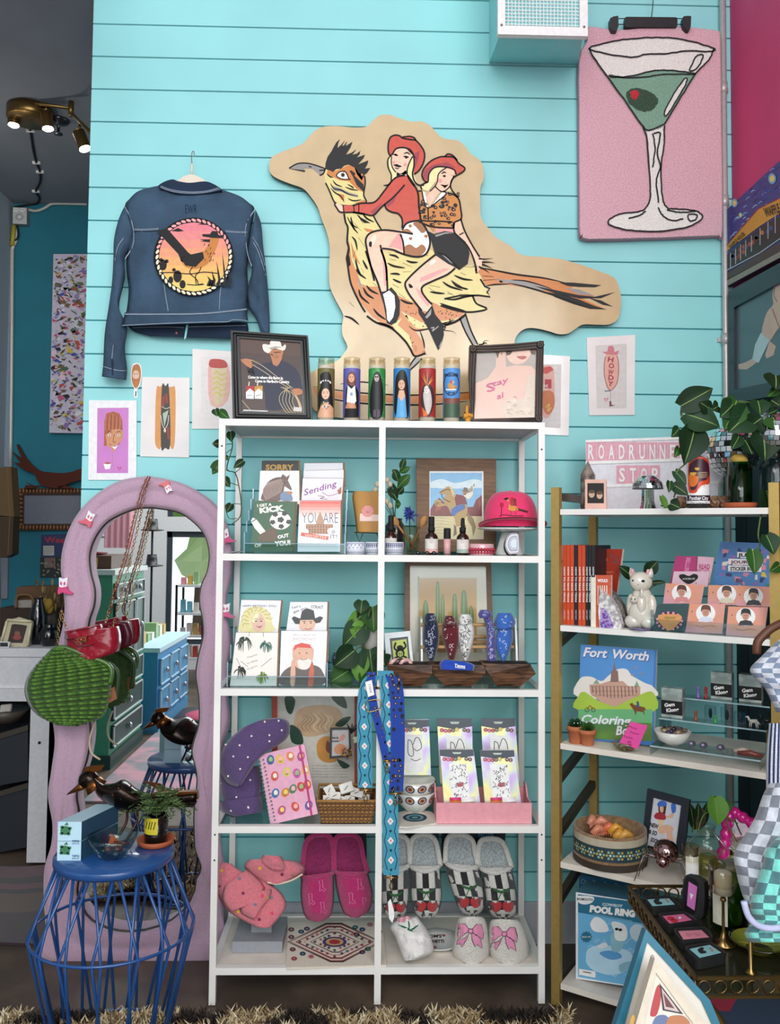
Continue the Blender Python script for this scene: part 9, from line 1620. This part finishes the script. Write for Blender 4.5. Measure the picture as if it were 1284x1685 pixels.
for px,k,w,y0,nm in ((1104,1,17,1133,'small glass crystal box with a black label on the lower left of the riser'),(1185,2,17,1107,'small silver crystal box with a black label on the top step, left'),(1232,2,18,1111,'small green-grey crystal box with a black label on the top step, right')):
 d=(.115,.115,.2)[k]+.02;c=onr(px,k,d);r=rr_(px,w);H=P(px,y0,c.y).z-c.z;pl=Plane(c,-Wd);t=thing('crystal_kit_box',c,nm,'box','crystal growing boxes on the riser');m=MB();m.hexa([c-U*r,c+U*r,c+U*r+V((0,0,H)),c-U*r+V((0,0,H))],[v+Wd*.035 for v in (c-U*r,c+U*r,c+U*r+V((0,0,H)),c-U*r+V((0,0,H)))],M('8f9a94',.12,kind='speck',scale=25,hex2='#b9c2bd'));m.B('carton',t)
 m=MB();m.add([c-U*r*1.01-Wd*.001+V((0,0,H*.1)),c+U*r*1.01-Wd*.001+V((0,0,H*.1)),c+U*r*1.01-Wd*.001+V((0,0,H*.58)),c-U*r*1.01-Wd*.001+V((0,0,H*.58))],[(0,1,2,3)],BLK);q1,q2_=(y0+(1-.42)*0,0);yb=y0+H/(c.y/1398);Yt=lambda f_:y0+(yb-y0)*(1-f_)
 m.text(pl,px-2,Yt(.44),6,'Gem',WHT,5,w=w,ang=-.1,bold=.04,depth=.001);m.text(pl,px+3,Yt(.26),6,'Klong',WHT,5,w=w*1.2,ang=-.1,bold=.04,depth=.001);m.B('label',t)
for px,k,h,c_,nm in ((1147,2,.032,'#8a6ac0','tiny purple resin figure on the top riser step'),(1160,2,.034,'#b01f2a','tiny red resin figure on the top riser step'),(1143,1,.028,'#9a4a2a','tiny brown resin figure on the middle riser step'),(1175,1,.022,'#3aa04a','tiny green resin figure on the middle riser step'),(1237,1,.03,'#dcd8cc','tiny white horse figure on the middle riser step'),(1257,1,.04,'#16171a','tiny black horse figure on the middle riser step')):
 c=onr(px,k,.135 if k==1 else .21);m=MB();mt=M(c_,.3)
 if 'horse' in nm:
  m.T([c+U*-.01+V((0,0,h*.55)),c+U*.01+V((0,0,h*.6))],[.005,.006],mt,9);m.T([c+U*-.01+V((0,0,h*.6)),c+U*-.015+V((0,0,h*.95)),c+U*-.021+V((0,0,h*.88))],[.004,.003,.002],mt,8);m.T([c+U*.01+V((0,0,h*.6)),c+U*.018+V((0,0,h*.3))],[.002,.001],mt,6)
  for a in (-.009,-.005,.006,.010):m.T([c+U*a+V((0,0,h*.55)),c+U*(a*1.2)+V((0,0,0))],[.0022,.0012],mt,6)
 else: m.Z([(.007,0),(.0065,.003),(.0035,.006),(.004,h*.5),(.003,h*.7),(.005,h*.82),(.0045,h*.95),(.001,h)],c,mt,14)
 m.bl('mini_figure',nm,cat='figurine')
for k,(px,w,y0) in enumerate(((1166,8.5,1162),(1193,9,1165),(1215,9.5,1172))):c=onr(px,1,.15);r=rr_(px,w);H=max(.02,P(px,y0,c.y).z-c.z);t=thing('clear_specimen_block',c,['first','second','third'][k]+' clear block with a dark insect inside, from the left on the middle riser step','ornament','specimen blocks');rbox(m := MB(),0,0,0,0,0,0,acr) if 0 else MB().hexa([c-U*r,c+U*r,c+U*r+Wd*.015,c-U*r+Wd*.015],[v+V((0,0,H)) for v in (c-U*r,c+U*r,c+U*r+Wd*.015,c-U*r+Wd*.015)],acr).B('block',t);MB().ball(c+Wd*.008+V((0,0,H*.5)),(r*.35,.003,H*.36),BLK,8,6).B('insect',t)
for k,px in enumerate((1136,1155,1183)):c=onr(px,0,.06);MB().ball(c+V((0,0,.009)),(.012,.009,.009),M('7a7488',.08,.5),12,8).bl('glass_pebble',['first','second','third'][k]+' shiny grey pebble from the left on the lowest riser step',cat='stone')
for k,(a,b,c_) in enumerate((((1208,1222),(1240,1238),'#c9b4a4'),((1214,1232),(1256,1243),'#7a3a34'))): d_=RP(.05-.02*k);p0,p1=d_.at(*a),d_.at(*b);p0.z=p1.z=rz[0]+.008;MB().T([p0,(p0+p1)/2+V((0,0,.004)),p1],[.005,.009,.004],M(c_,.3,scale=90),10).bl('patterned_pocket_knife',['pale patterned folding knife, rear one on the lowest riser step','red-brown patterned folding knife, front one on the lowest riser step'][k],cat='knife')
k4=lambda pts:remap(pts,900,1280,3.3438);c=on(1002,.10,3);r=rr_(1002,58);H=.098;t=thing('patterned_round_box',c,'round painted basket bowl with a floral band holding hair claws','bowl');bb=M('8a6a4a',.5,kind='fab',scale=8);MB().Z([(r*.95,0),(r*1.0,.004),(r*1.01,H*.3),(r,H),(r*.95,H),(r*.95,.01),(.001,.008)],c,bb,44).B('bowl_wall',t);m=MB();cyl_patch(m,c,r*1.012,0,2*pi,H*.30,H*.72,M('2a4046'),44)
cyl_patch(m,c,r*1.008,0,2*pi,H*.72,H*.93,M('b9ad98',.5),44);cyl_patch(m,c,r*1.012,0,2*pi,0.002,H*.22,M('3a3028',.5),44);cy=Cyl(c,r*1.014)
for i in range(24):
 a=2*pi*i/24
 if sin(a)<.2:
  u=V((-sin(a),cos(a),0));d=V((cos(a),sin(a),0));p0=c+d*r*1.017+V((0,0,H*.51))
  for j in range(6):b=j*pi/3;q=p0+u*.010*cos(b)+V((0,0,.010*sin(b)));m.add([q+u*.004*cos(w)+V((0,0,.004*sin(w))) for w in [x*pi/3 for x in range(6)]],[tuple(range(6))],M('b8a04a' if j%2 else '#8ab0a8',.4))
  m.add([p0+d*.0004+u*.004*cos(w)+V((0,0,.004*sin(w))) for w in [x*pi/3 for x in range(6)]],[tuple(range(6))],M('c9d4cc'))
m.B('painted_band',t)
for k,(px,py,c_,a) in enumerate(((985,1378,'#d8886a',.3),(1003,1376,'#d8704a',0),(990,1390,'#e0937a',-.4),(1020,1388,'#d89a3a',.6),(1014,1380,'#e0a03a',-.2),(975,1388,'#d08a70',.9),(1030,1393,'#d8a04a',.1))):
 p_=RP(.10+.02*(k%3-1)).at(px,py);p_.z=zR[3]+H*.82+.006*(k%3);d=V((cos(a),sin(a)*.6,.15));m=MB();mt=M(c_,.35);m.T([p_-d*.022,p_+V((0,0,.014)),p_+d*.022],[.009,.013,.009],mt,9)
 for s_ in range(-3,4):q=p_+d*(.006*s_);m.T([q+V((0,0,.004)),q+V((0,-.012,-.002)),q+V((0,-.010,-.012))],.002,mt,5)
 m.bl('hair_claw','%s hair claw in the round patterned bowl, %s' % (('salmon','coral','pale salmon','amber','yellow','dusty pink','mustard')[k],('upper left','top middle','front','right of the coral one','behind the amber one','far left','far right')[k]),cat='hair clip')
def pinup(m,ip):
 f=lambda pts,c_,k=2,sm=1:m.P(ip,k4(pts),M(c_,.3),k,sm);m.P(ip,k4(Q9('585 105 740 150 705 410 552 370')),M('cfd0d8',.2),1);s2='#dcae94'
 f(Q9('615 150 635 130 658 140 655 180 648 205 620 200'),'#4a2a24',2);f(Q9('610 140 630 125 658 135 655 155 615 158'),'#3a6ac0',4);f(Q9('622 160 642 160 640 188 626 186'),s2,5);f(Q9('592 205 615 190 650 200 652 230 600 225'),'#a8283a',4);f(Q9('605 220 645 225 640 260 660 270 650 310 615 300 618 260'),'#e0c49a',3);f(Q9('615 270 670 258 700 280 690 300 700 350 690 350 670 295 640 305 615 300'),s2,4);f(Q9('660 270 690 330 680 370 665 370 660 310'),s2,3);f(Q9('645 215 690 220 700 190 690 185 680 205'),s2,3);f(Q9('685 145 708 140 710 185 690 192'),'#3a6ac0',4);f(Q9('668 345 686 345 680 375 662 370'),'#4a7ad0',5)
 for s_,x,y in (('NEW',592,262),('& SO',585,300),('SOON',595,345)): m.text(ip,*k4([(x,y)])[0],7,s_,BLK,5,w=14,ang=.3,bold=.04)
pic('pin_up_picture_frame',k4(Q9('553 60 787 122 755 425 520 380')),k4(Q9('587 108 740 152 706 408 552 372')),RP(.17,zR[3],8),.015,M('141b2a'),'dark navy frame with a pin-up print of a person waving a blue hat',art=pinup)
c=on(1093,.05,3);c.z+=.075;t=thing('metal_spider',c-V((0,0,.075)),'shiny rose-metal spider figurine standing before the pin-up frame','figurine');rm=M('b08a88',.08,1);MB().ball(c,(.036,.036,.034),rm,22,14).B('abdomen',t);MB().ball(c-Wd*.035+V((0,0,-.018)),.018,rm,18,12).B('head',t)
for k in range(8):sd=-1 if k<4 else 1;f_=(k%4)-1.5;p0=c-Wd*.012+V((0,0,-.02));kn=p0+U*(sd*.052)-Wd*(f_*.022)+V((0,0,.012));ft=kn+U*(sd*.018)-Wd*(f_*.020);ft.z=zR[3]+.002;MB().T([p0,kn,ft],[.0022,.0022,.0012],M('8a7a78',.25,.9),6).B('leg',t)
c=on(1160,.10,3);t=thing('bubble_glass_vase',c,'bubble-shaped clear vase of yellowish water with a rooting cutting','vase');MB().Z(Q9('.03 0 .034 .004 .026 .012 .05 .035 .052 .05 .028 .07 .048 .09 .05 .105 .03 .125 .02 .135 .024 .155 .021 .155 .017 .137 .026 .122'),c,M('f4f5ee',.02,kind='glass'),32,cap=0).B('glass',t);MB().Z(Q9('.022 .013 .046 .036 .048 .05 .025 .069 .001 .07'),c,M('e3e0a4',.05,kind='glass'),26).B('water',t)
pothos('vase_cutting','lime-green leafy cutting arching out of the bubble vase',c.y-.01,[k4(Q9('830 300 860 210 900 185 950 175 990 215 1050 250')),k4(Q9('990 215 1000 270 1050 350'))],[(k4([a])[0],k4([b])[0],w) for a,b,w in (((930,110),(945,265),.06),((985,130),(1000,190),.035),((940,115),(905,160),.03))],mats=[LG[3],LG[2]])
c=on(1133,.04,3);t=thing('clear_label_glass',c,'clear glass cup with a black and white lettered label left of the vase','glass');r=.024;MB().Z([(r*.8,0),(r,.11),(r*.95,.11),(.001,.003)],c,cg_,24).B('cup',t);m=MB();cyl_patch(m,c,r*.92,-2.6,-.7,.03,.085,WHT,12);m.B('label',t)
pothos('small_bushy_plant','small dark bushy plant behind the vase by the pin-up frame',RP(.26).at(1150,1350).y,[k4([(800,300),(820,200)])],[(k4([(815+6*k,290)])[0],k4([(790+24*k,140+30*(k%2))])[0],.03) for k in range(5)],heart=0,mats=[LG[1],M('4a3a2a',.6)])
m=MB();mg=M('d81f8a',.2,kind='glossy');pth=SPL([tuple(RP(.16).at(*p)) for p in k4(Q9('965 440 975 380 985 330 990 270 1000 220 1030 190 1075 215 1130 250 1190 290'))],n=8);m.T(pth,[.011+.006*abs(sin(i*.42)) for i in range(len(pth))],mg,12);t=thing('wavy_pink_mirror',V(pth[0]),'small magenta wavy-framed mirror half hidden behind the checkered bags','mirror');m.B('wavy_frame',t);m=MB();m.S(RP(.168),k4(Q9('985 440 1000 330 1030 220 1190 300 1190 450')),.004,mm);m.B('mirror_glass',t)
z_=zR[4]
def pool(m,pl):
 f=lambda pts,c_,k=2,sm=1:m.P(pl,k4(pts),M(c_,.3,scale=20),k,sm);m.P(pl,k4(Q9('172 645 550 690 550 1160 172 1095')),M('6fb3dc',.3,scale=4),1)
 for _ in range(26):x,y=RU(190,530),RU(790,1100);m.L(pl,k4([(x,y),(x+25,y-14),(x+45,y+6),(x+60,y-20)]),1.4,M('a8d4ec',.3),2,taper=1)
 m.P(pl,k4(Q9('172 640 552 690 552 805 172 740')),M('2f6f8c',.3),3);m.text(pl,*k4([(362,700)])[0],4.6,'COWBOY',M('cfe0e6',.3),5,w=34,ang=.1,bold=.04);m.text(pl,*k4([(362,733)])[0],10.5,'POOL RING',WHT,5,w=75,ang=.12,bold=.07);f(Q9('165 650 255 655 250 685 210 697 175 685'),'#e9e9ec',6);m.text(pl,*k4([(210,668)])[0],4,'BIGMOUTH',BLK,7,w=26,ang=.06,bold=.03);m.L(pl,k4([(255,748),(470,788)]),.8,M('9cc4d4',.3),5)
 f(Q9('215 990 230 940 300 920 400 935 460 960 475 1010 440 1060 360 1085 270 1065 225 1030'),'#b9dcf0',3);f(Q9('290 965 340 950 400 965 410 990 350 1000'),'#5f9fd4',4);f(Q9('400 1030 460 1010 470 1040 410 1070'),'#8ab8cc',5);f(Q9('350 880 370 850 420 850 430 900 400 955 360 950'),'#8fc0d0',5);f(Q9('355 800 375 790 430 810 445 860 430 895 380 890 370 840'),'#e9eef0',6);m.O(pl,*k4([(385,832)])[0],3,2.2,BLK,8);m.O(pl,*k4([(405,836)])[0],3,2.2,BLK,8);f(Q9('280 925 320 905 335 925 300 940'),'#e0e6ea',6)
 f(Q9('240 800 270 765 320 790 340 840 300 850 255 840'),'#eef0f2',5);f(Q9('460 830 490 805 530 820 530 880 490 895 462 870'),'#c9dde6',5)
 q=[]
 for i in range(24):a=2*pi*i/24;r=(34,25)[i%2];q.append((218+r*cos(a),875+r*sin(a)))
 m.P(pl,k4(q),M('2f6f8c',.3),5);m.text(pl,*k4([(218,875)])[0],2.6,'RIDE ME',WHT,6,w=14);m.P(pl,k4(Q9('178 1050 268 1065 268 1100 178 1083')),WHT,5);m.text(pl,*k4([(222,1070)])[0],2.4,'WARNING',BLK,7,w=14,ang=.16,bold=.03)
pl=RP(.05,z_,0);q=k4(Q9('160 628 568 690 568 1165 160 1105'));t=thing('pool_ring_box',pl.at(*q[3]),'pale blue boxed cowboy pool ring standing on the bottom board of the gold shelf','box');MB().S(pl,q,.10,M('e4e8ec',.35),M('3a6a84',.35)).B('carton',t);m=MB();pool(m,pl);m.B('printed_front',t)
pl=RP(.20,z_,0);m=MB();m.S(pl,k4(Q9('178 535 520 590 520 760 178 700')),.08,M('2f6f9a'));t=thing('paisley_box',pl.at(*k4([(300,760)])[0]),'blue paisley patterned box behind the pool ring box','box');m.B('carton',t);m=MB()
for k in range(16):m.L(pl,[(a,b) for a,b in k4([(200+20*k+10*cos(w),570+6*(k%3)+2.6*k+12*sin(w)) for w in (0,1,2,3,4,5)])],.9,M('9cc4dc'),2,closed=1)
m.B('paisley_print',t)
# ---------------------------------------------------------------- brass trolley tray in front
n4=lambda pts:remap(pts,1020,1420,4.864);ZT=.5;X0,X1,Y0,Y1=.618,1.20,1.712,2.15;ant=M('6b5430',.35,.85);t=thing('brass_trolley',((X0+X1)/2,1.93,0),'antique brass bar trolley with a ring gallery rail and mirrored top, lower right','trolley');MB().box((X0,Y0,ZT-.012),(X1,Y1,ZT-.002),M('3b3a2c',.12,.5)).B('mirrored_shelf',t)
m=MB();E=[((X0,Y0),(X1,Y0)),((X1,Y0),(X1,Y1)),((X1,Y1),(X0,Y1)),((X0,Y1),(X0,Y0))]
for (a,b),(c,d) in E:
 for z_ in (ZT-.008,ZT+.028):m.bar((a,b,z_),(c,d,z_),.006,.006,ant)
m.B('gallery_bars',t);m=MB()
for (a,b),(c,d) in E:
 L_=math.dist((a,b),(c,d));n=int(L_/.031);dx,dy=(c-a)/L_,(d-b)/L_
 for i in range(n):s_=(i+.5)*L_/n;m.T([V((a+dx*(s_+.0125*cos(w)),b+dy*(s_+.0125*cos(w)),ZT+.011+.0125*sin(w))) for w in [k*pi/5 for k in range(10)]],.0022,ant,5,closed=1)
m.B('gallery_rings',t)
for x,y in ((X0+.01,Y0),(X1-.01,Y0),(X0+.01,Y1),(X1-.01,Y1)):MB().T(SPL([(x,y,ZT-.01),(x+(.05 if x<1 else -.05),y,ZT-.08),(x+(.09 if x<1 else -.09),y,ZT-.25),(x+(.09 if x<1 else -.09),y,.01)],n=4),.008,M('8a6d34',.35,.85),10).B('leg',t)
def tin(q,ci,c_,nm,mark):
 q=n4(q);lid=FLAT(ZT+.022);rimm=M('4a4a4c',.35,.7);o=SPL([p for a,b in zip(q,q[1:]+q[:1]) for p in ((a[0]*.85+b[0]*.15,a[1]*.85+b[1]*.15),(a[0]*.15+b[0]*.85,a[1]*.15+b[1]*.85))],1,2);c0=lid.at(sum(p[0] for p in q)/4,sum(p[1] for p in q)/4);t=thing('keepsake_tin',V((c0.x,c0.y,ZT)),nm,'tin','small hinged tins on the trolley');m=MB();m.S(lid,o,.022,rimm);m.B('tin_case',t);m=MB();m.P(lid,[(c[0]+(x-c[0])*.9,c[1]+(y-c[1])*.9) for c in [(sum(p[0] for p in q)/4,sum(p[1] for p in q)/4)] for x,y in o],M('0e0e12',.5),2);cq=n4(ci);m.S(lid,cq,.001,M(c_,.35),lift=.002);cx,cy=sum(p[0] for p in cq)/4,sum(p[1] for p in cq)/4
 if mark == 'duck': m.P(lid,[(cx-12,cy-2),(cx-7,cy+4),(cx+2,cy+3),(cx+1,cy),(cx-3,cy-1),(cx-2,cy-5),(cx-6,cy-6)],M('16181c'),9,1);m.O(lid,cx+9,cy-4,2,1.2,M('c97a4a'),9);m.O(lid,cx+12,cy-1,2,1.2,M('c97a4a'),9)
 elif mark == 'cherry': m.O(lid,cx-10,cy,6,3,M('c01f30'),9);m.O(lid,cx-4,cy+4,6,3,M('c01f30'),9);m.O(lid,cx+5,cy-1,2.4,2,WHT,9)
 else: m.text(lid,cx,cy,5,'Oh Yes',M('c9707a'),9,w=22)
 m.B('lined_lid',t)
tin(Q9('190 268 405 258 492 338 262 350'),Q9('222 292 395 283 440 330 262 342'),'#8fc4cc','hinged tin with a teal duck card, farthest of the four on the trolley','duck');tin(Q9('300 402 522 385 632 458 398 492'),Q9('345 425 512 408 576 455 400 482'),'#dd6a96','hinged tin with a pink cherry card, second from the back','cherry');tin(Q9('424 520 684 506 756 594 492 618'),Q9('470 545 655 536 714 592 510 609'),'#e08a9c','hinged tin with a pale pink lettered card, third from the back','txt');tin(Q9('512 665 738 630 860 718 618 774'),Q9('560 688 722 655 812 716 640 756'),'#8fc4cc','hinged tin with a teal duck card, nearest the front corner of the trolley','duck')
q0=FLAT(ZT).at(*n4([(575,415)])[0]);pl=Plane(q0,(-.75,-.60,.1));t=thing('upright_tin',q0,'open tin standing on edge with a pink cocktail card, behind the row of tins','tin');m=MB();m.S(pl,SPL(n4(Q9('535 95 650 135 680 200 668 430 600 440 508 385 505 190')),1,2),.02,M('4a4a4c',.35,.7));m.B('tin_case',t);m=MB();m.P(pl,SPL(n4(Q9('540 108 612 140 630 200 602 412 518 365 512 200')),1,2),M('0e0e12',.5),2);m.P(pl,n4(Q9('553 148 622 190 600 382 538 340')),M('d87ac0',.35),4);m.P(pl,n4(Q9('562 240 592 255 575 285 572 300')),WHT,6);m.B('lined_lid',t)
def ont(px,py): return FLAT(ZT).at(px,py)
c=ont(1191,1553);t=thing('brass_candle_holder',c,'glass cup on a slim brass stem holding a white pillar candle','candle holder');s=c.y/1398;bz=M('8a6f42',.25,.9);MB().Z([(.026,0),(.027,.003),(.008,.010),(.0035,.03),(.003,66*s),(.007,70*s),(.005,74*s)],c,bz,26).B('stem',t);zc=76*s;MB().Z([(.006,zc),(.024,zc+.008),(.031,zc+.03),(.031,zc+.07),(.030,zc+.07),(.029,zc+.03),(.001,zc+.003)],c,cg_,30).B('glass_cup',t);MB().Z([(.001,zc+.006),(.0185,zc+.006),(.019,zc+.050),(.016,zc+.053),(.001,zc+.052)],c,M('e6e2d8',.5),24).B('pillar_candle',t)
c=ont(1199,1528);c.z=ZT;r=.040;t=thing('green_wine_bottle',c,'green glass bottle with a cream label standing behind the brass candle holder','bottle');MB().Z([(r*.9,0),(r,.006),(r,.11),(r*.95,.118),(r*.93,.118),(r*.93,.01),(.001,.008)],c,M('9cc868',.06,kind='glass'),32).Z([(r*.88,.01),(r*.88,.09),(.001,.09)],c,M('4a7a1c',.25),24).B('glass_body',t);m=MB();cyl_patch(m,c,r+.001,-2.9,-2.0,.02,.105,M('dcd8c4',.5),8);m.B('label',t)
c=ont(1250,1562);c.z=ZT;m=MB();m.Z(Q9('.03 0 .05 .006 .065 .022 .06 .024 .045 .012 .001 .008'),c,M('d3d6a0',.08,kind='glass'),22);m.Z([(.028,.001),(.058,.02)],c,M('b9bd8a',.12),22,cap=0);m.bl('glass_ashtray','wavy pale yellow glass dish at the right of the trolley','dish')
c=ont(1236,1588);m=MB();c=V((P(1236,1585,1.78).x,1.78,ZT));m.Z(Q9('.012 0 .012 .006 .004 .012 .004 .2'),c,bz,14);m.bl('brass_pole','thin brass display pole rising from the trolley behind the checkered bags','stand')
def checker(name,L,R,Y,ca,cb_,sz,label,cat='bag',nc=16,dep=.05,wr=.012):
 rel=Relief(YP(Y),k4(L),k4(R),dep,nc=nc,wr=wr,wf=36,p=2.4,n=6);A,B=M(ca,.95,kind='fab',scale=16,amt=.08),M(cb_,.95,kind='fab',scale=16,amt=.08);m=MB();rel.mesh(m,A);m.mats.append(B);k=nc*2;nf=(rel.n-1)*k
 for f in range(nf):i,j=f//k,f%k;jj=j if j<nc else k-1-j;m.m[f]=(i//3+jj//3)%2
 return m.B(name,label=label,cat=cat)
checker('checkered_hanging_bag',Q9('1225 30 1190 95 1140 230 1060 360 1030 430 1045 530 1075 640 1100 690'),Q9('1420 20 1450 100 1470 260 1450 420 1430 520 1400 600 1300 680 1180 720'),1.68,'#c9ccd6','#7d818c',1,'grey and white checkered fabric bag hanging at the right edge')
checker('checkered_hanging_bag',Q9('1290 315 1215 380 1180 500 1130 640 1120 720 1135 780 1090 850 1110 905'),Q9('1480 330 1500 420 1500 560 1500 660 1500 740 1500 800 1500 860 1490 905'),1.62,'#7fd8cc','#4f7f84',1,'aqua and teal checkered fabric bag hanging in front of the grey one')
m=MB();m.T(SPL([tuple(P(*p,1.562)) for p in k4(Q9('1085 680 1110 760 1160 810 1230 828 1320 820'))],n=4),.006,M('b9bcdc',.9),8);m.bl('lavender_binding','lavender edge binding looped across the aqua checkered bag','binding')
checker('knit_checkered_hat',[(1240,-830+1040-160),(1240,60)],[(1400,50),(1400,60)],1.9,'#d3d6e0','#6f7f9a',1,'x') if 0 else None
j5=lambda pts:[((x*1.0),(y-802.5)) for x,y in pts]
checker('knit_checkered_hat',j5(Q9('1290 30 1235 80 1175 140 1120 200 1140 250 1200 310 1235 380 1262 440')),j5(Q9('1400 20 1440 80 1450 140 1450 200 1450 260 1450 320 1450 390 1440 450')),1.92,'#d3d6e0','#7d8ba4',1,'blue-white checkered knit hat drooping at the right edge','hat',dep=.04)
pl=YP(1.97);m=MB();m.T(SPL([tuple(P(x,y,1.95)) for x,y in ((1246,1076),(1247,1058),(1256,1046),(1270,1034),(1290,1024))],n=4),.010,M('5c3420',.5),10,caps=1);m.bl('brown_peg','curved brown wooden peg holding the knit hat at the right edge','peg')
rel=Relief(YP(1.98),Q9('1266 1190 1262 1240 1261 1290 1262 1330'),Q9('1320 1190 1325 1240 1325 1290 1325 1330'),.03,nc=18,wr=.004,wf=60,p=3);m=MB();rel.mesh(m,M('d8dbe6',.9,kind='fab'));m.mats.append(M('2a3560',.9))
for f in range((rel.n-1)*36):m.m[f]=(f%36)%2
m.bl('striped_garment','navy and white striped fabric below the knit hat at the right edge','garment')
def still(m,ip):
 f=lambda pts,c_,k=2:m.P(ip,n4(pts),M(c_,.3,scale=15),k,1);f(Q9('245 1200 290 1010 320 980 330 1090 300 1210 265 1230'),'#b8343a');f(Q9('390 1240 450 1220 520 1230 560 1300 380 1320'),'#b8744a',4);f(Q9('265 1280 300 1225 370 1220 400 1270 380 1330 270 1330'),'#5f739a',3)
 m.P(ip,n4(Q9('318 960 345 1180 510 1212 440 1120')),M('3a2a2a'),2);m.P(ip,n4(Q9('335 1000 360 1170 480 1195 420 1110')),M('c9b4b0'),3);m.P(ip,n4(Q9('350 1040 370 1150 440 1165')),M('6a3a3a'),4);f(Q9('88 1245 110 1215 122 1250 100 1310 80 1300'),'#c9962f',3)
for nm,nn_,o,i_,Y,fm_,lab in (('teal_picture_frame','f',Q9('210 530 725 1100 980 1700 -170 1740'),Q9('222 630 660 1110 900 1640 -60 1660'),1.60,M('1f6f88'),'teal-edged picture frame leaning in the bottom right corner, rear of the stack'),('cream_picture_frame','g',Q9('282 765 690 1290 760 1700 10 1700'),Q9('292 880 600 1300 640 1620 120 1620'),1.54,M('d9ccb8',.45),'cream picture frame with a fruit still life leaning in front of the teal one')):
 pl=LEAN(1080,1700,Y,16);pic('leaning_' + nm,n4(o),n4(i_),pl,.025,fm_,lab,art=still if nn_ == 'g' else (lambda m,ip:(m.L(ip,[(a,b) for a,b in n4([(262+14*cos(w),768+30*sin(w)) for w in range(7)])],.8,BLK,2),[m.text(ip,*n4([(x,y)])[0],4,s_,M('5a4a44'),2,w=8,ang=-1.1) for x,y,s_ in ((205,935,'OC'),(185,1010,'CO'))],m.P(ip,n4(Q9('88 1245 110 1215 128 1250 110 1310 84 1300')),M('c9962f'),3,1))),imat=M('e0d8cc',.3,scale=4))
pl=LEAN(1160,1700,1.62,14);m=MB();m.S(pl,n4(Q9('568 1068 600 1060 840 1380 780 1380')),.02,M('8fc9d0'));m.bl('aqua_frame_edge','pale aqua frame edge poking out beside the cream picture frame','picture frame')
pl=YP(2.02);m=MB();m.S(pl,Q9('1150 1610 1290 1600 1290 1720 1130 1720'),.02,M('23344a',.6));m.P(pl,n4(Q9('700 960 1010 960 880 1190 720 1170')),M('8a1f34',.5),1);m.bl('dark_poster_board','dark navy and red board standing under the brass trolley','board')
# ---------------------------------------------------------------- shag rug on the floor
t=thing('shag_rug',(-.25,2.2,0),'shaggy cream, brown and black rug along the bottom edge in front of the shelf','rug');MB().box((-1.08,1.7,0),(.56,2.525,.006),M('4a3a2c',1)).B('rug_backing',t);m=MB();sc=[M(c_,.9) for c_ in ('#cbb891','#a3875e','#3a2c22','#1c1715','#e2d4b4','#6f5638')]
for i in range(7200):
 near=i%3;x=RU(-1.08,.56);y=2.525-(rnd.random()**1.6)*.14 if near else RU(1.75,2.5);nz=noise.noise(V((x*9,y*9,0)));cm_=sc[(3 if rnd.random()<.6 else 2) if nz>.16 else RC((0,0,4,1,5))];h=RU(.018,.036);dx,dy=RU(-.022,.022),RU(-.02,.022);w=RU(.002,.0042);a=RU(0,3.1);u=V((cos(a)*w,sin(a)*w,0));b=V((x,y,.004));md=b+V((dx*.5,dy*.5,h*.65));tp=b+V((dx*1.3,dy*1.3,h));m.add([b-u,b+u,md+u*.9,md-u*.9,tp],[(0,1,2,3),(3,2,4)],cm_)
m.B('shag_pile',t)['kind']='stuff'
